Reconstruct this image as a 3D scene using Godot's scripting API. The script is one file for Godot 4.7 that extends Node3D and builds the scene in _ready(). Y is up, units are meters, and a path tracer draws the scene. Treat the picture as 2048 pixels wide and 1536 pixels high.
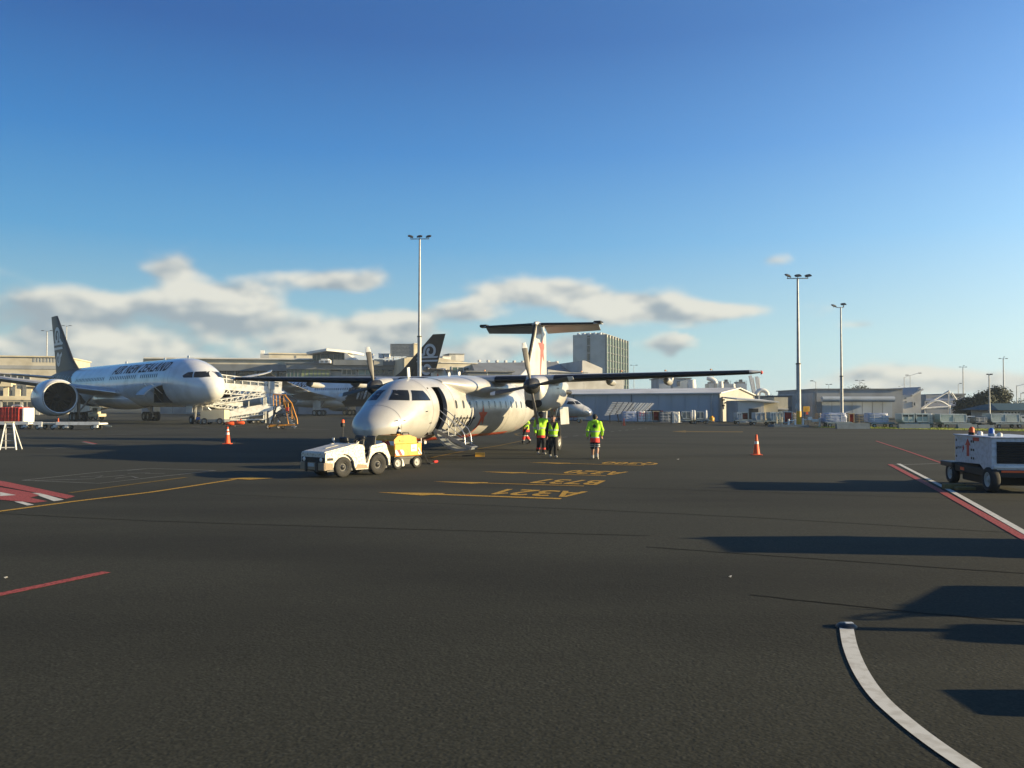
extends Node3D
# An airport apron on a clear winter morning. x is right, y up, -z away from the camera; metres.
const F := 1650.0
const CAM_H := 2.15
const TILT := 0.02666
const SUN_AZ := 6.0
const SUN_EL := 12.5
const EXPO := 2.3
var taken := {}
var mats := {}
var group_id := 1
var grime: NoiseTexture2D
var font_bold: SystemFont
var font_plain: SystemFont

# ---------- places ----------
func px(x: float, y: float, d: float) -> Vector3:
	var r := Vector3((x - 1024.0) / F, (768.0 - y) / F, -1.0).rotated(Vector3.RIGHT, TILT)
	return Vector3(0, CAM_H, 0) + r * (d / -r.z)

func gr(x: float, y: float) -> Vector3:
	var r := Vector3((x - 1024.0) / F, (768.0 - y) / F, -1.0).rotated(Vector3.RIGHT, TILT)
	return Vector3(0, CAM_H, 0) + r * (CAM_H / -r.y)

func gx(x: float, d: float) -> Vector3:
	var p := px(x, 812.0, d)
	return Vector3(p.x, 0, -d)

func hy(y: float, d: float) -> float:
	return px(1024, y, d).y

# ---------- nodes ----------
func numbered(n: String) -> String:
	taken[n] = taken.get(n, -1) + 1
	return n if taken[n] == 0 else "%s_%03d" % [n, taken[n]]

func tag(o: Node, label: String, category: String, group := "", kind := "") -> Node:
	if label: o.set_meta("label", label)
	if category: o.set_meta("category", category)
	if group: o.set_meta("group", group)
	if kind: o.set_meta("kind", kind)
	return o

func thing(called: String, label: String, category: String, at := Vector3.ZERO, turn := 0.0, group := "") -> Node3D:
	var o := Node3D.new()
	o.name = numbered(called)
	add_child(o)
	o.position = at
	o.rotation.y = turn
	tag(o, label, category, group)
	return o

func put(called: String, st: SurfaceTool, m: Material, parent: Node = self) -> MeshInstance3D:
	st.generate_normals()
	return putm(called, st.commit(), m, parent)

func putm(called: String, mesh: Mesh, m: Material, parent: Node = self) -> MeshInstance3D:
	var o := MeshInstance3D.new()
	o.name = numbered(called) if parent == self else called
	o.mesh = mesh
	o.material_override = m
	parent.add_child(o, true)
	return o

func ground_mark(called: String, st: SurfaceTool, m: Material) -> MeshInstance3D:
	var o := put(called, st, m)
	o.set_meta("kind", "structure")
	return o

func again(o: Node3D, at: Vector3, turn: float, label: String) -> Node3D:
	var c: Node3D = o.duplicate()
	var stem: String = o.name
	var cut := stem.rfind("_")
	if cut > 0 and stem.substr(cut + 1).is_valid_int(): stem = stem.substr(0, cut)
	c.name = numbered(stem)
	add_child(c)
	c.position = at
	c.rotation.y = turn
	c.set_meta("label", label)
	return c

# ---------- materials ----------
func mt(key: String, c: Color, rough := 0.6, metal := 0.0, opt := {}) -> StandardMaterial3D:
	if mats.has(key): return mats[key]
	var m := StandardMaterial3D.new()
	m.resource_name = key
	m.albedo_color = c.linear_to_srgb()
	m.roughness = rough
	m.metallic = metal
	if opt.get("grime", true):
		m.albedo_texture = grime
		m.uv1_triplanar = true
		var s: float = opt.get("scale", 0.23)
		m.uv1_scale = Vector3(s, s * opt.get("streak", 1.0), s)
	if opt.has("coat"):
		m.clearcoat_enabled = true
		m.clearcoat = opt.coat
		m.clearcoat_roughness = 0.12
	if opt.has("glow"):
		m.emission_enabled = true
		m.emission = c.linear_to_srgb()
		m.emission_energy_multiplier = opt.glow
	mats[key] = m
	return m

func ramp(stops: Array) -> Gradient:
	var g := Gradient.new()
	var o := PackedFloat32Array()
	var c := PackedColorArray()
	for s in stops:
		o.append(s[0])
		c.append(Color(s[1], s[2], s[3]).linear_to_srgb())
	g.offsets = o
	g.colors = c
	return g

func noise_tex(size: int, freq: float, octaves: int, sd: int, stops: Array, kind := FastNoiseLite.TYPE_SIMPLEX_SMOOTH) -> NoiseTexture2D:
	var n := FastNoiseLite.new()
	n.seed = sd
	n.noise_type = kind
	n.frequency = freq
	n.fractal_octaves = octaves
	n.fractal_type = FastNoiseLite.FRACTAL_FBM if octaves > 1 else FastNoiseLite.FRACTAL_NONE
	var t := NoiseTexture2D.new()
	t.width = size
	t.height = size
	t.seamless = true
	t.noise = n
	t.generate_mipmaps = false
	if stops.size(): t.color_ramp = ramp(stops)
	return t

# ---------- mesh helpers ----------
func S() -> SurfaceTool:
	var s := SurfaceTool.new()
	s.begin(Mesh.PRIMITIVE_TRIANGLES)
	return s

func next_group(smooth: bool) -> int:
	group_id += 1
	return group_id if smooth else -1

# triangles of a solid: turned so that its outside faces outwards
func solid(st: SurfaceTool, p: PackedVector3Array, smooth := true) -> void:
	var c := Vector3.ZERO
	for v in p: c += v
	c /= maxf(1, p.size())
	var vol := 0.0
	for i in range(0, p.size(), 3):
		vol += (p[i] - c).dot((p[i + 1] - c).cross(p[i + 2] - c))
	st.set_smooth_group(next_group(smooth))
	for i in range(0, p.size(), 3):
		if (p[i + 1] - p[i]).cross(p[i + 2] - p[i]).length_squared() < 1e-16: continue
		st.add_vertex(p[i])
		st.add_vertex(p[i + 2] if vol > 0 else p[i + 1])
		st.add_vertex(p[i + 1] if vol > 0 else p[i + 2])

# triangles that face a given way
func facing(st: SurfaceTool, p: PackedVector3Array, way: Vector3, smooth := false) -> void:
	st.set_smooth_group(next_group(smooth))
	for i in range(0, p.size(), 3):
		var flip := (p[i + 1] - p[i]).cross(p[i + 2] - p[i]).dot(way) > 0
		st.add_vertex(p[i])
		st.add_vertex(p[i + 2] if flip else p[i + 1])
		st.add_vertex(p[i + 1] if flip else p[i + 2])

# triangles of a convex solid round c
func convex(st: SurfaceTool, p: PackedVector3Array, c: Vector3) -> void:
	st.set_smooth_group(-1)
	for i in range(0, p.size(), 3):
		var flip := (p[i + 1] - p[i]).cross(p[i + 2] - p[i]).dot((p[i] + p[i + 1] + p[i + 2]) / 3.0 - c) > 0
		st.add_vertex(p[i])
		st.add_vertex(p[i + 2] if flip else p[i + 1])
		st.add_vertex(p[i + 1] if flip else p[i + 2])

func quad_pts(a: Vector3, b: Vector3, c: Vector3, d: Vector3) -> PackedVector3Array:
	return PackedVector3Array([a, b, c, a, c, d])

func box(st: SurfaceTool, c: Vector3, size: Vector3, basis := Basis(), bevel := 0.0) -> void:
	var h := size * 0.5
	var b := minf(bevel, 0.45 * minf(size.x, minf(size.y, size.z)))
	var p := PackedVector3Array()
	var v := func(i: int, s: Vector3) -> Vector3:
		var q := Vector3(h.x - b, h.y - b, h.z - b)
		q[i] = h[i]
		return c + basis * (q * s)
	for i in 3:
		var j := (i + 1) % 3
		var k := (i + 2) % 3
		for s in [-1.0, 1.0]:
			var e := Vector3.ONE
			e[i] = s
			var q := []
			for t in [[1, 1], [1, -1], [-1, -1], [-1, 1]]:
				e[j] = t[0]
				e[k] = t[1]
				q.append(v.call(i, e))
			p.append_array(quad_pts(q[0], q[1], q[2], q[3]))
		if b > 0:
			for s in [-1.0, 1.0]:
				for t in [-1.0, 1.0]:
					var e := Vector3.ONE
					e[i] = s
					e[j] = t
					var e2 := e
					e2[k] = -1
					p.append_array(quad_pts(v.call(i, e), v.call(j, e), v.call(j, e2), v.call(i, e2)))
	if b > 0:
		for sx in [-1, 1]:
			for sy in [-1, 1]:
				for sz in [-1, 1]:
					var e := Vector3(sx, sy, sz)
					p.append_array([v.call(0, e), v.call(1, e), v.call(2, e)])
	convex(st, p, c)

# a box given by two corners
func bx(st: SurfaceTool, a: Vector3, b: Vector3, bevel := 0.0) -> void:
	box(st, (a + b) * 0.5, (b - a).abs(), Basis(), bevel)

func bar(st: SurfaceTool, a: Vector3, b: Vector3, w: float, h := 0.0, up := Vector3.UP) -> void:
	var z := (b - a)
	var l := z.length()
	z /= l
	if absf(z.dot(up)) > 0.99: up = Vector3.RIGHT
	var x := up.cross(z).normalized()
	box(st, (a + b) * 0.5, Vector3(w, h if h > 0 else w, l), Basis(x, z.cross(x), z))

func loft(st: SurfaceTool, rings: Array, caps := true, smooth := true, ring_closed := true) -> void:
	var p := PackedVector3Array()
	var n: int = rings[0].size()
	for i in rings.size() - 1:
		var a: PackedVector3Array = rings[i]
		var b: PackedVector3Array = rings[i + 1]
		for k in (n if ring_closed else n - 1):
			var l := (k + 1) % n
			p.append_array([a[k], a[l], b[l], a[k], b[l], b[k]])
	solid(st, p, smooth)
	if caps:
		for e in [0, rings.size() - 1]:
			var r: PackedVector3Array = rings[e]
			var c := Vector3.ZERO
			for v in r: c += v
			c /= n
			var other: PackedVector3Array = rings[1 if e == 0 else e - 1]
			var o := Vector3.ZERO
			for v in other: o += v
			var q := PackedVector3Array()
			for k in n: q.append_array([c, r[k], r[(k + 1) % n]])
			facing(st, q, c - o / n)

func ring(c: Vector3, u: Vector3, v: Vector3, n := 12, from := 0.0) -> PackedVector3Array:
	var r := PackedVector3Array()
	for k in n:
		var a := TAU * k / n + from
		r.append(c + u * cos(a) + v * sin(a))
	return r

func tube(st: SurfaceTool, pts: Array, rad: Variant, n := 8, caps := true) -> void:
	var rings := []
	var u := Vector3.ZERO
	for i in pts.size():
		var a: Vector3 = pts[maxi(i - 1, 0)]
		var b: Vector3 = pts[mini(i + 1, pts.size() - 1)]
		var d := (b - a).normalized()
		if i == 0:
			u = d.cross(Vector3.UP if absf(d.y) < 0.9 else Vector3.RIGHT).normalized()
		u = (u - d * u.dot(d)).normalized()
		var r: float = rad[i] if rad is Array else rad
		rings.append(ring(pts[i], u * r, d.cross(u) * r, n, PI / n))
	loft(st, rings, caps)

func cyl(st: SurfaceTool, a: Vector3, b: Vector3, r: float, r2 := -1.0, n := 14) -> void:
	tube(st, [a, b], [r, r if r2 < 0 else r2], n)

# profile points (along the axis, radius)
func lathe(st: SurfaceTool, o: Vector3, axis: Vector3, prof: Array, n := 20, smooth := true) -> void:
	axis = axis.normalized()
	var u := axis.cross(Vector3.UP if absf(axis.y) < 0.9 else Vector3.RIGHT).normalized()
	var w := axis.cross(u)
	var rings := []
	for q in prof:
		rings.append(ring(o + axis * q[0], u * q[1], w * q[1], n))
	if smooth:
		loft(st, rings, false, true)
	else:
		var p := PackedVector3Array()
		for i in rings.size() - 1:
			for k in n:
				var l := (k + 1) % n
				p.append_array([rings[i][k], rings[i][l], rings[i + 1][l], rings[i][k], rings[i + 1][l], rings[i + 1][k]])
		solid(st, p, false)

# a flat outline (x, y of t) given a thickness along t's z
func prism(st: SurfaceTool, poly: Array, t: Transform3D, depth: float) -> void:
	var pl := PackedVector2Array(poly)
	var idx := Geometry2D.triangulate_polygon(pl)
	var f := PackedVector3Array()
	var g := PackedVector3Array()
	for i in idx:
		f.append(t * Vector3(pl[i].x, pl[i].y, depth * 0.5))
		g.append(t * Vector3(pl[i].x, pl[i].y, -depth * 0.5))
	facing(st, f, t.basis.z)
	facing(st, g, -t.basis.z)
	var s := -1.0 if Geometry2D.is_polygon_clockwise(pl) else 1.0
	for i in pl.size():
		var a := pl[i]
		var b := pl[(i + 1) % pl.size()]
		var out := t.basis * Vector3((b - a).y, -(b - a).x, 0) * s
		facing(st, quad_pts(t * Vector3(a.x, a.y, depth * 0.5), t * Vector3(b.x, b.y, depth * 0.5), t * Vector3(b.x, b.y, -depth * 0.5), t * Vector3(a.x, a.y, -depth * 0.5)), out)

# flat triangles in 2D, cut small and laid on a surface by f; out(point) points away from it
func lay(st: SurfaceTool, flat: PackedVector2Array, f: Callable, out: Callable, cut := 0.25) -> void:
	var todo := []
	for i in range(0, flat.size(), 3): todo.append([flat[i], flat[i + 1], flat[i + 2]])
	var p := PackedVector3Array()
	while todo.size():
		var t: Array = todo.pop_back()
		var longest := 0
		for k in 3:
			if t[k].distance_to(t[(k + 1) % 3]) > t[longest].distance_to(t[(longest + 1) % 3]): longest = k
		var a: Vector2 = t[longest]
		var b: Vector2 = t[(longest + 1) % 3]
		var c: Vector2 = t[(longest + 2) % 3]
		if a.distance_to(b) > cut:
			var m := (a + b) * 0.5
			todo.append([a, m, c])
			todo.append([m, b, c])
		else:
			p.append_array([f.call(a), f.call(b), f.call(c)])
	st.set_smooth_group(next_group(true))
	for i in range(0, p.size(), 3):
		var flip: bool = (p[i + 1] - p[i]).cross(p[i + 2] - p[i]).dot(out.call(p[i])) > 0
		st.add_vertex(p[i])
		st.add_vertex(p[i + 2] if flip else p[i + 1])
		st.add_vertex(p[i + 1] if flip else p[i + 2])

func poly_tris(poly: Array) -> PackedVector2Array:
	var pl := PackedVector2Array(poly)
	var r := PackedVector2Array()
	for i in Geometry2D.triangulate_polygon(pl): r.append(pl[i])
	return r

# a stroked curve as triangles
func stroke_tris(pts: Array, w: Variant) -> PackedVector2Array:
	var r := PackedVector2Array()
	var l := []
	for i in pts.size():
		var d: Vector2 = (pts[mini(i + 1, pts.size() - 1)] - pts[maxi(i - 1, 0)]).normalized()
		var h: float = (w[i] if w is Array else w) * 0.5
		l.append([pts[i] + d.orthogonal() * h, pts[i] - d.orthogonal() * h])
	for i in pts.size() - 1:
		r.append_array([l[i][0], l[i][1], l[i + 1][1], l[i][0], l[i + 1][1], l[i + 1][0]])
	return r

# lettering as flat triangles: height 1 = cap height, starts at x = 0; returns [triangles, width]
func letters(text: String, bold := true, slant := 0.0) -> Array:
	var tm := TextMesh.new()
	tm.text = text
	tm.font = font_bold if bold else font_plain
	tm.font_size = 64
	tm.pixel_size = 0.01
	tm.depth = 0.0
	tm.curve_step = 2.0
	tm.horizontal_alignment = HORIZONTAL_ALIGNMENT_LEFT
	var r := PackedVector2Array()
	var arr := tm.get_mesh_arrays()
	var v: PackedVector3Array = arr[Mesh.ARRAY_VERTEX]
	var idx: Variant = arr[Mesh.ARRAY_INDEX]
	var lo := Vector2(1e9, 1e9)
	var hi := Vector2(-1e9, -1e9)
	for q in v:
		lo = lo.min(Vector2(q.x, q.y))
		hi = hi.max(Vector2(q.x, q.y))
	var k := 1.0 / maxf(hi.y - lo.y, 0.01)
	var order: Array = Array(idx) if idx != null else range(v.size())
	for i in order:
		var q := (Vector2(v[i].x, v[i].y) - lo) * k
		r.append(Vector2(q.x + q.y * slant, q.y))
	return [r, (hi.x - lo.x) * k]

# the letters of a text one by one, told apart by the gaps between them; slanted afterwards
func each_letter(text: String, slant := 0.0) -> Array:
	var t: PackedVector2Array = letters(text)[0]
	var spans := []
	for i in range(0, t.size(), 3):
		var a := minf(t[i].x, minf(t[i + 1].x, t[i + 2].x))
		var b := maxf(t[i].x, maxf(t[i + 1].x, t[i + 2].x))
		spans.append([a, b, i])
	spans.sort_custom(func(p, q): return p[0] < q[0])
	var r := []
	var end := -1e9
	for s in spans:
		if s[0] > end + 0.004: r.append(PackedVector2Array())
		end = maxf(end, s[1])
		for k in 3:
			var q := t[s[2] + k]
			r[-1].append(Vector2(q.x + q.y * slant, q.y))
	return r

# lettering on a flat face: lower left corner at o, reading along u, up along v
func write(called: String, text: String, o: Vector3, u: Vector3, v: Vector3, h: float, m: Material, parent: Node, bold := true, slant := 0.0) -> MeshInstance3D:
	var st := S()
	u = u.normalized() * h
	v = v.normalized() * h
	var f := func(q: Vector2) -> Vector3: return o + u * q.x + v * q.y
	var first: MeshInstance3D
	for l in each_letter(text, slant):
		st = S()
		lay(st, l, f, func(_p): return u.cross(v), 99.0)
		first = put(called, st, m, parent)
	return first

# ---------- wheels ----------
func wheel(parent: Node, c: Vector3, axis: Vector3, r: float, w: float, rim := 0.55, rim_mat: Material = null) -> void:
	axis = axis.normalized()
	var st := S()
	var h := w * 0.5
	lathe(st, c, axis, [[-h * 0.8, r * rim], [-h, r * (rim + 0.12)], [-h, r * 0.9], [-h * 0.7, r], [h * 0.7, r], [h, r * 0.9], [h, r * (rim + 0.12)], [h * 0.8, r * rim]], 24)
	var t := put("wheel", st, mats.rubber, parent)
	st = S()
	lathe(st, c, axis, [[-h * 0.75, 0.0], [-h * 0.75, r * 0.18], [-h * 0.45, r * 0.22], [-h * 0.35, r * rim * 0.8], [-h * 0.8, r * rim * 0.92], [-h * 0.8, r * rim], [h * 0.8, r * rim], [h * 0.8, r * rim * 0.92], [h * 0.35, r * rim * 0.8], [h * 0.45, r * 0.22], [h * 0.75, r * 0.18], [h * 0.75, 0.0]], 18)
	put("rim", st, rim_mat if rim_mat else mats.rim, t)

func _ready() -> void:
	var cam := Camera3D.new()
	cam.name = "camera"
	add_child(cam)
	cam.position = Vector3(0, CAM_H, 0)
	cam.rotation.x = TILT
	cam.fov = rad_to_deg(2.0 * atan(768.0 / F))
	cam.near = 0.1
	cam.far = 6000.0
	cam.current = true
	var we := WorldEnvironment.new()
	we.name = "air"
	var e := Environment.new()
	e.background_mode = Environment.BG_SKY
	e.tonemap_mode = Environment.TONE_MAPPER_LINEAR
	e.tonemap_exposure = EXPO
	e.sdfgi_enabled = true
	e.ssao_enabled = true
	e.ssil_enabled = true
	e.fog_enabled = true
	e.fog_density = 0.00028
	e.fog_light_color = Color(0.80, 0.86, 0.92)
	var sky := Sky.new()
	var sm := PanoramaSkyMaterial.new()
	sm.panorama = sky_picture()
	sky.sky_material = sm
	e.sky = sky
	we.environment = e
	add_child(we)
	var sun := DirectionalLight3D.new()
	sun.name = "sun"
	add_child(sun)
	var el := deg_to_rad(SUN_EL)
	var az := deg_to_rad(SUN_AZ)
	var towards := Vector3(cos(az) * cos(el), sin(el), sin(az) * cos(el))
	sun.look_at_from_position(towards * 100.0, Vector3.ZERO)
	sun.light_energy = 1.5
	sun.light_color = Color(1.0, 0.80, 0.46).linear_to_srgb()
	sun.light_angular_distance = 0.5
	sun.shadow_enabled = true
	make_materials()
	build_ground()
	build_terminal()
	build_right_side()
	build_turboprop()
	build_jets()
	build_apron_gear()
	build_people()
	build_masts_and_lamps()

func lin(r: float, g: float, b: float) -> Vector3:
	var c := Color(r / 255.0, g / 255.0, b / 255.0).srgb_to_linear()
	return Vector3(c.r, c.g, c.b)

func sky_picture() -> ImageTexture:
	var w := 2048
	var sun_c := cos(deg_to_rad(SUN_EL))
	var sun_s := sin(deg_to_rad(SUN_EL))
	var h := 1024
	# elevation, colour far from the sun, what is added towards it (linear)
	var stops := [[0.0, Vector3(0.43, 0.60, 0.61), Vector3(0.36, 0.34, 0.29)], [4.0, Vector3(0.345, 0.57, 0.61), Vector3(0.32, 0.33, 0.32)], [11.0, Vector3(0.106, 0.352, 0.629), Vector3(0.26, 0.324, 0.362)], [17.0, Vector3(0.046, 0.223, 0.545), Vector3(0.17, 0.25, 0.345)],
		[24.0, Vector3(0.030, 0.118, 0.366), Vector3(0.097, 0.196, 0.328)], [45.0, Vector3(0.014, 0.06, 0.21), Vector3(0.045, 0.10, 0.19)], [90.0, Vector3(0.011, 0.045, 0.16), Vector3(0.02, 0.05, 0.1)]]
	var fn := FastNoiseLite.new()
	fn.seed = 11
	fn.noise_type = FastNoiseLite.TYPE_SIMPLEX_SMOOTH
	fn.frequency = 8.0
	fn.fractal_octaves = 5
	fn.fractal_gain = 0.5
	var big := FastNoiseLite.new()
	big.seed = 5
	big.frequency = 2.6
	big.fractal_octaves = 3
	# clouds: azimuth, elevation, half width, half height (degrees), weight
	var blobs := [[-28, 5.4, 6.5, 2.2, 1.1], [-37, 4.5, 5, 3.4, 1.1], [-22.5, 8.7, 2.4, 1.1, 0.95], [-19.4, 6.6, 4.0, 1.7, 1.1], [-11.8, 8.4, 5.0, 1.0, 1.05], [-13, 4.6, 6.0, 1.9, 1.15], [-8.2, 5.3, 2.4, 1.4, 1.15], [-25, 2.2, 12, 2.0, 1.05], [-3, 6.5, 2.8, 0.8, 0.9], [-5.2, 3.4, 3.5, 1.2, 0.9],
		[1.6, 7.8, 4.4, 1.0, 1.25], [7.4, 6.8, 4.2, 0.95, 1.2], [13.2, 6.4, 4.6, 0.7, 1.12], [-0.8, 3.9, 2.4, 1.1, 1.1], [3.6, 3.9, 2.2, 1.2, 1.1], [10.6, 4.2, 1.3, 0.5, 0.6], [10.9, 3.6, 0.6, 0.6, 0.5],
		[25.5, 1.9, 4.2, 0.75, 1.05], [29, 1.3, 6.5, 0.8, 1.0], [33, 1.0, 5, 0.9, 1.0], [17.6, 9.6, 0.8, 0.3, 0.42], [23, 5.2, 1.2, 0.25, 0.5]]
	var az := 44.0
	var turn := 0
	while az < 318.0:
		turn += 1
		blobs.append([az, 2.5 + 2.0 * sin(turn * 2.1), 7.0 + 2.5 * sin(turn * 1.3), 1.8 + 1.2 * sin(turn * 3.7 + 1.0), 1.1])
		az += 13.0
	var data := PackedFloat32Array()
	data.resize(w * h * 3)
	var lit := lin(234, 231, 218)
	var dim := lin(158, 170, 178)
	for j in h:
		var elev := 90.0 - (j + 0.5) / h * 180.0
		var base: Vector3 = stops[0][1]
		var glow: Vector3 = stops[0][2]
		if elev > 0:
			for k in stops.size() - 1:
				if elev >= stops[k][0] and elev <= stops[k + 1][0]:
					var w2: float = (elev - stops[k][0]) / (stops[k + 1][0] - stops[k][0])
					base = stops[k][1].lerp(stops[k + 1][1], w2)
					glow = stops[k][2].lerp(stops[k + 1][2], w2)
		else:
			base = lin(120, 122, 120)
		var ce := cos(deg_to_rad(elev))
		var se := sin(deg_to_rad(elev))
		for i in w:
			var a := fposmod((i + 0.5) / w * 360.0 + 180.0, 360.0) - 180.0
			# brighter and paler towards the sun
			var c := base
			if elev > 0:
				var ga := rad_to_deg(acos(clampf(cos(deg_to_rad(a - 90.0 - SUN_AZ)) * ce * sun_c + se * sun_s, -1.0, 1.0)))
				c = base + glow * minf(2.0, exp((64.0 - ga) / 22.0))
			if elev > -1.0 and elev < 15.0:
				var sum := 0.0
				var edge := 0.0
				for b in blobs:
					var da: float = fposmod(a - b[0] + 180.0, 360.0) - 180.0
					if absf(da) > b[2] * 1.8: continue
					var dy: float = (elev - b[1]) / b[3]
					if absf(dy) > 1.8: continue
					if dy < 0: dy *= 1.15
					var g: float = b[4] * exp(-(da * da / (b[2] * b[2]) + dy * dy) * 1.1)
					sum = sum + g - sum * g * 0.45
					edge += g * dy
				if sum > 0.02:
					var d := Vector3(sin(deg_to_rad(a)) * ce, se * 2.2, -cos(deg_to_rad(a)) * ce)
					var n := fn.get_noise_3dv(d)
					var n2 := fn.get_noise_3dv(d + Vector3(0.012, 0.022, 0.0))
					var thick := smoothstep(0.24, 0.80, sum + n * 0.7 + big.get_noise_3dv(d * 2.2) * 0.3)
					if thick > 0.0:
						var light := clampf(0.58 + edge * 0.45 + (n - n2) * 1.9 + (a + 8.0) * 0.008, 0.0, 1.0)
						if a > 40 or a < -40: light = clampf(light, 0.0, 0.85)
						var cc := dim.lerp(lit, light)
						c = c.lerp(cc, thick * 0.9)
			var at := (j * w + i) * 3
			data[at] = c.x / EXPO
			data[at + 1] = c.y / EXPO
			data[at + 2] = c.z / EXPO
	var im := Image.create_from_data(w, h, false, Image.FORMAT_RGBF, data.to_byte_array())
	return ImageTexture.create_from_image(im)

func make_materials() -> void:
	font_bold = SystemFont.new()
	font_bold.font_names = PackedStringArray(["Droid Sans"])
	font_bold.font_weight = 700
	font_plain = SystemFont.new()
	font_plain.font_names = PackedStringArray(["Droid Sans"])
	grime = noise_tex(512, 0.012, 5, 3, [[0.0, 0.72, 0.70, 0.66], [0.38, 0.86, 0.85, 0.83], [0.55, 0.97, 0.97, 0.96], [1.0, 1, 1, 1]])
	mt("rubber", Color(0.028, 0.027, 0.026), 0.85)
	mt("rim", Color(0.42, 0.42, 0.40), 0.5)
	mt("white_paint", Color(0.74, 0.74, 0.72), 0.4, 0.0, {"coat": 0.4})
	mt("plain_white", Color(0.72, 0.71, 0.68), 0.6)
	mt("silver_paint", Color(0.55, 0.54, 0.515), 0.33, 0.2, {"coat": 0.35, "scale": 0.12})
	mt("jet_white", Color(0.74, 0.75, 0.76), 0.22, 0.0, {"coat": 0.7, "scale": 0.05})
	mt("jet_black", Color(0.014, 0.015, 0.017), 0.55, 0.0, {"coat": 0.08, "scale": 0.05})
	mt("jet_fern", Color(0.17, 0.18, 0.19), 0.3, 0.0, {"coat": 0.5, "scale": 0.05})
	mt("boot", Color(0.013, 0.013, 0.014), 0.55, 0.0, {"scale": 0.5})
	mt("dark_metal", Color(0.05, 0.05, 0.052), 0.5, 0.4)
	mt("grey_metal", Color(0.30, 0.30, 0.31), 0.45, 0.5)
	mt("bright_metal", Color(0.62, 0.62, 0.62), 0.3, 0.8)
	mt("wing_grey", Color(0.42, 0.42, 0.42), 0.4, 0.0, {"coat": 0.3, "scale": 0.06})
	mt("orange_paint", Color(0.75, 0.09, 0.025), 0.35, 0.0, {"coat": 0.3})
	mt("glass", Color(0.012, 0.014, 0.016), 0.06, 0.0, {"grime": false})
	mt("cabin_dark", Color(0.035, 0.035, 0.037), 0.8)
	mt("black", Color(0.012, 0.012, 0.012), 0.7)
	mt("black_vinyl", Color(0.02, 0.021, 0.023), 0.5)
	mt("cone_orange", Color(0.85, 0.11, 0.02), 0.55)
	mt("reflective", Color(0.78, 0.76, 0.72), 0.4)
	mt("yellow_paint", Color(0.75, 0.36, 0.02), 0.45)
	mt("gpu_yellow", Color(0.80, 0.33, 0.02), 0.45, 0.0, {"scale": 0.5})
	mt("stair_yellow", Color(0.72, 0.30, 0.03), 0.5)
	mt("red_paint", Color(0.55, 0.03, 0.02), 0.5)
	mt("red_cloth", Color(0.42, 0.035, 0.025), 0.9)
	mt("blue_paint", Color(0.03, 0.14, 0.50), 0.5)
	mt("tug_white", Color(0.70, 0.67, 0.60), 0.5, 0.0, {"scale": 1.1})
	mt("tug_rust", Color(0.33, 0.25, 0.17), 0.75, 0.0, {"scale": 2.5})
	mt("mark_yellow", Color(0.54, 0.31, 0.045), 0.8, 0.0, {"scale": 0.9})
	mt("mark_yellow_old", Color(0.20, 0.13, 0.03), 0.85, 0.0, {"scale": 0.9})
	mt("mark_white", Color(0.62, 0.60, 0.53), 0.8, 0.0, {"scale": 0.9})
	mt("mark_white_old", Color(0.20, 0.20, 0.185), 0.85, 0.0, {"scale": 0.9})
	mt("mark_red", Color(0.40, 0.085, 0.075), 0.8, 0.0, {"scale": 0.9})
	mt("seam", Color(0.023, 0.023, 0.020), 1.0, 0.0, {"grime": false}).metallic_specular = 0.1
	# dirt on the tug
	mats.tug_white.albedo_texture = noise_tex(512, 0.018, 6, 23, [[0.0, 0.48, 0.40, 0.31], [0.32, 0.74, 0.68, 0.60], [0.46, 0.94, 0.92, 0.88], [1.0, 1.0, 1.0, 0.99]])
	# paint worn through to the stone
	var worn := noise_tex(512, 0.06, 5, 17, [[0.0, 0.16, 0.16, 0.15], [0.28, 0.42, 0.42, 0.40], [0.38, 0.90, 0.90, 0.89], [1.0, 1.0, 1.0, 1.0]])
	for k in ["mark_yellow", "mark_yellow_old", "mark_white_old", "mark_red"]:
		mats[k].albedo_texture = worn
		mats[k].uv1_scale = Vector3(0.55, 0.55, 0.55)
		mats[k].metallic_specular = 0.3
	mt("galvanised", Color(0.36, 0.37, 0.38), 0.5, 0.3)
	mt("mast_paint", Color(0.22, 0.19, 0.17), 0.6)
	mt("concrete", Color(0.34, 0.33, 0.31), 0.85)
	mt("beige_wall", Color(0.50, 0.46, 0.37), 0.8, 0.0, {"scale": 0.03})
	mt("cream_wall", Color(0.60, 0.53, 0.38), 0.8, 0.0, {"scale": 0.03})
	mt("grey_wall", Color(0.30, 0.31, 0.32), 0.75, 0.0, {"scale": 0.03})
	mt("pale_wall", Color(0.50, 0.49, 0.47), 0.75, 0.0, {"scale": 0.03})
	mt("dark_fascia", Color(0.16, 0.175, 0.19), 0.6, 0.0, {"scale": 0.03})
	mt("roof_grey", Color(0.22, 0.23, 0.24), 0.7, 0.0, {"scale": 0.03})
	mt("roof_white", Color(0.70, 0.68, 0.63), 0.6, 0.0, {"scale": 0.03})
	mt("shed_blue", Color(0.40, 0.45, 0.50), 0.6, 0.0, {"scale": 0.03, "streak": 0.2})
	mt("green_glass", Color(0.03, 0.065, 0.06), 0.08, 0.0, {"grime": false})
	mt("lit_blind", Color(0.20, 0.24, 0.12), 0.5, 0.0, {"grime": false})
	mt("window_dark", Color(0.03, 0.035, 0.04), 0.08, 0.0, {"grime": false})
	mt("tower_glass", Color(0.17, 0.24, 0.23), 0.15, 0.1, {"grime": false})
	mt("pack_blue", Color(0.34, 0.38, 0.52), 0.35, 0.0, {"scale": 1.5})
	mt("pack_grey", Color(0.45, 0.49, 0.51), 0.45, 0.0, {"scale": 1.0})
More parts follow.
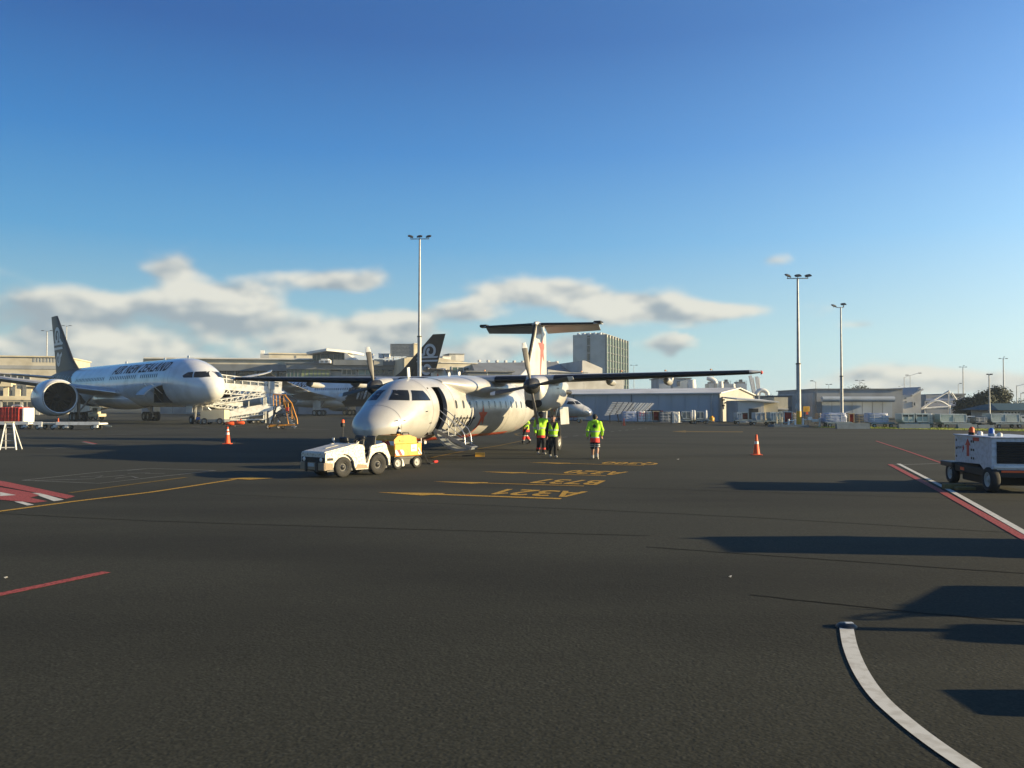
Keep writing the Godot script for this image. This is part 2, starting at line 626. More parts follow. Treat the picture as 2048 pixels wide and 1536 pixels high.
	mt("pack_green", Color(0.40, 0.47, 0.45), 0.45, 0.0, {"scale": 1.0})
	mt("carton", Color(0.40, 0.30, 0.19), 0.85)
	mt("dolly_grey", Color(0.20, 0.26, 0.29), 0.6)
	mt("barrier_blue", Color(0.11, 0.15, 0.18), 0.7)
	mt("sign_yellow", Color(0.80, 0.42, 0.02), 0.5)
	mt("hi_vis", Color(0.40, 0.78, 0.02), 0.75, 0.0, {"scale": 2.0})
	mt("hi_vis_red", Color(0.75, 0.04, 0.03), 0.75)
	mt("tape", Color(0.42, 0.44, 0.42), 0.35)
	mt("navy_cloth", Color(0.012, 0.014, 0.022), 0.9)
	mt("black_cloth", Color(0.011, 0.011, 0.013), 0.9)
	mt("skin", Color(0.40, 0.22, 0.15), 0.6)
	mt("skin_dark", Color(0.13, 0.065, 0.04), 0.6)
	mt("hair", Color(0.03, 0.02, 0.014), 0.8)
	mt("shoe_grey", Color(0.40, 0.38, 0.34), 0.8)
	var rg := mt("ramp_glass", Color(0.25, 0.24, 0.2, 0.35), 0.05, 0.0, {"grime": false})
	rg.albedo_color.a = 0.35
	rg.transparency = BaseMaterial3D.TRANSPARENCY_ALPHA
	mt("bark", Color(0.10, 0.075, 0.05), 0.9)

func strip(st: SurfaceTool, pts: Array, w: float, y := 0.008) -> void:
	var p := PackedVector3Array()
	var l := []
	for i in pts.size():
		var a: Vector3 = pts[maxi(i - 1, 0)]
		var b: Vector3 = pts[mini(i + 1, pts.size() - 1)]
		var n := (b - a).normalized().cross(Vector3.UP) * w * 0.5
		var c := Vector3(pts[i].x, y, pts[i].z)
		l.append([c + n, c - n])
	for i in pts.size() - 1:
		p.append_array(quad_pts(l[i][0], l[i][1], l[i + 1][1], l[i + 1][0]))
	facing(st, p, Vector3.UP)

func patch(st: SurfaceTool, pts: Array, y := 0.008) -> void:
	var pl := PackedVector2Array()
	for q in pts: pl.append(Vector2(q.x, q.z))
	var p := PackedVector3Array()
	for i in Geometry2D.triangulate_polygon(pl): p.append(Vector3(pl[i].x, y, pl[i].y))
	facing(st, p, Vector3.UP)

func spots(list: Array) -> Array:
	var r := []
	for q in list: r.append(gr(q[0], q[1]))
	return r

func smooth_path(pts: Array, n := 6) -> Array:
	var r := []
	for i in pts.size() - 1:
		var a: Vector3 = pts[maxi(i - 1, 0)]
		var d: Vector3 = pts[mini(i + 2, pts.size() - 1)]
		for k in n:
			r.append(pts[i].cubic_interpolate(pts[i + 1], a, d, float(k) / n))
	r.append(pts[-1])
	return r

func build_ground() -> void:
	var asphalt := StandardMaterial3D.new()
	asphalt.resource_name = "asphalt"
	asphalt.roughness = 0.95
	asphalt.albedo_color = Color(0.94, 0.945, 0.92)
	asphalt.metallic_specular = 0.3
	asphalt.albedo_texture = noise_tex(1024, 0.34, 3, 7, [[0.0, 0.022, 0.022, 0.0155], [0.3, 0.033, 0.033, 0.0245], [0.5, 0.041, 0.0405, 0.031], [0.66, 0.048, 0.047, 0.0365], [0.80, 0.056, 0.055, 0.043], [0.90, 0.085, 0.083, 0.068], [1.0, 0.19, 0.185, 0.155]], FastNoiseLite.TYPE_VALUE)
	asphalt.detail_enabled = true
	asphalt.detail_blend_mode = BaseMaterial3D.BLEND_MODE_MUL
	asphalt.detail_albedo = noise_tex(1024, 0.006, 6, 21, [[0.0, 0.52, 0.52, 0.51], [0.35, 0.80, 0.80, 0.79], [0.55, 1.0, 1.0, 0.99], [0.72, 1.05, 1.05, 1.04], [1.0, 1.2, 1.2, 1.2]])
	asphalt.detail_uv_layer = BaseMaterial3D.DETAIL_UV_2
	asphalt.heightmap_enabled = true
	asphalt.heightmap_texture = noise_tex(1024, 0.30, 2, 9, [[0.0, 0, 0, 0], [1.0, 1, 1, 1]], FastNoiseLite.TYPE_VALUE)
	asphalt.heightmap_scale = 0.28
	var st := S()
	st.set_smooth_group(-1)
	var xs := [-1500.0, -200.0, 0.0, 200.0, 1500.0]
	var zs := [200.0, 0.0, -120.0, -400.0, -1800.0]
	for i in 4:
		for j in 4:
			for q in [[0, 0], [0, 1], [1, 1], [0, 0], [1, 1], [1, 0]]:
				var x: float = xs[i + q[0]]
				var z: float = zs[j + q[1]]
				st.set_uv(Vector2(x, z) / 6.1)
				st.set_uv2(Vector2(x * 0.3 + z * 0.1, z * 0.95 - x * 0.06) / 34.0)
				st.add_vertex(Vector3(x, 0, z))
	var g := put("ground", st, asphalt)
	# face upwards whatever the winding
	g.set_meta("kind", "structure")

	# joints and sealed cracks in the asphalt
	for c in [[[420, 988], [760, 1002], [1400, 1030], [2060, 1068]], [[-20, 1026], [300, 1042], [800, 1058], [1300, 1072]], [[1090, 928], [1500, 936], [1960, 946]],
			[[1180, 974], [1500, 984], [2060, 1003]], [[1290, 1094], [1600, 1116], [2060, 1148]], [[850, 920], [1180, 916], [1330, 917]], [[1500, 1190], [1800, 1222], [2060, 1246]]]:
		st = S()
		var base := smooth_path(spots(c), 14)
		var rng := RandomNumberGenerator.new()
		rng.seed = int(c[0][1])
		for i in base.size(): base[i] += Vector3(rng.randf_range(-0.02, 0.02), 0, rng.randf_range(-0.02, 0.02)) * (absf(base[i].z) / 14.0)
		strip(st, base, 0.03, 0.004)
		ground_mark("pavement_joint", st, mats.seam)

	# the white kerb line that curves through the foreground
	st = S()
	strip(st, smooth_path(spots([[1693, 1257], [1701, 1296], [1722, 1345], [1757, 1395], [1808, 1442], [1873, 1492], [1954, 1546], [2036, 1595]])), 0.128)
	ground_mark("painted_line", st, mats.mark_white)
	# red and white limit lines on the right
	for q in [["mark_white", [[1797, 928], [1905, 984], [2060, 1072]], 0.13], ["mark_red", [[1780, 929], [1886, 985], [2060, 1083]], 0.18], ["mark_red", [[1752, 882], [1810, 901], [1888, 928]], 0.12], ["mark_white_old", [[1789, 930], [1890, 927]], 0.16],
			["mark_red", [[-30, 1196], [105, 1168], [213, 1145]], 0.16], ["mark_yellow", [[-30, 1027], [150, 1003], [300, 985], [380, 973], [470, 959]], 0.15], ["mark_yellow_old", [[140, 986], [250, 971], [372, 955]], 0.16],
			["mark_yellow_old", [[850, 918], [930, 902], [1000, 891], [1052, 880]], 0.16], ["mark_yellow_old", [[1060, 873], [1035, 871], [1030, 868], [1040, 866]], 0.2], ["mark_white_old", [[165, 884], [188, 889]], 0.2], ["mark_red", [[168, 883], [192, 888]], 0.22],
			["mark_white_old", [[90, 898], [140, 894], [300, 890]], 0.15], ["mark_white_old", [[385, 853], [440, 858], [520, 852]], 0.2], ["mark_white_old", [[560, 856], [660, 860]], 0.2], ["mark_white_old", [[150, 871], [300, 868]], 0.2]]:
		st = S()
		var line := spots(q[1])
		for i in line.size(): line[i].y = 0
		strip(st, line, q[2], 0.012 if q[0] == "mark_white" else 0.008)
		ground_mark("painted_line", st, mats[q[0]])
	st = S()
	patch(st, spots([[455, 958], [500, 955], [548, 957], [500, 960]]), 0.012)
	ground_mark("painted_wedge", st, mats.mark_yellow)
	# dashes behind the walking crew and a far arrow
	for i in 11:
		st = S()
		var a := gr(1124, 875).lerp(gr(1300, 855), i / 11.0)
		var b := gr(1124, 875).lerp(gr(1300, 855), (i + 0.45) / 11.0)
		strip(st, [a, b], 0.16)
		ground_mark("painted_dash", st, mats.mark_white_old)
	st = S()
	patch(st, spots([[1343, 863], [1372, 861], [1372, 862.4], [1486, 863.2], [1486, 864.6], [1372, 864], [1372, 865.2]]))
	ground_mark("painted_arrow", st, mats.mark_yellow_old)
	# red and white hazard block on the left
	st = S()
	patch(st, spots([[-40, 955], [18, 965], [150, 993], [133, 998], [0, 972], [-60, 961]]))
	patch(st, spots([[-80, 964], [0, 975], [60, 985], [80, 991], [60, 996], [95, 1003], [70, 1006], [0, 1000], [-120, 985]]))
	ground_mark("painted_hazard_red", st, mats.mark_red)
	st = S()
	patch(st, spots([[62, 986.5], [80, 986.5], [128, 1000], [108, 1003]]))
	patch(st, spots([[0, 985], [32, 991], [0, 993]]), 0.012)
	patch(st, spots([[28, 1003.6], [45, 1003.8], [68, 1010], [54, 1011.5]]))
	ground_mark("painted_hazard_white", st, mats.mark_white)
	# a boxed white legend, too worn to read
	st = S()
	for l in [[[45, 961], [200, 944.5], [300, 937.2]], [[45, 961], [198, 967.2], [350, 950]], [[198, 967.2], [430, 941.4]], [[255, 941.5], [300, 937.2], [432, 941.4]], [[70, 961.5], [190, 958]], [[160, 954], [205, 952], [190, 956], [250, 951]], [[230, 957], [262, 953], [275, 956]], [[255, 947], [300, 946]], [[290, 947.5], [330, 947]]]:
		strip(st, spots(l), 0.1)
	ground_mark("painted_legend_box", st, mats.mark_white_old)
	# stop bars for each aircraft type: arrow, line and lettering that reads from the far side
	for q in [["A321", 755, 985, 1122, 998, 0.62, 985, 1162], ["B737", 867, 963.5, 1168, 972.5, 0.5, 1048, 1186], ["A320", 962, 943.5, 1212, 952, 0.5, 1108, 1226], ["Q300", 1058, 925, 1288, 931.5, 0.5, 1186, 1296]]:
		var a := gr(q[1], q[2])
		var b := gr(q[3], q[4])
		var u := (b - a).normalized()
		var n := u.cross(Vector3.UP)
		if n.z > 0: n = -n
		var l := a.distance_to(b)
		st = S()
		var wide: float = q[5]
		var hl := l * 0.36
		var sw := 0.11 if q[0] == "A321" else 0.06
		patch(st, [a, a + u * hl + n * wide * 0.5, a + u * (hl + 0.0) + n * sw, b + n * sw, b - n * sw, a + u * hl * 0.92 - n * sw, a + u * hl * 0.8 - n * wide * 0.55])
		var arrow := ground_mark("painted_stop_arrow", st, mats.mark_yellow)
		st = S()
		var d0 := absf(a.z + b.z) * 0.5
		var t: Array = letters(q[0], true)
		# the text runs back along the line, feet on the far side
		var start := b + n * 1.75 + u * 0.25
		var want := gx(q[7], d0).x - gx(q[6], d0).x
		var sx: float = want / t[1]
		var f := func(p: Vector2) -> Vector3: return start - u * p.x * sx - n * p.y * 1.35 + Vector3(0, 0.008 - start.y, 0)
		for let in each_letter(q[0]):
			st = S()
			lay(st, let, f, func(_p): return Vector3.UP, 99.0)
			put("letter", st, mats.mark_yellow, arrow)
	# grass beyond the apron on the right, with its kerb
	var ga := gr(1560, 853.5)
	var gb := gr(2300, 868)
	var fa := gx(1600, 84)
	var fb := gx(2300, 84)
	var grass_mat := StandardMaterial3D.new()
	grass_mat.resource_name = "grass"
	grass_mat.roughness = 0.95
	grass_mat.albedo_texture = noise_tex(256, 0.08, 4, 31, [[0.0, 0.16, 0.20, 0.015], [0.5, 0.30, 0.33, 0.03], [1.0, 0.42, 0.42, 0.07]])
	grass_mat.uv1_triplanar = true
	grass_mat.uv1_scale = Vector3(0.4, 0.4, 0.4)
	st = S()
	var rng := RandomNumberGenerator.new()
	rng.seed = 4
	var p := PackedVector3Array()
	var gu := (gb - ga)
	var gn := gu.normalized().cross(Vector3.UP)
	if gn.z > 0: gn = -gn
	for i in 6500:
		var c := ga + gu * rng.randf_range(0.12, 1.0) + gn * rng.randf_range(0.0, 6.4)
		var w := Vector3(rng.randf_range(-1, 1), 0, rng.randf_range(-1, 1)).normalized() * 0.05
		var tip := c + Vector3(rng.randf_range(-0.05, 0.05), rng.randf_range(0.05, 0.10), rng.randf_range(-0.05, 0.05))
		p.append_array([c - w, c + w, tip])
	facing(st, p, Vector3(0.3, 0.2, 1))
	var blades := put("grass_blades", st, grass_mat)
	tag(blades, "short yellow green grass along the far apron edge", "grass", "", "stuff")
	st = S()
	patch(st, [ga + gu * 0.11, gb, gb + gn * 6.5, ga + gu * 0.11 + gn * 6.5], 0.03)
	ground_mark("grass_verge", st, grass_mat)
	# far land
	var hill_mat := mt("far_trees", Color(0.035, 0.05, 0.035), 0.95)
	st = S()
	var nz := FastNoiseLite.new()
	nz.seed = 8
	nz.frequency = 0.02
	var rings := []
	for i in 121:
		var x := -700.0 + i * 12.0
		var h := 3.6 + 2.0 * nz.get_noise_1d(x) + 1.4 * nz.get_noise_1d(x * 4.0 + 900.0)
		rings.append(PackedVector3Array([Vector3(x, -1, -620), Vector3(x, h, -628), Vector3(x, h * 0.95, -650), Vector3(x, -1, -665)]))
	loft(st, rings)
	var hill := put("hills", st, hill_mat)
	hill.set_meta("kind", "structure")

# a box seen between two photo columns and rows, standing at distance d and th deep (row 9999: the ground)
func slab(st: SurfaceTool, x0: float, x1: float, y0: float, y1: float, d: float, th: float, bev := 0.0) -> void:
	var a := px(x0, y0, d)
	var b := px(x1, minf(y1, 840.0), d)
	bx(st, Vector3(a.x, a.y, -d), Vector3(b.x, b.y if y1 < 9000 else 0.0, -d - th), bev)

func block(root: Node, called: String, m: Material, list: Array) -> MeshInstance3D:
	var st := S()
	for q in list: slab(st, q[0], q[1], q[2], q[3], q[4], q[5])
	return put(called, st, m, root)

# a window with a frame and panes set back in it
func window(root: Node, x0: float, x1: float, y0: float, y1: float, d: float, cols: int, rows: int, glass: Material, frame: Material) -> void:
	var st := S()
	var a := px(x0, y0, d)
	var b := px(x1, y1, d)
	var w := 0.0028 * d * 0.1 + 0.05
	var z0 := -d + 0.10
	for i in cols + 1:
		var x := lerpf(a.x, b.x, float(i) / cols)
		bx(st, Vector3(x - w, b.y, z0), Vector3(x + w, a.y, z0 - 0.16))
	for j in rows + 1:
		var y := lerpf(b.y, a.y, float(j) / rows)
		bx(st, Vector3(a.x - w, y - w, z0 - 0.004), Vector3(b.x + w, y + w, z0 - 0.15))
	var fr := put("window", st, frame, root)
	for i in cols:
		for j in rows:
			st = S()
			var xa := lerpf(a.x, b.x, float(i) / cols) + w
			var xb := lerpf(a.x, b.x, (i + 1.0) / cols) - w
			var ya := lerpf(b.y, a.y, float(j) / rows) + w
			var yb := lerpf(b.y, a.y, (j + 1.0) / rows) - w
			bx(st, Vector3(xa, ya, -d + 0.05), Vector3(xb, yb, -d + 0.01))
			put("pane", st, glass, fr)

# turn a finished building about an upright line through a photo column at distance d
func swing(o: Node3D, x: float, d: float, deg: float) -> void:
	var p := gx(x, d)
	var b := Basis(Vector3.UP, deg_to_rad(deg))
	o.transform = Transform3D(b, p - b * p)

func build_terminal() -> void:
	var o: Node3D
	# far left: office block with an arcade in front
	o = thing("office_block", "beige flat roofed office block behind the tail of the big white jet", "building")
	block(o, "wall", mats.beige_wall, [[-160, 122, 714, 9999, 215, 26]])
	block(o, "band", mats.grey_wall, [[-160, 122, 731, 738, 214.8, 0.4]])
	block(o, "parapet", mats.cream_wall, [[-162, 124, 711.5, 714, 214.5, 27]])
	for i in 9: block(o, "louvre", mats.grey_wall, [[66 + i * 6, 69 + i * 6, 715.5, 724, 214.9, 0.3]])
	window(o, -100, 60, 748, 760, 214.9, 14, 1, mats.window_dark, mats.pale_wall)
	swing(o, 60, 215, 14)
	o = thing("arcade", "cream terminal arcade with square columns behind the big jet engine", "building")
	block(o, "back_wall", mats.dark_fascia, [[-160, 84, 765, 9999, 206, 5]])
	block(o, "beam", mats.cream_wall, [[-160, 84, 792, 800, 199, 3]])
	for x in [-40, -10, 9, 30, 50]:
		block(o, "column", mats.cream_wall, [[x, x + 8.5, 771, 792, 199.4, 2]])
	for x in [-62, -10, 47]: block(o, "awning", mats.cream_wall, [[x, x + 30, 763, 773, 198.5, 4]])
	for x in [-30, 3, 40, 70]: block(o, "post", mats.concrete, [[x, x + 3, 800, 9999, 199.6, 0.6]])
	window(o, -60, 80, 803, 821, 205.9, 12, 1, mats.window_dark, mats.concrete)

	swing(o, 40, 200, 16)
	# the pier
	o = thing("terminal_pier", "long glazed terminal pier with a pale flat roof behind the jets", "building")
	block(o, "roof", mats.roof_white, [[300, 640, 716.5, 719, 226, 34]])
	block(o, "parapet", mats.beige_wall, [[300, 632, 719, 729, 227, 30]])
	block(o, "fascia", mats.dark_fascia, [[300, 602, 729, 742, 225, 3]])
	block(o, "wall", mats.grey_wall, [[300, 602, 742, 9999, 229, 20]])
	window(o, 300, 576, 742, 757, 228.8, 26, 1, mats.window_dark, mats.dark_fascia)
	window(o, 300, 576, 762, 778, 228.8, 26, 1, mats.window_dark, mats.dark_fascia)
	for x in range(310, 600, 40): block(o, "pier_column", mats.concrete, [[x, x + 3, 742, 9999, 226.5, 0.7]])
	swing(o, 560, 227, 8)
	o = thing("plant_room", "low beige plant room on the roof of the terminal pier", "building")
	block(o, "wall", mats.beige_wall, [[540, 640, 707.5, 722, 246, 12]])
	block(o, "end_wall", mats.grey_wall, [[523, 540, 708, 722, 246, 12]])
	block(o, "parapet", mats.cream_wall, [[538, 642, 706, 708.2, 245.5, 13]])
	block(o, "vent_box", mats.plain_white, [[527, 534, 701.5, 708, 248, 2]])
	block(o, "door", mats.dark_fascia, [[589, 592, 711, 718, 245.9, 0.2]])
	swing(o, 580, 246, 14)
	# glazed lookout
	o = thing("lookout_pavilion", "green glass lookout pavilion with a white tilted roof", "building")
	var st := S()
	var a := px(613, 708.5, 216)
	var b := px(653, 701.5, 214)
	var c := px(703, 706.5, 218)
	var dd := Vector3(0, 0.6, 0)
	var back := Vector3(1.0, 0.2, -13)
	loft(st, [PackedVector3Array([a, a + dd, a + dd + back, a + back]), PackedVector3Array([b, b + dd, b + dd + back, b + back]), PackedVector3Array([c, c + dd, c + dd + back, c + back])], true, false)
	put("roof", st, mats.roof_white, o)
	block(o, "core", mats.dark_fascia, [[628, 690, 707, 728, 222, 8]])
	window(o, 626, 656, 707.5, 722, 220, 4, 1, mats.green_glass, mats.dark_fascia)
	window(o, 659, 690, 707.5, 722, 220, 4, 1, mats.green_glass, mats.dark_fascia)
	st = S()
	a = px(692, 704, 219)
	b = px(716, 722, 219)
	c = px(692, 722, 219)
	prism(st, [Vector2(c.x, c.y), Vector2(b.x, b.y), Vector2(b.x - 1.2, b.y + 0.8), Vector2(a.x, a.y)], Transform3D(Basis(), Vector3(0, 0, -221)), 8)
	put("side_wing", st, mats.roof_white, o)
	o = thing("roof_air_handler", "white domed air handling unit on the roof before the lookout", "roof unit")
	block(o, "casing", mats.plain_white, [[638, 660, 720, 726, 212, 3]])
	block(o, "hood", mats.plain_white, [[642, 656, 717.5, 720, 212.3, 2.4]])
	block(o, "grille", mats.dark_fascia, [[641, 647, 721, 725, 211.95, 0.1], [650, 656, 721, 725, 211.95, 0.1]])
	# the main block with its windows
	o = thing("terminal_block", "grey terminal block with dark fascia and green windows", "building")
	block(o, "wall", mats.grey_wall, [[600, 812, 742, 9999, 217, 26]])
	block(o, "fascia", mats.dark_fascia, [[574, 790, 727, 739, 215, 28], [664, 806, 719.5, 730, 214, 6]])
	block(o, "roof", mats.roof_grey, [[570, 800, 725.5, 727.2, 214.5, 29]])
	block(o, "corner_return", mats.beige_wall, [[744, 762, 718, 731, 213.6, 5]])
	window(o, 576, 604, 739, 757, 216, 4, 1, mats.green_glass, mats.dark_fascia)
	window(o, 604, 660, 739, 757, 216, 7, 1, mats.lit_blind, mats.dark_fascia)
	window(o, 684, 712, 735, 750, 216.8, 3, 1, mats.window_dark, mats.pale_wall)
	window(o, 716, 744, 735, 750, 216.8, 2, 1, mats.tower_glass, mats.pale_wall)
	window(o, 748, 764, 732, 748, 216.8, 2, 1, mats.green_glass, mats.dark_fascia)
	window(o, 768, 784, 732, 748, 216.8, 2, 1, mats.window_dark, mats.dark_fascia)
	window(o, 786, 803, 732, 748, 216.8, 2, 1, mats.green_glass, mats.pale_wall)
	block(o, "corner_pier", mats.cream_wall, [[800, 812, 719, 757, 213, 10]])
	for i in 10: block(o, "balustrade_post", mats.plain_white, [[763 + i * 7.2, 764.6 + i * 7.2, 714, 722, 211, 0.4]])
	block(o, "balustrade_rail", mats.plain_white, [[762, 832, 713.5, 714.6, 211.2, 0.3], [762, 832, 719, 720.2, 211.2, 0.3]])
	swing(o, 700, 217, 7)
	for q in [[737, 744], [757, 766], [768, 778]]:
		o = thing("roof_unit", ["small white roof vent left of the billboard", "round white tank on the terminal roof beside the billboard", "square white tank on the terminal roof touching the billboard"][[737, 757, 768].find(q[0])], "roof unit")
		block(o, "casing", mats.plain_white, [[q[0], q[1], 708, 716, 222, 2.5]])
		block(o, "lid", mats.roof_white, [[q[0] - 0.6, q[1] + 0.6, 706.8, 708.2, 221.8, 2.9]])
	o = thing("billboard", "grey roof billboard with worn script facing the apron", "billboard")
	block(o, "panel", mt("billboard_grey", Color(0.22, 0.235, 0.24), 0.6), [[781.5, 826, 688.5, 711.5, 214, 0.5]])
	block(o, "frame", mats.roof_grey, [[780.5, 827, 687.5, 689, 213.9, 0.7], [780.5, 827, 711, 712.5, 213.9, 0.7], [780.5, 782, 689, 711, 213.9, 0.7], [825.8, 827, 689, 711, 213.9, 0.7]])
	for x in [786, 803, 820]: block(o, "support", mats.grey_metal, [[x, x + 1.5, 712, 722, 214.2, 0.3]])
	# worn script: loops of dark paint, not legible
	for k in 2:
		st = S()
		var pts := []
		for i in 60:
			var t := i / 59.0
			pts.append(Vector2(t * 4.6 + 0.22 * sin(t * 34.0 + k), 0.32 * sin(t * 47.0 + k * 2.0) * (0.6 + 0.4 * sin(t * 9.0 + k))))
		var base := px(784.5, 704.5 - k * 8.0, 213.96)
		var f := func(q: Vector2) -> Vector3: return Vector3(base.x + q.x, base.y + q.y, -213.96)
		lay(st, stroke_tris(pts, 0.16), f, func(_p): return Vector3.BACK, 99.0)
		put("script", st, mats.dark_fascia, o)
	o = thing("stair_tower", "narrow cream stair tower right of the billboard", "building")
	block(o, "wall", mats.cream_wall, [[827, 836, 687, 9999, 214.6, 8]])
	block(o, "parapet", mats.roof_white, [[826, 837, 686, 687.6, 214.3, 8.6]])
	swing(o, 832, 215, 22)
	# beige block right of the black tail
	o = thing("beige_annex", "beige annex with three green windows right of the black tail fin", "building")
	st = S()
	a = px(812, 716, 206)
	b = px(968, 728.5, 206)
	prism(st, [Vector2(a.x, 0), Vector2(b.x, 0), Vector2(b.x, b.y), Vector2(px(880, 716, 206).x, a.y), Vector2(a.x, a.y)], Transform3D(Basis(), Vector3(0, 0, -217)), 22)
	put("wall", st, mats.beige_wall, o)
	block(o, "corner_wall", mats.cream_wall, [[806, 846, 718, 9999, 205.5, 10]])
	block(o, "ledge", mats.roof_white, [[880, 958, 724.5, 725.8, 205.6, 1.2]])
	window(o, 904, 940, 733.5, 748, 205.9, 3, 1, mats.green_glass, mats.pale_wall)
	window(o, 820, 838, 731, 745, 205.4, 2, 1, mats.green_glass, mats.pale_wall)
	block(o, "door", mats.dark_fascia, [[946, 950, 741, 750, 205.8, 0.2]])
	swing(o, 890, 206, 20)
	o = thing("roof_plant", "grey louvred plant box on the roof of the beige annex", "roof unit")
	block(o, "casing", mats.pale_wall, [[911, 929, 708, 722, 212, 6]])
	block(o, "side_casing", mats.grey_wall, [[898, 911, 709, 722, 212, 6]])
	block(o, "lid", mats.roof_grey, [[897, 930, 707, 708.2, 211.7, 6.6]])
	swing(o, 915, 212, 20)
	o = thing("roof_cabinet", "white square cabinet on the roof edge of the beige annex", "roof unit")
	block(o, "casing", mats.plain_white, [[885, 902, 713, 720, 208, 3]])
	block(o, "lid", mats.roof_white, [[884.5, 902.5, 712, 713.2, 207.8, 3.4]])
	swing(o, 893, 208, 20)
	# big grey roofed hall
	o = thing("departure_hall", "wide hall with dark grey sloping roof and beige gable", "building")
	st = S()
	var A := px(955, 735, 200)
	var B := px(1172, 727, 196)
	loft(st, [PackedVector3Array([Vector3(A.x, hy(757, 198), -198), Vector3(A.x + 3, hy(728, 215), -215), Vector3(A.x + 3, hy(728, 240), -240), Vector3(A.x, 0, -240), Vector3(A.x, 0, -198)]), PackedVector3Array([Vector3(B.x, hy(757, 198), -198), Vector3(B.x, hy(723, 215), -215), Vector3(B.x, hy(730, 240), -240), Vector3(B.x, 0, -240), Vector3(B.x, 0, -198)])], true, false)
	put("roof", st, mats.roof_grey, o)
	st = S()
	var g0 := px(1172, 720, 197)
	var g1 := px(1216, 735, 197)
	prism(st, [Vector2(g0.x, 0), Vector2(g1.x, 0), Vector2(g1.x, g1.y), Vector2(px(1178, 720, 197).x, g0.y), Vector2(g0.x, g0.y)], Transform3D(Basis(), Vector3(0, 0, -212)), 30)
	put("gable_wall", st, mats.pale_wall, o)
	st = S()
	g0 = px(1085, 739, 192)
	g1 = px(1250, 757, 192)
	prism(st, [Vector2(g0.x, 0), Vector2(g1.x, 0), Vector2(g1.x, g1.y), Vector2(px(1172, 748, 192).x, hy(748, 192)), Vector2(g0.x, g0.y)], Transform3D(Basis(), Vector3(0, 0, -194)), 4)
	put("front_wall", st, mats.pale_wall, o)
	for x in range(1000, 1165, 18): block(o, "roof_vent", mats.plain_white, [[x, x + 4, 721.5, 726, 216, 1.5]])
	block(o, "roof_rib", mats.dark_fascia, [[1090, 1170, 744, 745.5, 191.6, 0.3]])
	swing(o, 1100, 196, 17)
	o = thing("low_wing", "low dark grey flat roofed wing beside the turboprop's dorsal fin", "building")
	block(o, "wall", mats.dark_fascia, [[935, 1025, 744, 9999, 185, 12]])
	block(o, "roof", mats.roof_grey, [[930, 1030, 741.5, 744, 184.5, 13]])
	swing(o, 980, 185, 10)
	# tower
	o = thing("office_tower", "tall grey office tower with a finned glass side", "building")
	var P := gx(1211, 325)
	var Q := gx(1254, 358)
	var R := gx(1146, 329)
	var top := hy(668.5, 325)
	st = S()
	var W := R + (Q - P)
	loft(st, [PackedVector3Array([P, Q, W, R]), PackedVector3Array([P + Vector3.UP * top, Q + Vector3.UP * top, W + Vector3.UP * top, R + Vector3.UP * top])], true, false)
	put("wall", st, mt("tower_wall", Color(0.50, 0.50, 0.46), 0.8, 0.0, {"scale": 0.03}), o)
	var along := (Q - P).normalized()
	var nrm := Vector3(-along.z, 0, along.x)
	if nrm.x < 0: nrm = -nrm
	var len := P.distance_to(Q)
	for i in 8:
		st = S()
		var p0 := P + along * (len * (i + 0.08) / 8.0) + nrm * 0.15
		var p1 := P + along * (len * (i + 0.92) / 8.0) + nrm * 0.15
		loft(st, [PackedVector3Array([p0 + Vector3.UP * 2, p1 + Vector3.UP * 2, p1 - nrm * 0.3 + Vector3.UP * 2, p0 - nrm * 0.3 + Vector3.UP * 2]), PackedVector3Array([p0 + Vector3.UP * (top - 1), p1 + Vector3.UP * (top - 1), p1 - nrm * 0.3 + Vector3.UP * (top - 1), p0 - nrm * 0.3 + Vector3.UP * (top - 1)])], true, false)
		var col := put("glass_column", st, mats.tower_glass, o)
		st = S()
		for k in range(1, 9): bar(st, p0 + nrm * 0.1 + Vector3.UP * (2 + k * (top - 3) / 9.0), p1 + nrm * 0.1 + Vector3.UP * (2 + k * (top - 3) / 9.0), 0.3)
		put("spandrel", st, mats.dark_fascia, col)
	for i in 9:
		st = S()
		var p0 := P + along * (len * i / 8.0)
		box(st, p0 + nrm * 0.4 + Vector3.UP * (top * 0.5), Vector3(0.4, top, 0.75), Basis(along, Vector3.UP, along.cross(Vector3.UP)))
		put("fin", st, mt("tower_fin", Color(0.24, 0.26, 0.245), 0.7), o)
	var lu := (R - P).normalized()
	var ln := Vector3(-lu.z, 0, lu.x)
	if ln.z < 0: ln = -ln
	var lw := P.distance_to(R)
	st = S()
	box(st, P + lu * lw * 0.51 + ln * 0.06 + Vector3.UP * (top * 0.5), Vector3(lw * 0.085, top - 0.6, 0.3), Basis(lu, Vector3.UP, lu.cross(Vector3.UP)))
	put("stair_window", st, mats.window_dark, o)
	st = S()
	for k in 10: box(st, P + lu * lw * 0.51 + ln * 0.2 + Vector3.UP * (top * (k + 0.6) / 10.0), Vector3(lw * 0.085, 0.35, 0.3), Basis(lu, Vector3.UP, lu.cross(Vector3.UP)))
	put("stair_landing", st, mats.grey_wall, o)
	st = S()
	var mid := (P + W) * 0.5
	box(st, mid + Vector3.UP * (top + 0.5), Vector3(9, 1.0, 26), Basis(Vector3.UP.cross(-along), Vector3.UP, -along))
	put("roof_plant", st, mats.roof_grey, o)
	for k in 5:
		st = S()
		var v := R.lerp(P, 0.15 + k * 0.17) - ln * 1.5
		cyl(st, v + Vector3.UP * top, v + Vector3.UP * (top + 0.8), 0.6)
		put("roof_vent", st, mats.plain_white, o)

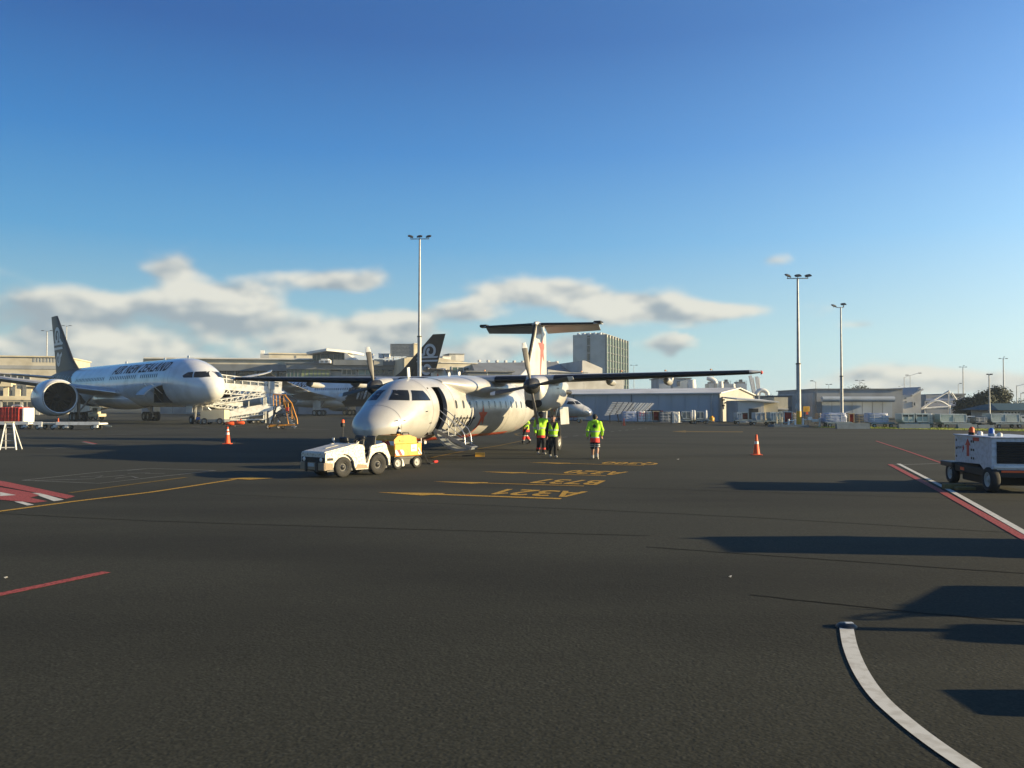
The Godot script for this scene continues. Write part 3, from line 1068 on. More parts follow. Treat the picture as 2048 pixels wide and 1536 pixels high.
func tree(called: String, label: String, at: Vector3, w: float, h: float, trunk_h: float, leaves: int, sd: int, leaf: Material, group := "", flat := 0.75) -> void:
	var o := thing(called, label, "tree", at, 0.0, group)
	var rng := RandomNumberGenerator.new()
	rng.seed = sd
	var st := S()
	tube(st, [Vector3.ZERO, Vector3(0.1, trunk_h * 0.6, 0), Vector3(0, trunk_h, 0.1)], [w * 0.05, w * 0.04, w * 0.03], 8)
	var clumps := []
	for i in 16:
		var a := rng.randf() * TAU
		var r := sqrt(rng.randf()) * w * 0.36
		var top := 1.0 - pow(r / (w * 0.5), 2.0) * 0.8
		var c := Vector3(cos(a) * r, lerpf(trunk_h * 0.75, h * 0.86, rng.randf() * top), sin(a) * r)
		clumps.append([c, w * rng.randf_range(0.14, 0.22)])
		if i < 8: tube(st, [Vector3(0, trunk_h * rng.randf_range(0.6, 1.0), 0), c * Vector3(0.5, 0.85, 0.5), c], [w * 0.022, w * 0.014, w * 0.005], 6)
	put("trunk", st, mats.bark, o)
	st = S()
	var p := PackedVector3Array()
	for i in leaves:
		var q: Array = clumps[rng.randi() % clumps.size()]
		var d := Vector3(rng.randfn(), rng.randfn() * flat, rng.randfn()).normalized()
		var c: Vector3 = q[0] + d * q[1] * rng.randf_range(0.55, 1.08)
		if c.y < trunk_h * 0.45: c.y = trunk_h * 0.45 + rng.randf() * 0.3
		var n := (d + Vector3(rng.randf_range(-0.7, 0.7), rng.randf_range(-0.4, 0.8), rng.randf_range(-0.7, 0.7))).normalized()
		var u := n.cross(Vector3(0.3, 1, 0.2)).normalized()
		var v := n.cross(u)
		var s := w * rng.randf_range(0.012, 0.026)
		p.append_array(quad_pts(c - u * s, c + v * s * 0.6, c + u * s, c - v * s * 0.6))
	facing(st, p, Vector3(0.2, 1, 0.3))
	put("crown", st, leaf, o)

func lamp_pole(called: String, label: String, x: float, ytop: float, d: float, w: float, heads: Array, group := "") -> Node3D:
	var at := gx(x, d)
	var h := hy(ytop, d)
	var o := thing(called, label, "light pole", at, 0.0, group)
	var st := S()
	tube(st, [Vector3.ZERO, Vector3(0, h * 0.5, 0), Vector3(0, h, 0)], [w, w * 0.75, w * 0.5], 8)
	put("pole", st, mats.galvanised, o)
	for q in heads:
		st = S()
		var e := Vector3(q[0], h + q[1], q[2])
		bar(st, Vector3(0, h - 0.1, 0), e, 0.07)
		put("arm", st, mats.galvanised, o)
		st = S()
		box(st, e + Vector3(q[3] * 0.5, 0, 0), Vector3(absf(q[3]), 0.16, 0.4), Basis(), 0.05)
		put("lamp_head", st, mats.dark_metal, o)
	return o

func dolly(at: Vector3, l: float, label: String, turn := 0.0) -> Node3D:
	var o := thing("cargo_dolly", label, "dolly", at, turn, "cargo dollies parked in the rows")
	var st := S()
	bx(st, Vector3(-l * 0.5, 0.36, -0.8), Vector3(l * 0.5, 0.5, 0.8), 0.02)
	for i in 7: bar(st, Vector3(lerpf(-l * 0.45, l * 0.45, i / 6.0), 0.52, -0.75), Vector3(lerpf(-l * 0.45, l * 0.45, i / 6.0), 0.52, 0.75), 0.06)
	put("deck", st, mats.dolly_grey, o)
	st = S()
	bar(st, Vector3(l * 0.5, 0.4, 0), Vector3(l * 0.5 + 0.8, 0.25, 0), 0.08)
	put("tow_arm", st, mats.dolly_grey, o)
	for x in [-l * 0.36, l * 0.36]:
		for z in [-0.65, 0.65]: wheel(o, Vector3(x, 0.19, z), Vector3(0, 0, 1), 0.19, 0.14)
	return o

# cargo boxes of the row: kind 0 metal container, 1 wrapped pallet, 2 curtained cart
func cargo(called: String, label: String, cat: String, kind: int, x0: float, x1: float, y0: float, d: float, base: float, body: Material, trim: Material, sd := 1) -> void:
	var a := gx(x0, d)
	var b := gx(x1, d)
	var w := b.x - a.x
	var h := hy(y0, d) - base
	var o := thing(called, label, cat, Vector3((a.x + b.x) * 0.5, base, -d - 0.8))
	var st := S()
	var dp := 1.5
	var rng := RandomNumberGenerator.new()
	rng.seed = sd
	if kind == 0:
		prism(st, [Vector2(-w * 0.5 + 0.12, 0), Vector2(w * 0.5, 0), Vector2(w * 0.5, h), Vector2(-w * 0.5, h), Vector2(-w * 0.5, 0.35 * h)], Transform3D(), dp)
		put("body", st, body, o)
		st = S()
		for x in [-w * 0.5, 0.0, w * 0.5 - 0.06]: bx(st, Vector3(x, 0.02 if x > -w * 0.4 else 0.36 * h, dp * 0.5), Vector3(x + 0.06, h, dp * 0.5 + 0.04))
		for y in [0.02, h - 0.08]: bx(st, Vector3(-w * 0.5 + 0.14, y, dp * 0.5 + 0.003), Vector3(w * 0.5 - 0.002, y + 0.07, dp * 0.5 + 0.036))
		put("frame", st, mats.bright_metal, o)
		st = S()
		bx(st, Vector3(-w * 0.42, h * 0.66, dp * 0.5 + 0.004), Vector3(w * 0.40, h * 0.82, dp * 0.5 + 0.02))
		put("label_band", st, trim, o)
		st = S()
		bx(st, Vector3(w * 0.06, h * 0.1, dp * 0.5 + 0.006), Vector3(w * 0.42, h * 0.6, dp * 0.5 + 0.022))
		put("door_panel", st, body, o)
	elif kind == 1:
		# a wrapped load: a bulging stack under film
		var rings := []
		for i in 6:
			var t := i / 5.0
			var r := PackedVector3Array()
			for k in 20:
				var g := TAU * k / 20.0
				var s := pow(absf(cos(g)), 0.35) * signf(cos(g))
				var c := pow(absf(sin(g)), 0.35) * signf(sin(g))
				var bulge := 1.0 - 0.10 * pow(t, 3.0) + rng.randf_range(-0.035, 0.035)
				r.append(Vector3(s * w * 0.5 * bulge, t * h + rng.randf_range(-0.03, 0.03), c * dp * 0.5 * bulge))
			rings.append(r)
		loft(st, rings, true, false)
		put("wrapped_load", st, body, o)
		st = S()
		for i in 3:
			var y := h * (0.25 + 0.27 * i)
			bx(st, Vector3(-w * 0.47, y, dp * 0.5 - 0.02), Vector3(w * 0.47, y + 0.035, dp * 0.5 + 0.012))
		for i in 2: bx(st, Vector3(w * (-0.25 + 0.45 * i), 0.05, dp * 0.5 - 0.02), Vector3(w * (-0.25 + 0.45 * i) + 0.035, h * 0.96, dp * 0.5 + 0.016))
		put("strap", st, trim, o)
		st = S()
		bx(st, Vector3(-w * 0.5, -0.06, -dp * 0.5), Vector3(w * 0.5, 0.0, dp * 0.5))
		put("pallet_base", st, mats.grey_metal, o)
	else:
		bx(st, Vector3(-w * 0.5, 0, -dp * 0.5), Vector3(w * 0.5, 0.12, dp * 0.5))
		put("deck", st, mats.dolly_grey, o)
		st = S()
		for x in [-w * 0.5, w * 0.5 - 0.08]:
			for z in [-dp * 0.5, dp * 0.5 - 0.08]: bx(st, Vector3(x, 0.12, z), Vector3(x + 0.08, h, z + 0.08))
		put("post", st, trim, o)
		st = S()
		bx(st, Vector3(-w * 0.53, h, -dp * 0.53), Vector3(w * 0.53, h + 0.08, dp * 0.53))
		put("roof", st, trim, o)
		# curtain with folds
		var rings := []
		for i in 25:
			var x := lerpf(-w * 0.46, w * 0.46, i / 24.0)
			var z := dp * 0.5 - 0.06 + 0.045 * sin(i * 1.7 + sd)
			rings.append(PackedVector3Array([Vector3(x, 0.14, z), Vector3(x, h - 0.01, z), Vector3(x, h - 0.01, z - 0.02), Vector3(x, 0.14, z - 0.02)]))
		st = S()
		loft(st, rings)
		put("curtain", st, body, o)

func build_right_side() -> void:
	var o: Node3D
	var st: SurfaceTool
	# the long shed with its pale roof: corner post at column 1438, wall running left and slightly away
	o = thing("freight_shed", "long blue grey freight shed with a pale roof behind the turboprop", "building")
	var C := gx(1438, 114)
	var u := Vector3(-0.85, 0, -0.53).normalized()
	var v := Vector3(0.53, 0, -0.85).normalized()
	var eave := hy(786.5, 114)
	var ridge := hy(777.0, 121)
	var L := 52.0
	var Wd := 17.0
	var up := Vector3.UP
	var far := C + u * L
	st = S()
	loft(st, [PackedVector3Array([C, far, far + v * 0.3, C + v * 0.3]), PackedVector3Array([C + up * eave, far + up * eave, far + v * 0.3 + up * eave, C + v * 0.3 + up * eave])], true, false)
	var wall := put("wall", st, mats.shed_blue, o)
	for i in 26:
		st = S()
		var p0 := C + u * (i * 2.0 + 0.9)
		bar(st, p0 - v * 0.04 + up * 0.05, p0 - v * 0.04 + up * (eave - 0.02), 0.10)
		put("rib", st, mats.shed_blue, wall)
	st = S()
	var m := C + v * (Wd * 0.5)
	var e := C + v * Wd
	prism(st, [Vector2(0, 0), Vector2(Wd, 0), Vector2(Wd, eave * 0.96), Vector2(Wd * 0.5, ridge), Vector2(0, eave)], Transform3D(Basis(v, up, v.cross(up)), C), 0.25)
	var gable := put("gable_wall", st, mt("gable_grey", Color(0.36, 0.355, 0.34), 0.75, 0.0, {"scale": 0.03}), o)
	st = S()
	var gout := v.cross(up)
	if gout.x < 0: gout = -gout
	for q in [[1.2, 3.0], [1.2, 2.2], [2.2, 2.6]]: box(st, C + v * q[0] + up * q[1] + gout * 0.25, Vector3(0.3, 0.2, 0.3))
	put("wall_lamp", st, mats.dark_metal, gable)
	st = S()
	for q in [[C - v * 0.5 + up * (eave - 0.05), m + up * ridge], [m + up * ridge, e + v * 0.4 + up * (eave * 0.96 - 0.1)]]:
		var over := -u * 0.5
		loft(st, [PackedVector3Array([q[0] + over, q[1] + over, q[1] + over + up * 0.14, q[0] + over + up * 0.14]), PackedVector3Array([q[0] + u * L, q[1] + u * L, q[1] + u * L + up * 0.14, q[0] + u * L + up * 0.14])], true, false)
	put("roof", st, mats.roof_white, o)
	for q in [[1.0, 0.16], [13.0, 0.1], [22.5, 0.1]]:
		st = S()
		cyl(st, C + u * q[0] - v * 0.2, C + u * q[0] - v * 0.2 + up * eave, q[1] * 0.7, -1, 8)
		put("downpipe", st, mats.dark_fascia if q[0] > 2 else mats.pale_wall, o)
	for q in [[8.5, 4.9], [32.0, 4.5], [24.0, 1.4]]:
		st = S()
		var p0: Vector3 = C + u * q[0] - v * 0.10
		loft(st, [PackedVector3Array([p0, p0 + u * q[1], p0 + u * q[1] + v * 0.05, p0 + v * 0.05]), PackedVector3Array([p0 + up * 1.55, p0 + u * q[1] + up * 1.55, p0 + u * q[1] + v * 0.05 + up * 1.55, p0 + v * 0.05 + up * 1.55])], true, false)
		put("dock_opening", st, mats.black, o)
		for k in [-0.35, q[1] + 0.35]:
			st = S()
			box(st, p0 + u * k - v * 0.4 + up * 1.0, Vector3(0.35, 1.0, 0.35), Basis(), 0.03)
			put("dock_bumper", st, mats.red_paint, o)
	# lean-to at its right
	o = thing("lean_to", "grey lean-to with a dark roller door right of the freight shed", "building")
	block(o, "wall", mats.pale_wall, [[1476, 1528, 801, 9999, 108, 6]])
	block(o, "end_wall", mats.cream_wall, [[1522.5, 1556, 805.5, 9999, 108.5, 6]])
	st = S()
	var a := px(1473, 799.5, 107.6)
	var b := px(1558, 805.5, 107.6)
	loft(st, [PackedVector3Array([Vector3(a.x, a.y, -107.4), Vector3(a.x, a.y + 0.16, -107.4), Vector3(a.x, a.y + 0.5, -115), Vector3(a.x, a.y + 0.3, -115)]), PackedVector3Array([Vector3(b.x, b.y, -107.4), Vector3(b.x, b.y + 0.16, -107.4), Vector3(b.x, b.y + 0.5, -115), Vector3(b.x, b.y + 0.3, -115)])], true, false)
	put("roof", st, mats.roof_white, o)
	block(o, "roller_door", mats.black, [[1498, 1517, 817, 838, 107.9, 0.08]])
	block(o, "downpipe", mats.pale_wall, [[1520.5, 1522, 806, 9999, 107.7, 0.1]])
	# rooftop machinery
	o = thing("plant_house", "pale plant house with a door above the freight shed roof", "building")
	block(o, "wall", mats.shed_blue, [[1318, 1382, 757, 9999, 141, 8]])
	block(o, "roof", mats.roof_grey, [[1316, 1384, 755.5, 757.2, 140.6, 9]])
	block(o, "door", mats.dark_fascia, [[1354, 1360, 762, 772, 140.9, 0.1]])
	for q in [[1374, 1392, 758, 779], [1340, 1347, 744, 757], [1436, 1447, 761, 779], [1460, 1471, 766, 779]]:
		var i := [1374, 1340, 1436, 1460].find(q[0])
		o = thing("exhaust_duct", ["tall white exhaust duct right of the plant house", "small white flue on top of the plant house", "white duct left of the middle cooling tower", "white duct left of the right cooling tower"][i], "duct")
		st = S()
		var c := px((q[0] + q[1]) * 0.5, q[2], 138)
		var r: float = (q[1] - q[0]) * 0.5 * 138.0 / F
		lathe(st, Vector3(c.x, hy(q[3] + 4, 138), -138), up, [[0, r * 0.8], [0.4, r], [(q[3] - q[2]) * 138.0 / F * 0.6, r], [(q[3] - q[2]) * 138.0 / F, r * 0.82], [(q[3] - q[2]) * 138.0 / F + 0.2, r * 0.9], [(q[3] - q[2]) * 138.0 / F + 0.2, 0.0]], 14)
		put("stack", st, mats.plain_white, o)
		st = S()
		cyl(st, Vector3(c.x, 0, -138), Vector3(c.x, hy(q[3] + 3, 138), -138), r * 0.7)
		put("riser", st, mats.grey_wall, o)
	var towers := ["cooling tower just right of the curved duct, leftmost of three", "cooling tower in the middle of the three above the shed roof", "cooling tower beside the leaning white chutes, rightmost of three"]
	for i in 3:
		var x0: float = [1418, 1446, 1472][i]
		var x1: float = [1436, 1461, 1494][i]
		o = thing("cooling_tower", towers[i], "cooling tower", Vector3.ZERO, 0.0, "cooling towers above the shed")
		block(o, "casing", mats.shed_blue, [[x0, x1, 767, 9999, 142, 3]])
		block(o, "cap", mats.roof_grey, [[x0 + 3, x1 - 3, 763.5, 767, 142.4, 2.2]])
		block(o, "fan_stack", mats.dark_metal, [[(x0 + x1) * 0.5 - 2, (x0 + x1) * 0.5 + 2, 759, 763.5, 142.8, 1]])
		block(o, "rail", mats.galvanised, [[x0, x1, 761.5, 762.1, 141.9, 0.06], [x0, x0 + 0.8, 761.5, 767, 141.95, 0.06], [x1 - 0.8, x1, 761.5, 767, 141.95, 0.06]])
	o = thing("curved_duct", "thick white curved duct bending down beyond the shed gable", "duct")
	st = S()
	var pts := []
	for k in 9:
		var t := PI * k / 8.0
		pts.append(px(1524 - 11 * cos(t), 790 - 9.5 * sin(t), 128))
	tube(st, pts, 0.34, 10)
	put("bend", st, mats.plain_white, o)
	for s in [0, 1]:
		o = thing("leaning_chute", ["white chute leaning on the roof, left of the pair", "white chute leaning on the roof, right of the pair"][s], "chute")
		st = S()
		bar(st, px(1508 + s * 10, 787, 131), px(1500 + s * 13, 751 + s * 2, 131), 0.42)
		put("trough", st, mats.plain_white, o)
		st = S()
		bar(st, px(1512 + s * 9, 790, 131.5), px(1506 + s * 12, 755, 131.5), 0.12)
		bar(st, px(1508 + s * 10, 787, 131), gx(1508 + s * 10, 131), 0.2)
		put("support", st, mats.plain_white, o)
	# white curved roof duct
	o = thing("arched_hood", "white arched hood on the shed roof between flue and cooling towers", "duct")
	st = S()
	pts = []
	for k in 8: pts.append(px(1414 + 17 * sin(PI * 0.5 * k / 7.0), 757 + 10 * (1.0 - cos(PI * 0.5 * k / 7.0)), 136))
	tube(st, pts, [0.3, 0.35, 0.4, 0.42, 0.42, 0.42, 0.4, 0.4], 10)
	put("hood", st, mats.plain_white, o)
	st = S()
	bar(st, pts[7], Vector3(pts[7].x, 0, -136), 0.4)
	put("riser", st, mats.grey_wall, o)
	# buildings between shed and hangar
	o = thing("cool_store", "low grey store building behind the light mast", "building")
	block(o, "wall", mats.grey_wall, [[1520, 1634, 792.5, 9999, 164, 16]])
	block(o, "roof", mats.roof_grey, [[1518, 1636, 791, 792.8, 163.5, 17]])
	block(o, "door", mats.dark_fascia, [[1576, 1600, 813, 9999, 163.9, 0.1], [1618, 1626, 805, 815, 163.9, 0.1]])
	o = thing("loading_store", "bright cream loading store in sun left of the light mast", "building")
	block(o, "wall", mats.cream_wall, [[1548.5, 1576, 794.5, 818, 149, 7]])
	block(o, "canopy", mats.roof_white, [[1545, 1577, 817, 819, 146.5, 9]])
	block(o, "lower_wall", mats.dark_fascia, [[1548, 1576, 819, 9999, 150, 6]])
	o = thing("hangar", "wide grey hangar with a closed door under a rolled canopy", "building")
	block(o, "wall", mats.grey_wall, [[1633, 1806, 778.5, 9999, 152, 22]])
	block(o, "wing_wall", mats.pale_wall, [[1624.5, 1633, 786, 9999, 152.6, 20]])
	block(o, "parapet", mats.roof_grey, [[1632, 1807, 777, 778.8, 151.7, 23]])
	st = S()
	a = px(1643, 798.5, 150.8)
	b = px(1787, 798.5, 150.8)
	cyl(st, Vector3(a.x, a.y, -150.6), Vector3(b.x, b.y, -150.6), 0.52, -1, 16)
	put("canopy_roll", st, mats.shed_blue, o)
	for i in 7: block(o, "door_panel", mats.shed_blue, [[1644 + i * 20.2, 1663.6 + i * 20.2, 803, 9999, 151.7, 0.12]])
	block(o, "door_jamb", mats.dark_fascia, [[1633.5, 1643.5, 803, 9999, 151.4, 0.4]])
	st = S()
	a = px(1806, 778, 152)
	b = px(1845, 780, 152)
	prism(st, [Vector2(a.x, 0), Vector2(b.x + 0.2, 0), Vector2(b.x + 0.2, b.y + 0.6), Vector2(px(1826, 791, 152).x, hy(791, 152)), Vector2(a.x, hy(789, 152))], Transform3D(Basis(), Vector3(0, 0, -163)), 20)
	put("gable_wall", st, mats.pale_wall, o)
	st = S()
	bar(st, px(1824, 791, 152.9), px(1846, 778.5, 152.9), 0.35, 0.3)
	put("barge_board", st, mats.roof_white, o)
	window(o, 1826, 1831, 804, 812, 152.9, 1, 1, mats.window_dark, mats.pale_wall)
	block(o, "wall_vent", mats.dark_fascia, [[1810, 1813, 795, 798, 152.9, 0.1], [1811, 1813.5, 802, 805, 152.9, 0.1]])
	# tensile arch
	o = thing("arch_canopy", "white mast and arch canopy right of the hangar", "canopy")
	st = S()
	var arch := []
	for k in 13:
		var t := k / 12.0
		arch.append(px(lerpf(1845, 1898, t), lerpf(817, 813, t) - 13.0 * sin(PI * t), 158))
	tube(st, arch, 0.22, 8)
	put("arch", st, mats.plain_white, o)
	st = S()
	tube(st, [px(1844, 817.5, 158), px(1899, 813, 158)], 0.25, 8)
	put("tie_beam", st, mats.plain_white, o)
	st = S()
	tube(st, [px(1862, 803, 158.5), px(1898, 782, 158.5)], 0.18, 8)
	tube(st, [px(1903, 786, 158.5), px(1917, 806, 158.5)], 0.18, 8)
	put("stay", st, mats.plain_white, o)
	st = S()
	var mb := gx(1898.5, 158.8)
	tube(st, [mb, px(1898, 781, 158.8)], [0.22, 0.18], 8)
	put("mast", st, mats.plain_white, o)
	for x in [1850, 1922]:
		st = S()
		cyl(st, gx(x, 158.4), Vector3(gx(x, 158.4).x, hy(812, 158.4), -158.4), 0.12)
		put("post", st, mats.plain_white, o)
	st = S()
	slab(st, 1880, 1925, 805, 813, 160, 5)
	put("fabric_roof", st, mats.pack_blue, o)
	o = thing("far_depot", "grey low depot behind the white arch canopy", "building")
	block(o, "wall", mats.grey_wall, [[1852, 1930, 790, 9999, 190, 14]])
	block(o, "roof", mats.roof_grey, [[1905, 1932, 787, 790.5, 189.5, 15]])
	block(o, "band", mats.pack_blue, [[1852, 1930, 797, 801, 189.8, 0.3]])
	window(o, 1850, 1930, 803, 812, 189.8, 10, 1, mats.window_dark, mats.pale_wall)
	o = thing("green_roof_house", "low pale building with a dark green roof beside the round tree", "building")
	block(o, "wall", mats.pale_wall, [[2004, 2140, 821, 9999, 118, 8]])
	st = S()
	a = px(1994, 820.5, 117)
	b = px(2150, 820.5, 117)
	loft(st, [PackedVector3Array([Vector3(a.x, a.y, -116.6), Vector3(a.x + 2.0, a.y + 1.0, -122), Vector3(a.x, a.y, -127)]), PackedVector3Array([Vector3(b.x, a.y, -116.6), Vector3(b.x, a.y + 1.0, -122), Vector3(b.x, a.y, -127)])], true, false)
	put("roof", st, mt("roof_green", Color(0.02, 0.055, 0.05), 0.6), o)
	window(o, 2008, 2040, 823, 828, 117.9, 5, 1, mats.window_dark, mats.plain_white)
	# trees
	var leaf := mt("leaf_dark", Color(0.02, 0.03, 0.012), 0.8, 0.0, {"scale": 0.8})
	tree("round_tree", "broad dark round crowned tree behind the cargo boxes", gx(1972, 131), 9.6, hy(776, 131), 1.6, 15000, 3, leaf)
	tree("round_tree", "small dark tree at the right edge behind the street lamp", gx(2046, 150), 5.5, hy(797, 150), 1.2, 1800, 5, leaf)
	tree("pine_tree", "wide flat topped pine above the middle of the hangar roof", gx(1716, 230), 11.0, hy(765, 230), 6.0, 1800, 7, leaf, "", 0.35)
	tree("pine_tree", "low dark tree top above the right end of the hangar roof", gx(1797, 205), 9.0, hy(774.5, 205), 4.0, 1200, 9, leaf, "", 0.35)
	tree("pine_tree", "dark tree top above the cool store next to the mast", gx(1604, 215), 6.0, hy(788, 215), 2.0, 900, 10, leaf, "", 0.35)
	tree("pine_tree", "dark tree top left of the cool store above the lean-to roof", gx(1538, 215), 5.0, hy(783, 215), 2.5, 700, 12, leaf, "", 0.35)
	tree("bare_tree", "thin small tree above the shed roof right of the tower", gx(1283, 190), 2.6, hy(761, 190), 4.0, 300, 13, leaf)
	# sign, mast fence, barriers
	o = thing("warning_sign", "square yellow sign on posts by the white rails", "sign", gx(1612.5, 92))
	st = S()
	bx(st, Vector3(-0.37, hy(823.5, 92), 0), Vector3(0.37, hy(812.8, 92), 0.05), 0.01)
	var brd := put("board", st, mats.sign_yellow, o)
	st = S()
	for k in 3: bx(st, Vector3(-0.22, hy(815.5 + k * 2.6, 92), 0.052), Vector3(0.22 - 0.05 * k, hy(816.1 + k * 2.6, 92), 0.06))
	put("print", st, mt("print_brown", Color(0.32, 0.14, 0.01), 0.6), brd)
	st = S()
	bx(st, Vector3(-0.06, hy(829, 92), 0.01), Vector3(0.2, hy(823.7, 92), 0.05))
	put("lower_plate", st, mats.cone_orange, o)
	st = S()
	for x in [-0.2, 0.2]: bx(st, Vector3(x - 0.03, 0, -0.06), Vector3(x + 0.03, hy(814, 92), -0.01))
	put("post", st, mats.dark_metal, o)
	o = thing("kerb_island", "pale blue grey kerbed plinth under the white rails", "plinth")
	block(o, "plinth", mats.barrier_blue, [[1548, 1618, 850.0, 9999, 84, 2.0]])
	for q in [[1553, 834, "left slim yellow bollard on the kerbed plinth"], [1563, 835, "right slim yellow bollard on the kerbed plinth"]]:
		o = thing("bollard", q[2], "bollard", gx(q[0], 85) + Vector3(0, hy(850, 84), 0))
		st = S()
		cyl(st, Vector3.ZERO, Vector3(0, hy(q[1], 85) - hy(850, 84), 0), 0.07, 0.07, 10)
		put("post", st, mats.cream_wall, o)
		st = S()
		lathe(st, Vector3(0, hy(q[1], 85) - hy(850, 84), 0), up, [[0, 0.07], [0.05, 0.05], [0.07, 0.0]], 10)
		put("cap", st, mats.cream_wall, o)
	for q in [[1577, 1590, 838, "small white rail left of the mast foot"], [1606, 1639, 836, "larger white rail with a meter box right of the mast"]]:
		o = thing("guard_rail", q[3], "guard rail", Vector3(0, 0, 0))
		var y0 := hy(850, 84)
		st = S()
		for x in [q[0], q[1]]:
			var f := gx(x, 85)
			cyl(st, Vector3(f.x, y0 if x < 1618 else 0.0, -85), Vector3(f.x, hy(q[2], 85), -85), 0.1, -1, 10)
		put("post", st, mats.white_paint, o)
		st = S()
		for y in [q[2] + 3.0]: bar(st, Vector3(gx(q[0], 85).x, hy(y, 85), -85), Vector3(gx(q[1], 85).x, hy(y, 85), -85), 0.09)
		put("rail", st, mats.white_paint, o)
		if q[0] > 1600:
			block(o, "meter_box", mats.white_paint, [[1617, 1624, 833.5, 850, 84.6, 0.3]])
			block(o, "cabinet", mats.pale_wall, [[1625, 1637, 843.5, 851, 84.5, 0.5]])
	var walls := [[1672, 1738, 846.5, "blue grey concrete barrier left of the second wrapped pallet"], [1796, 1858, 848, "blue grey concrete barrier below the two striped containers"], [1914, 1952, 848.5, "blue grey concrete barrier right of the big green container"], [1954, 1986, 850, "short blue grey barrier behind the white power unit"]]
	for q in walls:
		o = thing("concrete_barrier", q[3], "barrier", Vector3.ZERO, 0.0, "concrete barriers along the apron edge")
		st = S()
		a = px(q[0], q[2], 78)
		b = px(q[1], q[2], 78)
		prism(st, [Vector2(-0.3, 0), Vector2(0.3, 0), Vector2(0.2, 0.25), Vector2(0.12, a.y), Vector2(-0.12, a.y), Vector2(-0.2, 0.25)], Transform3D(Basis(Vector3.FORWARD, Vector3.UP, Vector3.RIGHT), Vector3((a.x + b.x) * 0.5, 0, -78)), b.x - a.x)
		put("block", st, mats.barrier_blue, o)
	# cargo on the right
	var d := 82.0
	var k := 0.55
	cargo("cargo_container", "small grey container left of the white rails, nearest the lean-to", "container", 0, 1511, 1530, 825, 92, 0.5, mats.pack_grey, mats.grey_metal)
	cargo("cargo_container", "narrow grey green container behind the slim yellow bollards", "container", 0, 1541, 1552, 824.5, 90, 0.5, mats.pack_green, mats.grey_metal)
	cargo("cargo_container", "square grey container between bollards and red covered load", "container", 0, 1552.5, 1566, 824.5, 92, 0.6, mats.pack_green, mats.grey_metal)
	cargo("baggage_cart", "dark red curtained cart left of the tall mast foot", "cart", 2, 1568, 1585, 824.5, 89, 0.3, mats.red_cloth, mats.pack_grey, 2)
	cargo("cargo_pallet", "brown carton load behind the mast foot", "pallet load", 1, 1586, 1601, 826, 94, 0.3, mats.carton, mats.plain_white, 3)
	cargo("cargo_pallet", "narrow grey wrapped load left of the big blue wrapped pallet", "pallet load", 1, 1638, 1648, 826.5, 88, 0.3, mats.carton, mats.plain_white, 4)
	cargo("cargo_pallet", "wide blue wrapped pallet load left of the third mast", "pallet load", 1, 1650, 1696, 826, 84, k, mats.pack_blue, mats.plain_white, 5)
	cargo("baggage_cart", "brown red curtained cart right of the wide blue pallet", "cart", 2, 1698, 1709, 828, 85, 0.3, mats.red_cloth, mats.carton, 6)
	cargo("cargo_pallet", "dark mixed load in an open tan frame", "pallet load", 1, 1712, 1736, 828, 86, 0.4, mats.dark_fascia, mats.carton, 7)
	cargo("cargo_pallet", "blue white wrapped pallet load with a sunlit right end", "pallet load", 1, 1738, 1780, 826.5, 82, k, mats.pack_blue, mats.plain_white, 8)
	cargo("cargo_container", "grey green container with dark stripe, left of the pair", "container", 0, 1804, 1829, 827, 81, k, mats.pack_green, mats.navy_cloth)
	cargo("cargo_container", "grey green container with dark stripe, right of the pair", "container", 0, 1832, 1857, 827, 81, k, mats.pack_green, mats.navy_cloth)
	cargo("cargo_pallet", "bright white wrapped stack right of the striped containers", "pallet load", 1, 1858, 1868, 827, 81, 0.4, mats.plain_white, mats.pack_grey, 9)
	cargo("cargo_container", "largest green container left of the dark wrapped bundle", "container", 0, 1880, 1933, 828, 80, k, mats.pack_green, mats.pack_green)
	cargo("cargo_container", "grey container with a small dark panel beside the largest green container", "container", 0, 1934, 1950, 832, 81, k, mats.pack_grey, mats.navy_cloth)
	cargo("cargo_pallet", "dark wrapped bundle with a white sunlit side", "pallet load", 1, 1952, 1976, 834, 80, 0.6, mats.dark_fascia, mats.plain_white, 11)
	cargo("cargo_container", "long green container with doors at the right edge", "container", 0, 1982, 2039, 827.5, 80, k, mats.pack_green, mats.pack_green)
	cargo("cargo_container", "grey container cut by the right edge of the view", "container", 0, 2042, 2075, 831, 81, k, mats.pack_grey, mats.navy_cloth)
	var ds := [[1520, 92.8, 2.4], [1673, 84.8, 2.6], [1759, 82.8, 2.3], [1817, 81.8, 1.5], [1844, 81.8, 1.5], [1906, 80.8, 2.7], [1942, 81.8, 1.2], [2010, 80.8, 2.8], [2058, 81.8, 1.8], [1560, 92.8, 2.2]]
	var dl := ["dolly under the small grey container near the lean-to", "dolly under the wide blue wrapped pallet", "dolly under the sunlit blue white pallet", "dolly under the left striped container", "dolly under the right striped container", "dolly under the largest green container", "dolly under the grey container with the dark panel", "dolly under the long green container with doors", "dolly under the container at the right edge", "dolly under the square grey container by the bollards"]
	for i in ds.size(): dolly(gx(ds[i][0], ds[i][1]), ds[i][2], dl[i])
	# the row before the shed
	cargo("cargo_pallet", "white and blue printed pallet load beside the slatted ramp", "pallet load", 1, 1246, 1275, 823, 98, 0.35, mats.pack_blue, mats.plain_white, 21)
	cargo("cargo_pallet", "white pallet load with a red print patch", "pallet load", 1, 1276, 1291, 822.5, 98, 0.35, mats.plain_white, mats.red_paint, 22)
	cargo("cargo_pallet", "grey sacks load between red print load and maroon cart", "pallet load", 1, 1291.5, 1305, 823, 98, 0.35, mats.pack_grey, mats.carton, 23)
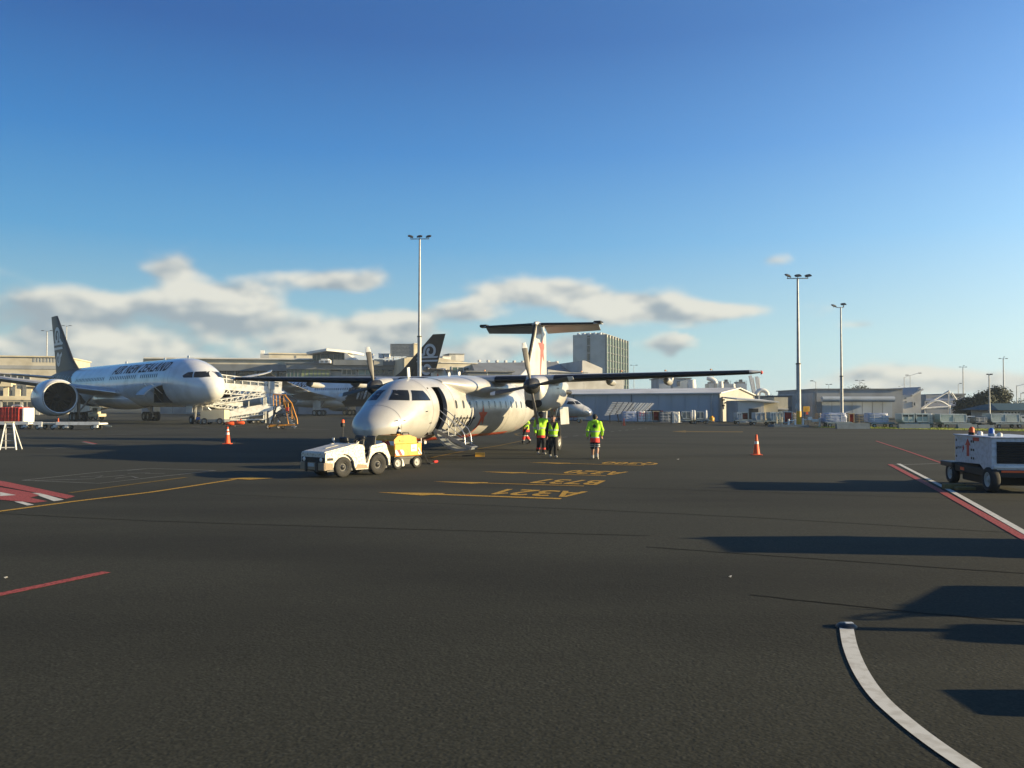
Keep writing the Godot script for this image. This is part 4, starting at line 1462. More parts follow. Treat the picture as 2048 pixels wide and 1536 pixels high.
	cargo("baggage_cart", "maroon curtained cart in the row before the shed", "cart", 2, 1306, 1319, 823.5, 98, 0.3, mats.red_cloth, mats.carton, 24)
	cargo("cargo_pallet", "dark netted load with a white top before the shed", "pallet load", 1, 1320, 1343, 823.5, 97, 0.3, mats.dark_fascia, mats.plain_white, 25)
	cargo("cargo_pallet", "bright cream wrapped load beside the dark netted one", "pallet load", 1, 1344, 1361, 823.5, 97, 0.2, mats.roof_white, mats.plain_white, 26)
	cargo("cargo_container", "blue grey container with white posts, left of the two before the shed", "container", 0, 1363, 1381, 823, 99, 0.6, mats.barrier_blue, mats.barrier_blue)
	cargo("cargo_container", "blue grey container with white posts, right of the two before the shed", "container", 0, 1391, 1408, 823, 99, 0.6, mats.barrier_blue, mats.barrier_blue)
	for q in [[1384, "left white folded tarpaulin post between blue grey containers"], [1388.5, "right white folded tarpaulin post between blue grey containers"], [1412, "white folded tarpaulin post right of the second blue grey container"]]:
		o = thing("tarpaulin_roll", q[1], "tarpaulin", gx(q[0], 98.6))
		st = S()
		lathe(st, Vector3(0, 0.5, 0), up, [[0, 0.0], [0, 0.12], [0.5, 0.15], [1.1, 0.12], [1.2, 0.0]], 10)
		put("roll", st, mats.plain_white, o)
		st = S()
		cyl(st, Vector3.ZERO, Vector3(0, 0.52, 0), 0.05)
		put("stand", st, mats.dark_metal, o)
	cargo("cargo_container", "grey box with lattice sides left of the brown curtained cart", "container", 0, 1474, 1483, 825, 97, 0.5, mats.pack_grey, mats.grey_metal)
	cargo("baggage_cart", "brown curtained cart before the lean-to door", "cart", 2, 1484, 1497, 826, 97, 0.45, mt("brown_cloth", Color(0.16, 0.04, 0.035), 0.9), mats.dolly_grey, 28)
	dl = ["dolly under the left blue grey container before the shed", "dolly under the right blue grey container before the shed", "long dolly under grey box and brown cart before the lean-to"]
	ds = [[1372, 99.8, 2.0], [1400, 99.8, 2.0], [1490, 97.8, 2.8]]
	for i in 3: dolly(gx(ds[i][0], ds[i][1]), ds[i][2], dl[i])
	o = thing("yellow_drum", "small yellow pump unit at the shed corner", "pump", gx(1423, 108))
	st = S()
	lathe(st, Vector3(0, 0.1, 0), up, [[0, 0.0], [0, 0.32], [0.55, 0.36], [0.6, 0.2], [0.75, 0.18], [0.75, 0.0]], 14)
	put("drum", st, mats.yellow_paint, o)
	st = S()
	bx(st, Vector3(-0.5, 0, -0.4), Vector3(0.5, 0.1, 0.4))
	put("base", st, mats.dark_metal, o)
	# slatted ramp standing tilted
	o = thing("slatted_ramp", "tilted white slatted loading ramp before the blue grey shed", "ramp")
	var A0 := px(1208, 832, 104)
	var A1 := px(1294, 820.5, 104)
	var A2 := px(1225, 803.5, 106)
	var A3 := px(1309, 806.5, 106)
	var at := func(s: float, t: float) -> Vector3: return A0.lerp(A1, s).lerp(A2.lerp(A3, s), t)
	var cols := [0.0, 0.11, 0.14, 0.25, 0.28, 0.38, 0.41, 0.48, 0.52, 0.58, 0.61, 0.64, 0.67, 0.73, 0.75, 0.79, 0.82, 0.87, 0.89, 0.93, 0.95, 1.0]
	for c in range(0, cols.size() - 1, 2):
		for r in 8:
			st = S()
			bar(st, at.call(cols[c], (r + 0.5) / 8.0), at.call(cols[c + 1], (r + 0.5) / 8.0), 0.08, 0.14)
			put("slat", st, mats.roof_white, o)
	st = S()
	for s in [0.125, 0.265, 0.395, 0.50, 0.625, 0.74, 0.85, 0.94]: bar(st, at.call(s, 0.0) + Vector3(0, 0, -0.1), at.call(s, 1.0) + Vector3(0, 0, -0.1), 0.07)
	put("rail", st, mats.dark_metal, o)
	st = S()
	for s in [0.1, 0.5, 0.9]:
		var tp: Vector3 = at.call(s, 0.85)
		bar(st, tp + Vector3(0, 0, -0.15), Vector3(tp.x + 0.6, 0, tp.z - 1.2), 0.1)
		var lo: Vector3 = at.call(s, 0.2)
		bar(st, lo + Vector3(0, 0, -0.15), Vector3(lo.x, 0, lo.z - 0.2), 0.1)
	put("leg", st, mats.dark_metal, o)

# ---------- aircraft: local x is port, y up, z forward; s runs aft from the nose ----------
func sec_at(sec: Array, s: float) -> Array:
	s = clampf(s, sec[0][0], sec[-1][0])
	for i in sec.size() - 1:
		if s <= sec[i + 1][0]:
			var a: Array = sec[maxi(i - 1, 0)]
			var b: Array = sec[i]
			var c: Array = sec[i + 1]
			var d: Array = sec[mini(i + 2, sec.size() - 1)]
			var w: float = (s - b[0]) / (c[0] - b[0])
			var r := [s]
			for k in range(1, 4):
				var m0: float = (c[k] - a[k]) / maxf(c[0] - a[0], 0.001) * (c[0] - b[0])
				var m1: float = (d[k] - b[k]) / maxf(d[0] - b[0], 0.001) * (c[0] - b[0])
				var w2 := w * w
				var w3 := w2 * w
				r.append((2 * w3 - 3 * w2 + 1) * b[k] + (w3 - 2 * w2 + w) * m0 + (-2 * w3 + 3 * w2) * c[k] + (w3 - w2) * m1)
			return r
	return sec[-1]

func skin_pt(sec: Array, s: float, th: float, off := 0.0) -> Vector3:
	var q := sec_at(sec, s)
	var r: float = (q[2] - q[1]) * 0.5
	return Vector3((q[3] + off) * sin(th), (q[1] + q[2]) * 0.5 + (r + off) * cos(th), -s)

func skin_normal(sec: Array, s: float, th: float) -> Vector3:
	var ds := skin_pt(sec, s + 0.03, th) - skin_pt(sec, s - 0.03, th)
	var dt := skin_pt(sec, s, th + 0.01) - skin_pt(sec, s, th - 0.01)
	var n := ds.cross(dt).normalized()
	var q := sec_at(sec, s)
	if n.dot(skin_pt(sec, s, th) - Vector3(0, (q[1] + q[2]) * 0.5, -s)) < 0: n = -n
	return n

# angle on the skin for a height, on the side given by sign
func skin_angle(sec: Array, s: float, y: float, side: float) -> float:
	var q := sec_at(sec, s)
	return side * acos(clampf((y - (q[1] + q[2]) * 0.5) / ((q[2] - q[1]) * 0.5), -1, 1))

func skin(sec: Array, ss: Array, ths: Array, keep: Callable, off := 0.0) -> SurfaceTool:
	var st := S()
	var P := []
	var N := []
	for s in ss:
		var rp := []
		var rn := []
		for t in ths:
			rp.append(skin_pt(sec, s, t, off))
			rn.append(skin_normal(sec, s, t))
		P.append(rp)
		N.append(rn)
	for i in ss.size() - 1:
		for k in ths.size() - 1:
			if not keep.call((ss[i] + ss[i + 1]) * 0.5, (ths[k] + ths[k + 1]) * 0.5): continue
			for t in [[[i, k], [i + 1, k], [i + 1, k + 1]], [[i, k], [i + 1, k + 1], [i, k + 1]]]:
				var a: Vector3 = P[t[0][0]][t[0][1]]
				var b: Vector3 = P[t[1][0]][t[1][1]]
				var c: Vector3 = P[t[2][0]][t[2][1]]
				if (b - a).cross(c - a).length_squared() < 1e-14: continue
				var order := [0, 2, 1] if (b - a).cross(c - a).dot(N[t[0][0]][t[0][1]]) > 0 else [0, 1, 2]
				for o in order:
					st.set_normal(N[t[o][0]][t[o][1]])
					st.add_vertex(P[t[o][0]][t[o][1]])
	return st

func steps(a: float, b: float, n: int) -> Array:
	var r := []
	for i in n + 1: r.append(lerpf(a, b, float(i) / n))
	return r

# a flat outline laid on the skin: outline in (s, height) metres
func on_skin(root: Node, called: String, sec: Array, flat: PackedVector2Array, side: float, m: Material, off := 0.008, cut := 0.3) -> MeshInstance3D:
	var st := S()
	var f := func(q: Vector2) -> Vector3: return skin_pt(sec, q.x, skin_angle(sec, q.x, q.y, side), off)
	var out := func(p: Vector3) -> Vector3:
		var q := sec_at(sec, -p.z)
		return p - Vector3(0, (q[1] + q[2]) * 0.5, p.z)
	lay(st, flat, f, out, cut)
	return put(called, st, m, root)

func round_rect(cx: float, cy: float, w: float, h: float, r: float) -> PackedVector2Array:
	var p := []
	for q in [[1, 1, 0.0], [-1, 1, 90.0], [-1, -1, 180.0], [1, -1, 270.0]]:
		for k in 4:
			var a := deg_to_rad(q[2] + 30.0 * k)
			p.append(Vector2(cx + q[0] * (w * 0.5 - r) + r * cos(a), cy + q[1] * (h * 0.5 - r) + r * sin(a)))
	return poly_tris(p)

# airfoil ring in the s-y plane at lateral l
func foil(l: float, le: float, chord: float, y: float, t: float, n := 11) -> PackedVector3Array:
	var r := PackedVector3Array()
	for k in n:
		var u := 0.5 - 0.5 * cos(PI * k / (n - 1.0))
		r.append(Vector3(l, y + t * foil_t(u) * 0.62, -(le + chord * u)))
	for k in range(n - 2, 0, -1):
		var u := 0.5 - 0.5 * cos(PI * k / (n - 1.0))
		r.append(Vector3(l, y - t * foil_t(u) * 0.38, -(le + chord * u)))
	return r

func foil_t(u: float) -> float:
	return 4.9 * 1.0 * (0.2969 * sqrt(u) - 0.126 * u - 0.3516 * u * u + 0.2843 * u * u * u - 0.1015 * u * u * u * u) * 2.0 / 1.02

func foil_lerp(list: Array, l: float) -> Array:
	for i in list.size() - 1:
		if l <= list[i + 1][0]:
			var w: float = (l - list[i][0]) / (list[i + 1][0] - list[i][0])
			var r := []
			for k in 5: r.append(lerpf(list[i][k], list[i + 1][k], w))
			return r
	return list[-1]

# the leading part of a wing as a thin skin, proud of it
func boot(list: Array, side: float, l0: float, l1: float, share: float) -> SurfaceTool:
	var rings := []
	for i in 7:
		var q := foil_lerp(list, lerpf(l0, l1, i / 6.0))
		var r := PackedVector3Array()
		for k in 13:
			var v := (k - 6) / 6.0
			var u := share * v * v
			var sgn := signf(v)
			var th: float = q[4] * foil_t(u) * (0.62 if v > 0 else 0.38)
			r.append(Vector3(side * q[0], q[3] + sgn * (th + 0.006), -(q[1] - 0.008 + q[2] * u)))
		for k in range(12, -1, -1):
			r.append(r[k] + Vector3(0, 0, -0.006))
		rings.append(r)
	var st := S()
	loft(st, rings, false)
	return st

func wing_half(root: Node, called: String, list: Array, side: float, m: Material) -> MeshInstance3D:
	var rings := []
	for i in list.size() - 1:
		for k in 4:
			var q := foil_lerp(list, lerpf(list[i][0], list[i + 1][0], k / 4.0))
			rings.append(foil(side * q[0], q[1], q[2], q[3], q[4]))
	var e: Array = list[-1]
	rings.append(foil(side * e[0], e[1], e[2], e[3], e[4]))
	var st := S()
	loft(st, rings)
	return put(called, st, m, root)

# upright fin: list of [height, leading s, trailing s, thickness]
func fin_mesh(list: Array) -> SurfaceTool:
	var rings := []
	for q in list:
		var r := PackedVector3Array()
		var c: float = q[2] - q[1]
		for k in 10:
			var u := 0.5 - 0.5 * cos(PI * k / 9.0)
			r.append(Vector3(q[3] * 0.5 * foil_t(u), q[0], -(q[1] + c * u)))
		for k in range(8, 0, -1):
			var u := 0.5 - 0.5 * cos(PI * k / 9.0)
			r.append(Vector3(-q[3] * 0.5 * foil_t(u), q[0], -(q[1] + c * u)))
		rings.append(r)
	var st := S()
	loft(st, rings)
	return st

# flat art on a fin side: triangles in (s, height)
func on_fin(root: Node, called: String, list: Array, flat: PackedVector2Array, side: float, m: Material) -> void:
	var st := S()
	var f := func(q: Vector2) -> Vector3:
		var a: Array = list[0]
		var b: Array = list[-1]
		for i in list.size() - 1:
			if q.y >= list[i][0] and q.y <= list[i + 1][0]:
				a = list[i]
				b = list[i + 1]
		var w := clampf((q.y - a[0]) / maxf(b[0] - a[0], 0.01), 0, 1)
		var le := lerpf(a[1], b[1], w)
		var te := lerpf(a[2], b[2], w)
		var u := clampf((q.x - le) / maxf(te - le, 0.01), 0.0, 1.0)
		return Vector3(side * (lerpf(a[3], b[3], w) * 0.5 * foil_t(u) + 0.012), q.y, -q.x)
	lay(st, flat, f, func(_p): return Vector3(side, 0, 0), 0.5)
	put(called, st, m, root)

func star(cx: float, cy: float, r: float, leg: float) -> Array:
	var p := []
	for k in 10:
		var a := PI * 0.5 + TAU * k / 10.0
		var q := Vector2(cos(a), sin(a)) * (r if k % 2 == 0 else r * 0.42)
		if k == 4: q = Vector2(-0.55 * r, -leg)
		p.append(Vector2(cx, cy) + q)
	return p

const HULL := [[0.775, 1.248, 1.252, 0.003], [0.785, 1.17, 1.34, 0.10], [0.83, 1.02, 1.52, 0.30], [0.98, 0.90, 1.72, 0.56], [1.25, 0.81, 1.93, 0.82], [1.6, 0.75, 2.12, 1.0], [1.92, 0.715, 2.27, 1.10], [2.15, 0.70, 2.40, 1.155], [2.72, 0.67, 2.80, 1.25], [3.15, 0.66, 3.03, 1.30], [3.6, 0.655, 3.19, 1.325], [4.2, 0.65, 3.29, 1.34], [5.2, 0.65, 3.34, 1.345], [15.8, 0.65, 3.34, 1.345], [17.2, 0.80, 3.34, 1.29], [19.0, 1.26, 3.33, 1.06], [21.0, 1.85, 3.30, 0.74], [23.0, 2.38, 3.24, 0.40], [24.6, 2.78, 3.16, 0.12]]

func hinge(p: Vector2, h: Vector2, ang: float, side: float) -> Vector2:
	var d := Vector2((p.x - h.x) * side, p.y - h.y)
	return Vector2(h.x + side * (d.x * cos(ang) + d.y * sin(ang)), h.y - d.x * sin(ang) + d.y * cos(ang))

func prop(root: Node, side: float, spin: float) -> void:
	var hub := Vector3(side * 3.94, 3.04, -8.72)
	var st := S()
	lathe(st, hub, Vector3(0, 0, 1), [[-0.25, 0.0], [-0.25, 0.36], [0.0, 0.355], [0.2, 0.31], [0.38, 0.2], [0.46, 0.08], [0.48, 0.0]], 24)
	var p := put("propeller", st, mats.dark_metal, root)
	for k in 4:
		var a := spin + TAU * k / 4.0
		var out := Vector3(-sin(a), cos(a), 0)
		var tan := Vector3(cos(a), sin(a), 0)
		var parts := [S(), S(), S()]
		var cuts := [[0.3, 0.62, 0.95, 1.3, 1.74], [1.74, 1.98]]
		for c in 2:
			var rings := []
			for r in cuts[c]:
				var w: float = lerpf(0.09, 0.27, smoothstep(0.25, 0.95, r)) * (1.0 if r < 1.8 else 0.62)
				var tw: float = lerpf(1.05, 0.62, r / 2.0)
				var cd := tan * cos(tw) - Vector3(0, 0, 1) * sin(tw)
				var nn := out.cross(cd)
				var thick: float = lerpf(0.07, 0.014, clampf(r / 1.7, 0, 1))
				rings.append(ring(hub + out * r, cd * w * 0.5, nn * thick, 12))
			loft(parts[c], rings)
		var b := put("blade", parts[0], mats.prop_grey, p)
		put("blade_tip", parts[1], mats.white_paint, b)

func make_turboprop(called: String, label: String, at: Vector3, turn: float, stairs: bool) -> Node3D:
	var o := thing(called, label, "airliner", at, turn)
	mt("prop_grey", Color(0.13, 0.12, 0.105), 0.5, 0.1)
	mt("hull_glass", Color(0.05, 0.055, 0.06), 0.08, 0.0, {"grime": false})
	var th := steps(-PI, PI, 72)
	var d0 := 4.55
	var d1 := 5.35
	var ss := [0.775, 0.785, 0.80, 0.83, 0.88, 0.95, 1.05, 1.2, 1.38, 1.6, 1.78, 1.95, 2.15, 2.3, 2.45, 2.6, 2.75, 2.95, 3.15, 3.4, 3.7, 4.1, d0, 4.95, d1]
	for i in 21: ss.append(5.35 + (i + 1) * 0.5)
	for s in [16.4, 17.0, 17.6, 18.3, 19.0, 19.7, 20.4, 21.0, 21.7, 22.4, 23.0, 23.8, 24.6]: ss.append(s)
	var t0: float = th[36 + 9]    # 45 degrees
	var t1: float = th[36 + 26]   # 130 degrees
	var in_door := func(s: float, t: float) -> bool: return stairs and s > d0 and s < d1 and t > t0 and t < t1
	var stripe := func(s: float, t: float) -> bool: return absf(t) > deg_to_rad(152) and s > 2.6 and s < 15.0
	var st := skin(HULL, ss, th, func(s, t): return not in_door.call(s, t) and not stripe.call(s, t))
	putm("fuselage", st.commit(), mats.silver_paint, o)
	putm("belly_stripe", skin(HULL, ss, th, func(s, t): return stripe.call(s, t)).commit(), mats.orange_paint, o)
	# panel lines round the hull
	for s in [1.72, 3.95, 6.15, 8.4, 13.1, 15.9]:
		st = skin(HULL, [s, s + 0.025], th, func(_s, t): return absf(t) < 2.6 and not (stairs and t > t0 and t < t1 and s > 4.4 and s < 5.5), 0.004)
		putm("panel_joint", st.commit(), mats.grey_metal, o)
	# cockpit panes with a frame between them
	for side in [1.0, -1.0]:
		var mm: Callable = func(a: Array) -> PackedVector2Array:
			var r := []
			for q in a: r.append(Vector2(q[0], q[1]))
			return poly_tris(r)
		# panes in (s, height)
		for pane in [[[2.15, 2.375], [2.70, 2.78], [2.97, 2.77], [2.60, 2.36]], [[2.69, 2.36], [3.07, 2.77], [3.66, 2.76], [3.86, 2.37]]]:
			st = S()
			var f := func(q: Vector2) -> Vector3: return skin_pt(HULL, q.x, side * maxf(deg_to_rad(2.5), absf(skin_angle(HULL, q.x, q.y, 1.0))), 0.008)
			var out := func(p: Vector3) -> Vector3: return p - Vector3(0, 1.9, p.z - 1.0)
			lay(st, mm.call(pane), f, out, 0.1)
			put("cockpit_window", st, mats.glass, o)
		# cabin windows
		for i in 14:
			var s := 6.35 + i * 0.80
			if absf(s - 10.0) < 0.0: continue
			on_skin(o, "cabin_window", HULL, round_rect(s, 2.22, 0.21, 0.36, 0.09), side, mats.hull_glass, 0.006, 0.2)
		# wing, nacelle, gear
		var W := [[0.0, 9.9, 2.5, 3.36, 0.42], [3.9, 9.9, 2.46, 3.37, 0.42], [13.3, 10.42, 1.3, 3.60, 0.2], [13.72, 10.62, 0.9, 3.62, 0.09]]
		wing_half(o, "wing", W, side, mats.wing_grey)
		put("deicing_boot", boot(W, side, 1.75, 3.3, 0.09), mats.boot, o)
		put("deicing_boot", boot(W, side, 4.62, 13.25, 0.10), mats.boot, o)
		st = S()
		lathe(st, Vector3(side * 13.74, 3.61, -11.0), Vector3(side, 0, 0), [[-0.05, 0.0], [-0.04, 0.1], [0.03, 0.07], [0.07, 0.0]], 10)
		put("tip_lamp", st, mats.red_paint if side > 0 else mats.green_glass, o)
		for l in [6.8, 9.5]:
			st = S()
			lathe(st, Vector3(side * l, 3.27, -12.6), Vector3(0, 0.06, 1), [[-0.75, 0.0], [-0.5, 0.09], [0.0, 0.165], [0.6, 0.175], [1.0, 0.11], [1.2, 0.0]], 14)
			put("flap_fairing", st, mats.wing_grey, o)
		var NC := [[8.95, 2.62, 3.42, 0.36], [9.05, 2.30, 3.45, 0.42], [9.35, 2.02, 3.50, 0.53], [9.9, 1.92, 3.54, 0.60], [11.2, 1.92, 3.55, 0.62], [12.4, 2.05, 3.52, 0.58], [13.4, 2.45, 3.44, 0.44], [14.3, 2.85, 3.34, 0.22], [14.8, 3.02, 3.24, 0.05]]
		var rings := []
		for s in [8.95, 9.05, 9.2, 9.35, 9.6, 9.9, 10.5, 11.2, 11.8, 12.4, 12.9, 13.4, 13.9, 14.3, 14.8]:
			var r := PackedVector3Array()
			var q := sec_at(NC, s)
			for k in 28:
				var a := TAU * k / 28.0
				var cx := signf(sin(a)) * pow(absf(sin(a)), 0.75)
				var cy := signf(cos(a)) * pow(absf(cos(a)), 0.75)
				r.append(Vector3(side * 3.94 + q[3] * cx, (q[1] + q[2]) * 0.5 + (q[2] - q[1]) * 0.5 * cy, -s))
			rings.append(r)
		st = S()
		loft(st, rings)
		var nac := put("engine_nacelle", st, mats.silver_paint, o)
		st = S()
		var lip := []
		for k in 17: lip.append(Vector3(side * 3.94 + 0.36 * cos(TAU * k / 16.0), 2.28 + 0.20 * sin(TAU * k / 16.0), -9.08))
		tube(st, lip, 0.05, 8)
		put("intake_lip", st, mats.boot, nac)
		st = S()
		loft(st, [ring(Vector3(side * 3.94, 2.28, -9.02), Vector3(0.35, 0, 0), Vector3(0, 0.19, 0), 16), ring(Vector3(side * 3.94, 2.28, -9.3), Vector3(0.3, 0, 0), Vector3(0, 0.16, 0), 16)])
		put("intake", st, mats.black, nac)
		st = S()
		cyl(st, Vector3(side * 4.3, 2.85, -12.2), Vector3(side * 4.5, 2.82, -13.3), 0.13, 0.11)
		put("exhaust", st, mats.dark_metal, nac)
		for r in 5:
			st = S()
			bar(st, Vector3(side * 4.53, 2.5 + r * 0.16, -10.4), Vector3(side * 4.545, 2.5 + r * 0.16, -11.1), 0.02, 0.05)
			put("louvre", st, mats.grey_metal, nac)
		prop(o, side, deg_to_rad(10.0 if side > 0 else 11.0))
		st = S()
		cyl(st, Vector3(side * 3.94, 2.1, -12.0), Vector3(side * 3.94, 0.42, -12.25), 0.09)
		bar(st, Vector3(side * 3.94, 1.1, -12.15), Vector3(side * 3.94, 2.1, -12.9), 0.09)
		bar(st, Vector3(side * 3.6, 0.42, -12.25), Vector3(side * 4.28, 0.42, -12.25), 0.1)
		put("main_gear_leg", st, mats.bright_metal, o)
		for dx in [-0.22, 0.22]: wheel(o, Vector3(side * 3.94 + dx, 0.41, -12.25), Vector3(1, 0, 0), 0.41, 0.24)
		for dx in [-0.55, 0.55]:
			st = S()
			box(st, Vector3(side * 3.94 + dx, 1.68, -12.3), Vector3(0.04, 0.85, 1.5), Basis(Vector3(0, 0, 1), dx * 0.12), 0.015)
			put("gear_door", st, mats.silver_paint, o)
		# tailplane
		var T := [[0.0, 22.0, 1.2, 7.18, 0.22], [3.55, 22.5, 0.8, 7.18, 0.15], [3.96, 22.7, 0.6, 7.18, 0.06]]
		wing_half(o, "tailplane", T, side, mats.wing_grey)
		st = S()
		loft(st, [PackedVector3Array([Vector3(side * 0.22, 7.23, -23.05), Vector3(side * 0.22, 7.1, -23.05), Vector3(side * 0.22, 6.74, -23.8)]), PackedVector3Array([Vector3(side * 3.7, 7.22, -23.1), Vector3(side * 3.7, 7.12, -23.1), Vector3(side * 3.7, 6.84, -23.62)])], true, false)
		put("elevator", st, mats.wing_grey, o)
		put("deicing_boot", boot(T, side, 0.3, 3.5, 0.11), mats.boot, o)
		st = S()
		box(st, Vector3(side * 3.72, 7.26, -22.85), Vector3(0.5, 0.17, 0.6), Basis(), 0.05)
		put("elevator_horn", st, mats.boot, o)
		st = S()
		cyl(st, Vector3(side * 0.16, 0.36, -2.0), Vector3(side * 0.17, 0.36, -2.0), 0.05)
		wheel(o, Vector3(side * 0.2, 0.3, -2.5), Vector3(1, 0, 0), 0.3, 0.2)
		# fin art
		on_fin(o, "star_emblem", FIN, poly_tris(star(23.0, 5.75, 1.0, 2.1)), side, mats.orange_paint)
	st = S()
	cyl(st, Vector3(0, 1.2, -2.35), Vector3(0, 0.3, -2.5), 0.07)
	bar(st, Vector3(-0.2, 0.3, -2.5), Vector3(0.2, 0.3, -2.5), 0.07)
	put("nose_gear_leg", st, mats.bright_metal, o)
	for dx in [-0.3, 0.3]:
		st = S()
		box(st, Vector3(dx, 0.62, -2.2), Vector3(0.03, 0.4, 0.9), Basis(), 0.01)
		put("gear_door", st, mats.silver_paint, o)
	# the wing saddle on the hull
	st = S()
	var sad := [[6.3, 2.95, 3.36, 0.7], [7.3, 2.62, 3.46, 1.36], [8.8, 2.42, 3.58, 1.66], [10.5, 2.36, 3.62, 1.74], [12.3, 2.42, 3.60, 1.70], [14.0, 2.62, 3.48, 1.44], [15.8, 2.98, 3.36, 0.7]]
	var rings2 := []
	for s in steps(6.3, 15.8, 26):
		var q := sec_at(sad, s)
		rings2.append(ring(Vector3(0, (q[1] + q[2]) * 0.5, -s), Vector3(q[3], 0, 0), Vector3(0, (q[2] - q[1]) * 0.5, 0), 28))
	loft(st, rings2)
	put("wing_fairing", st, mats.silver_paint, o)
	put("fin", fin_mesh(FIN), mats.silver_paint, o)
	put("rudder", fin_mesh([[3.45, 23.6, 24.35, 0.1], [6.9, 23.5, 24.1, 0.08]]), mats.silver_paint, o)
	st = S()
	var dl := []
	for q in [[16.6, 3.32, 0.04], [18.2, 3.72, 0.12], [20.2, 4.45, 0.16], [21.4, 4.6, 0.16]]:
		dl.append(PackedVector3Array([Vector3(-q[2], 3.1, -q[0]), Vector3(-q[2] * 0.5, q[1] - 0.05, -q[0]), Vector3(0, q[1], -q[0]), Vector3(q[2] * 0.5, q[1] - 0.05, -q[0]), Vector3(q[2], 3.1, -q[0])]))
	loft(st, dl)
	put("dorsal_fin", st, mats.silver_paint, o)
	st = S()
	tube(st, [Vector3(0, 4.35, -20.18), Vector3(0, 7.15, -21.84)], 0.1, 10)
	put("deicing_boot", st, mats.boot, o)
	st = S()
	lathe(st, Vector3(0, 7.22, -22.6), Vector3(0, 0, 1), [[-1.3, 0.0], [-0.8, 0.12], [0.3, 0.19], [0.8, 0.12], [0.95, 0.0]], 14)
	put("tail_bullet", st, mats.silver_paint, o)
	# aerials, lamps and probes
	for q in [[4.4, 3.33, 0.42, 0.05], [8.6, 3.5, 0.2, 0.04], [9.8, 3.62, 0.16, 0.05]]:
		st = S()
		box(st, Vector3(0, q[1] + q[2] * 0.5, -q[0]), Vector3(q[3], q[2], 0.22), Basis(Vector3.RIGHT, 0.15), 0.012)
		put("aerial", st, mats.white_paint, o)
	for q in [[5.6, 0.6], [7.5, 0.62], [9.3, 0.62], [10.8, 0.62]]:
		st = S()
		box(st, Vector3(0.2, q[1], -q[0]), Vector3(0.05, 0.12, 0.2), Basis(), 0.01)
		put("belly_aerial", st, mats.plain_white, o)
	st = S()
	for q in [[1.55, 75.0], [1.9, 82.0], [3.4, 88.0], [3.9, 112.0]]:
		var p := skin_pt(HULL, q[0], deg_to_rad(q[1]), 0.0)
		bar(st, p, p + Vector3(0.08, 0.01, 0.09), 0.03)
	put("probe", st, mats.dark_metal, o)
	# name on both sides
	for side in [1.0, -1.0]:
		for let in each_letter("Jetstar", 0.18):
			var flat := PackedVector2Array()
			for q in let:
				var sx: float = q.x * 0.60 * 1.24
				flat.append(Vector2(5.85 + sx if side > 0 else 9.2 - sx, 1.10 + q.y * 0.68))
			on_skin(o, "letter", HULL, flat, side, mats.black, 0.01, 0.25)
	for side in [1.0, -1.0]:
		var sp := []
		for q in star(0, 0, 0.60, 1.15): sp.append(Vector2(9.5 + q.x if side > 0 else 5.6 - q.x, 1.70 + q.y * 0.85))
		on_skin(o, "star_emblem", HULL, poly_tris(sp), side, mats.orange_paint, 0.012, 0.2)
	if stairs: airstair(o, d0, d1, t0, t1)
	return o

const FIN := [[3.2, 19.4, 23.95, 0.34], [4.4, 20.25, 23.9, 0.30], [7.2, 21.9, 23.75, 0.22]]

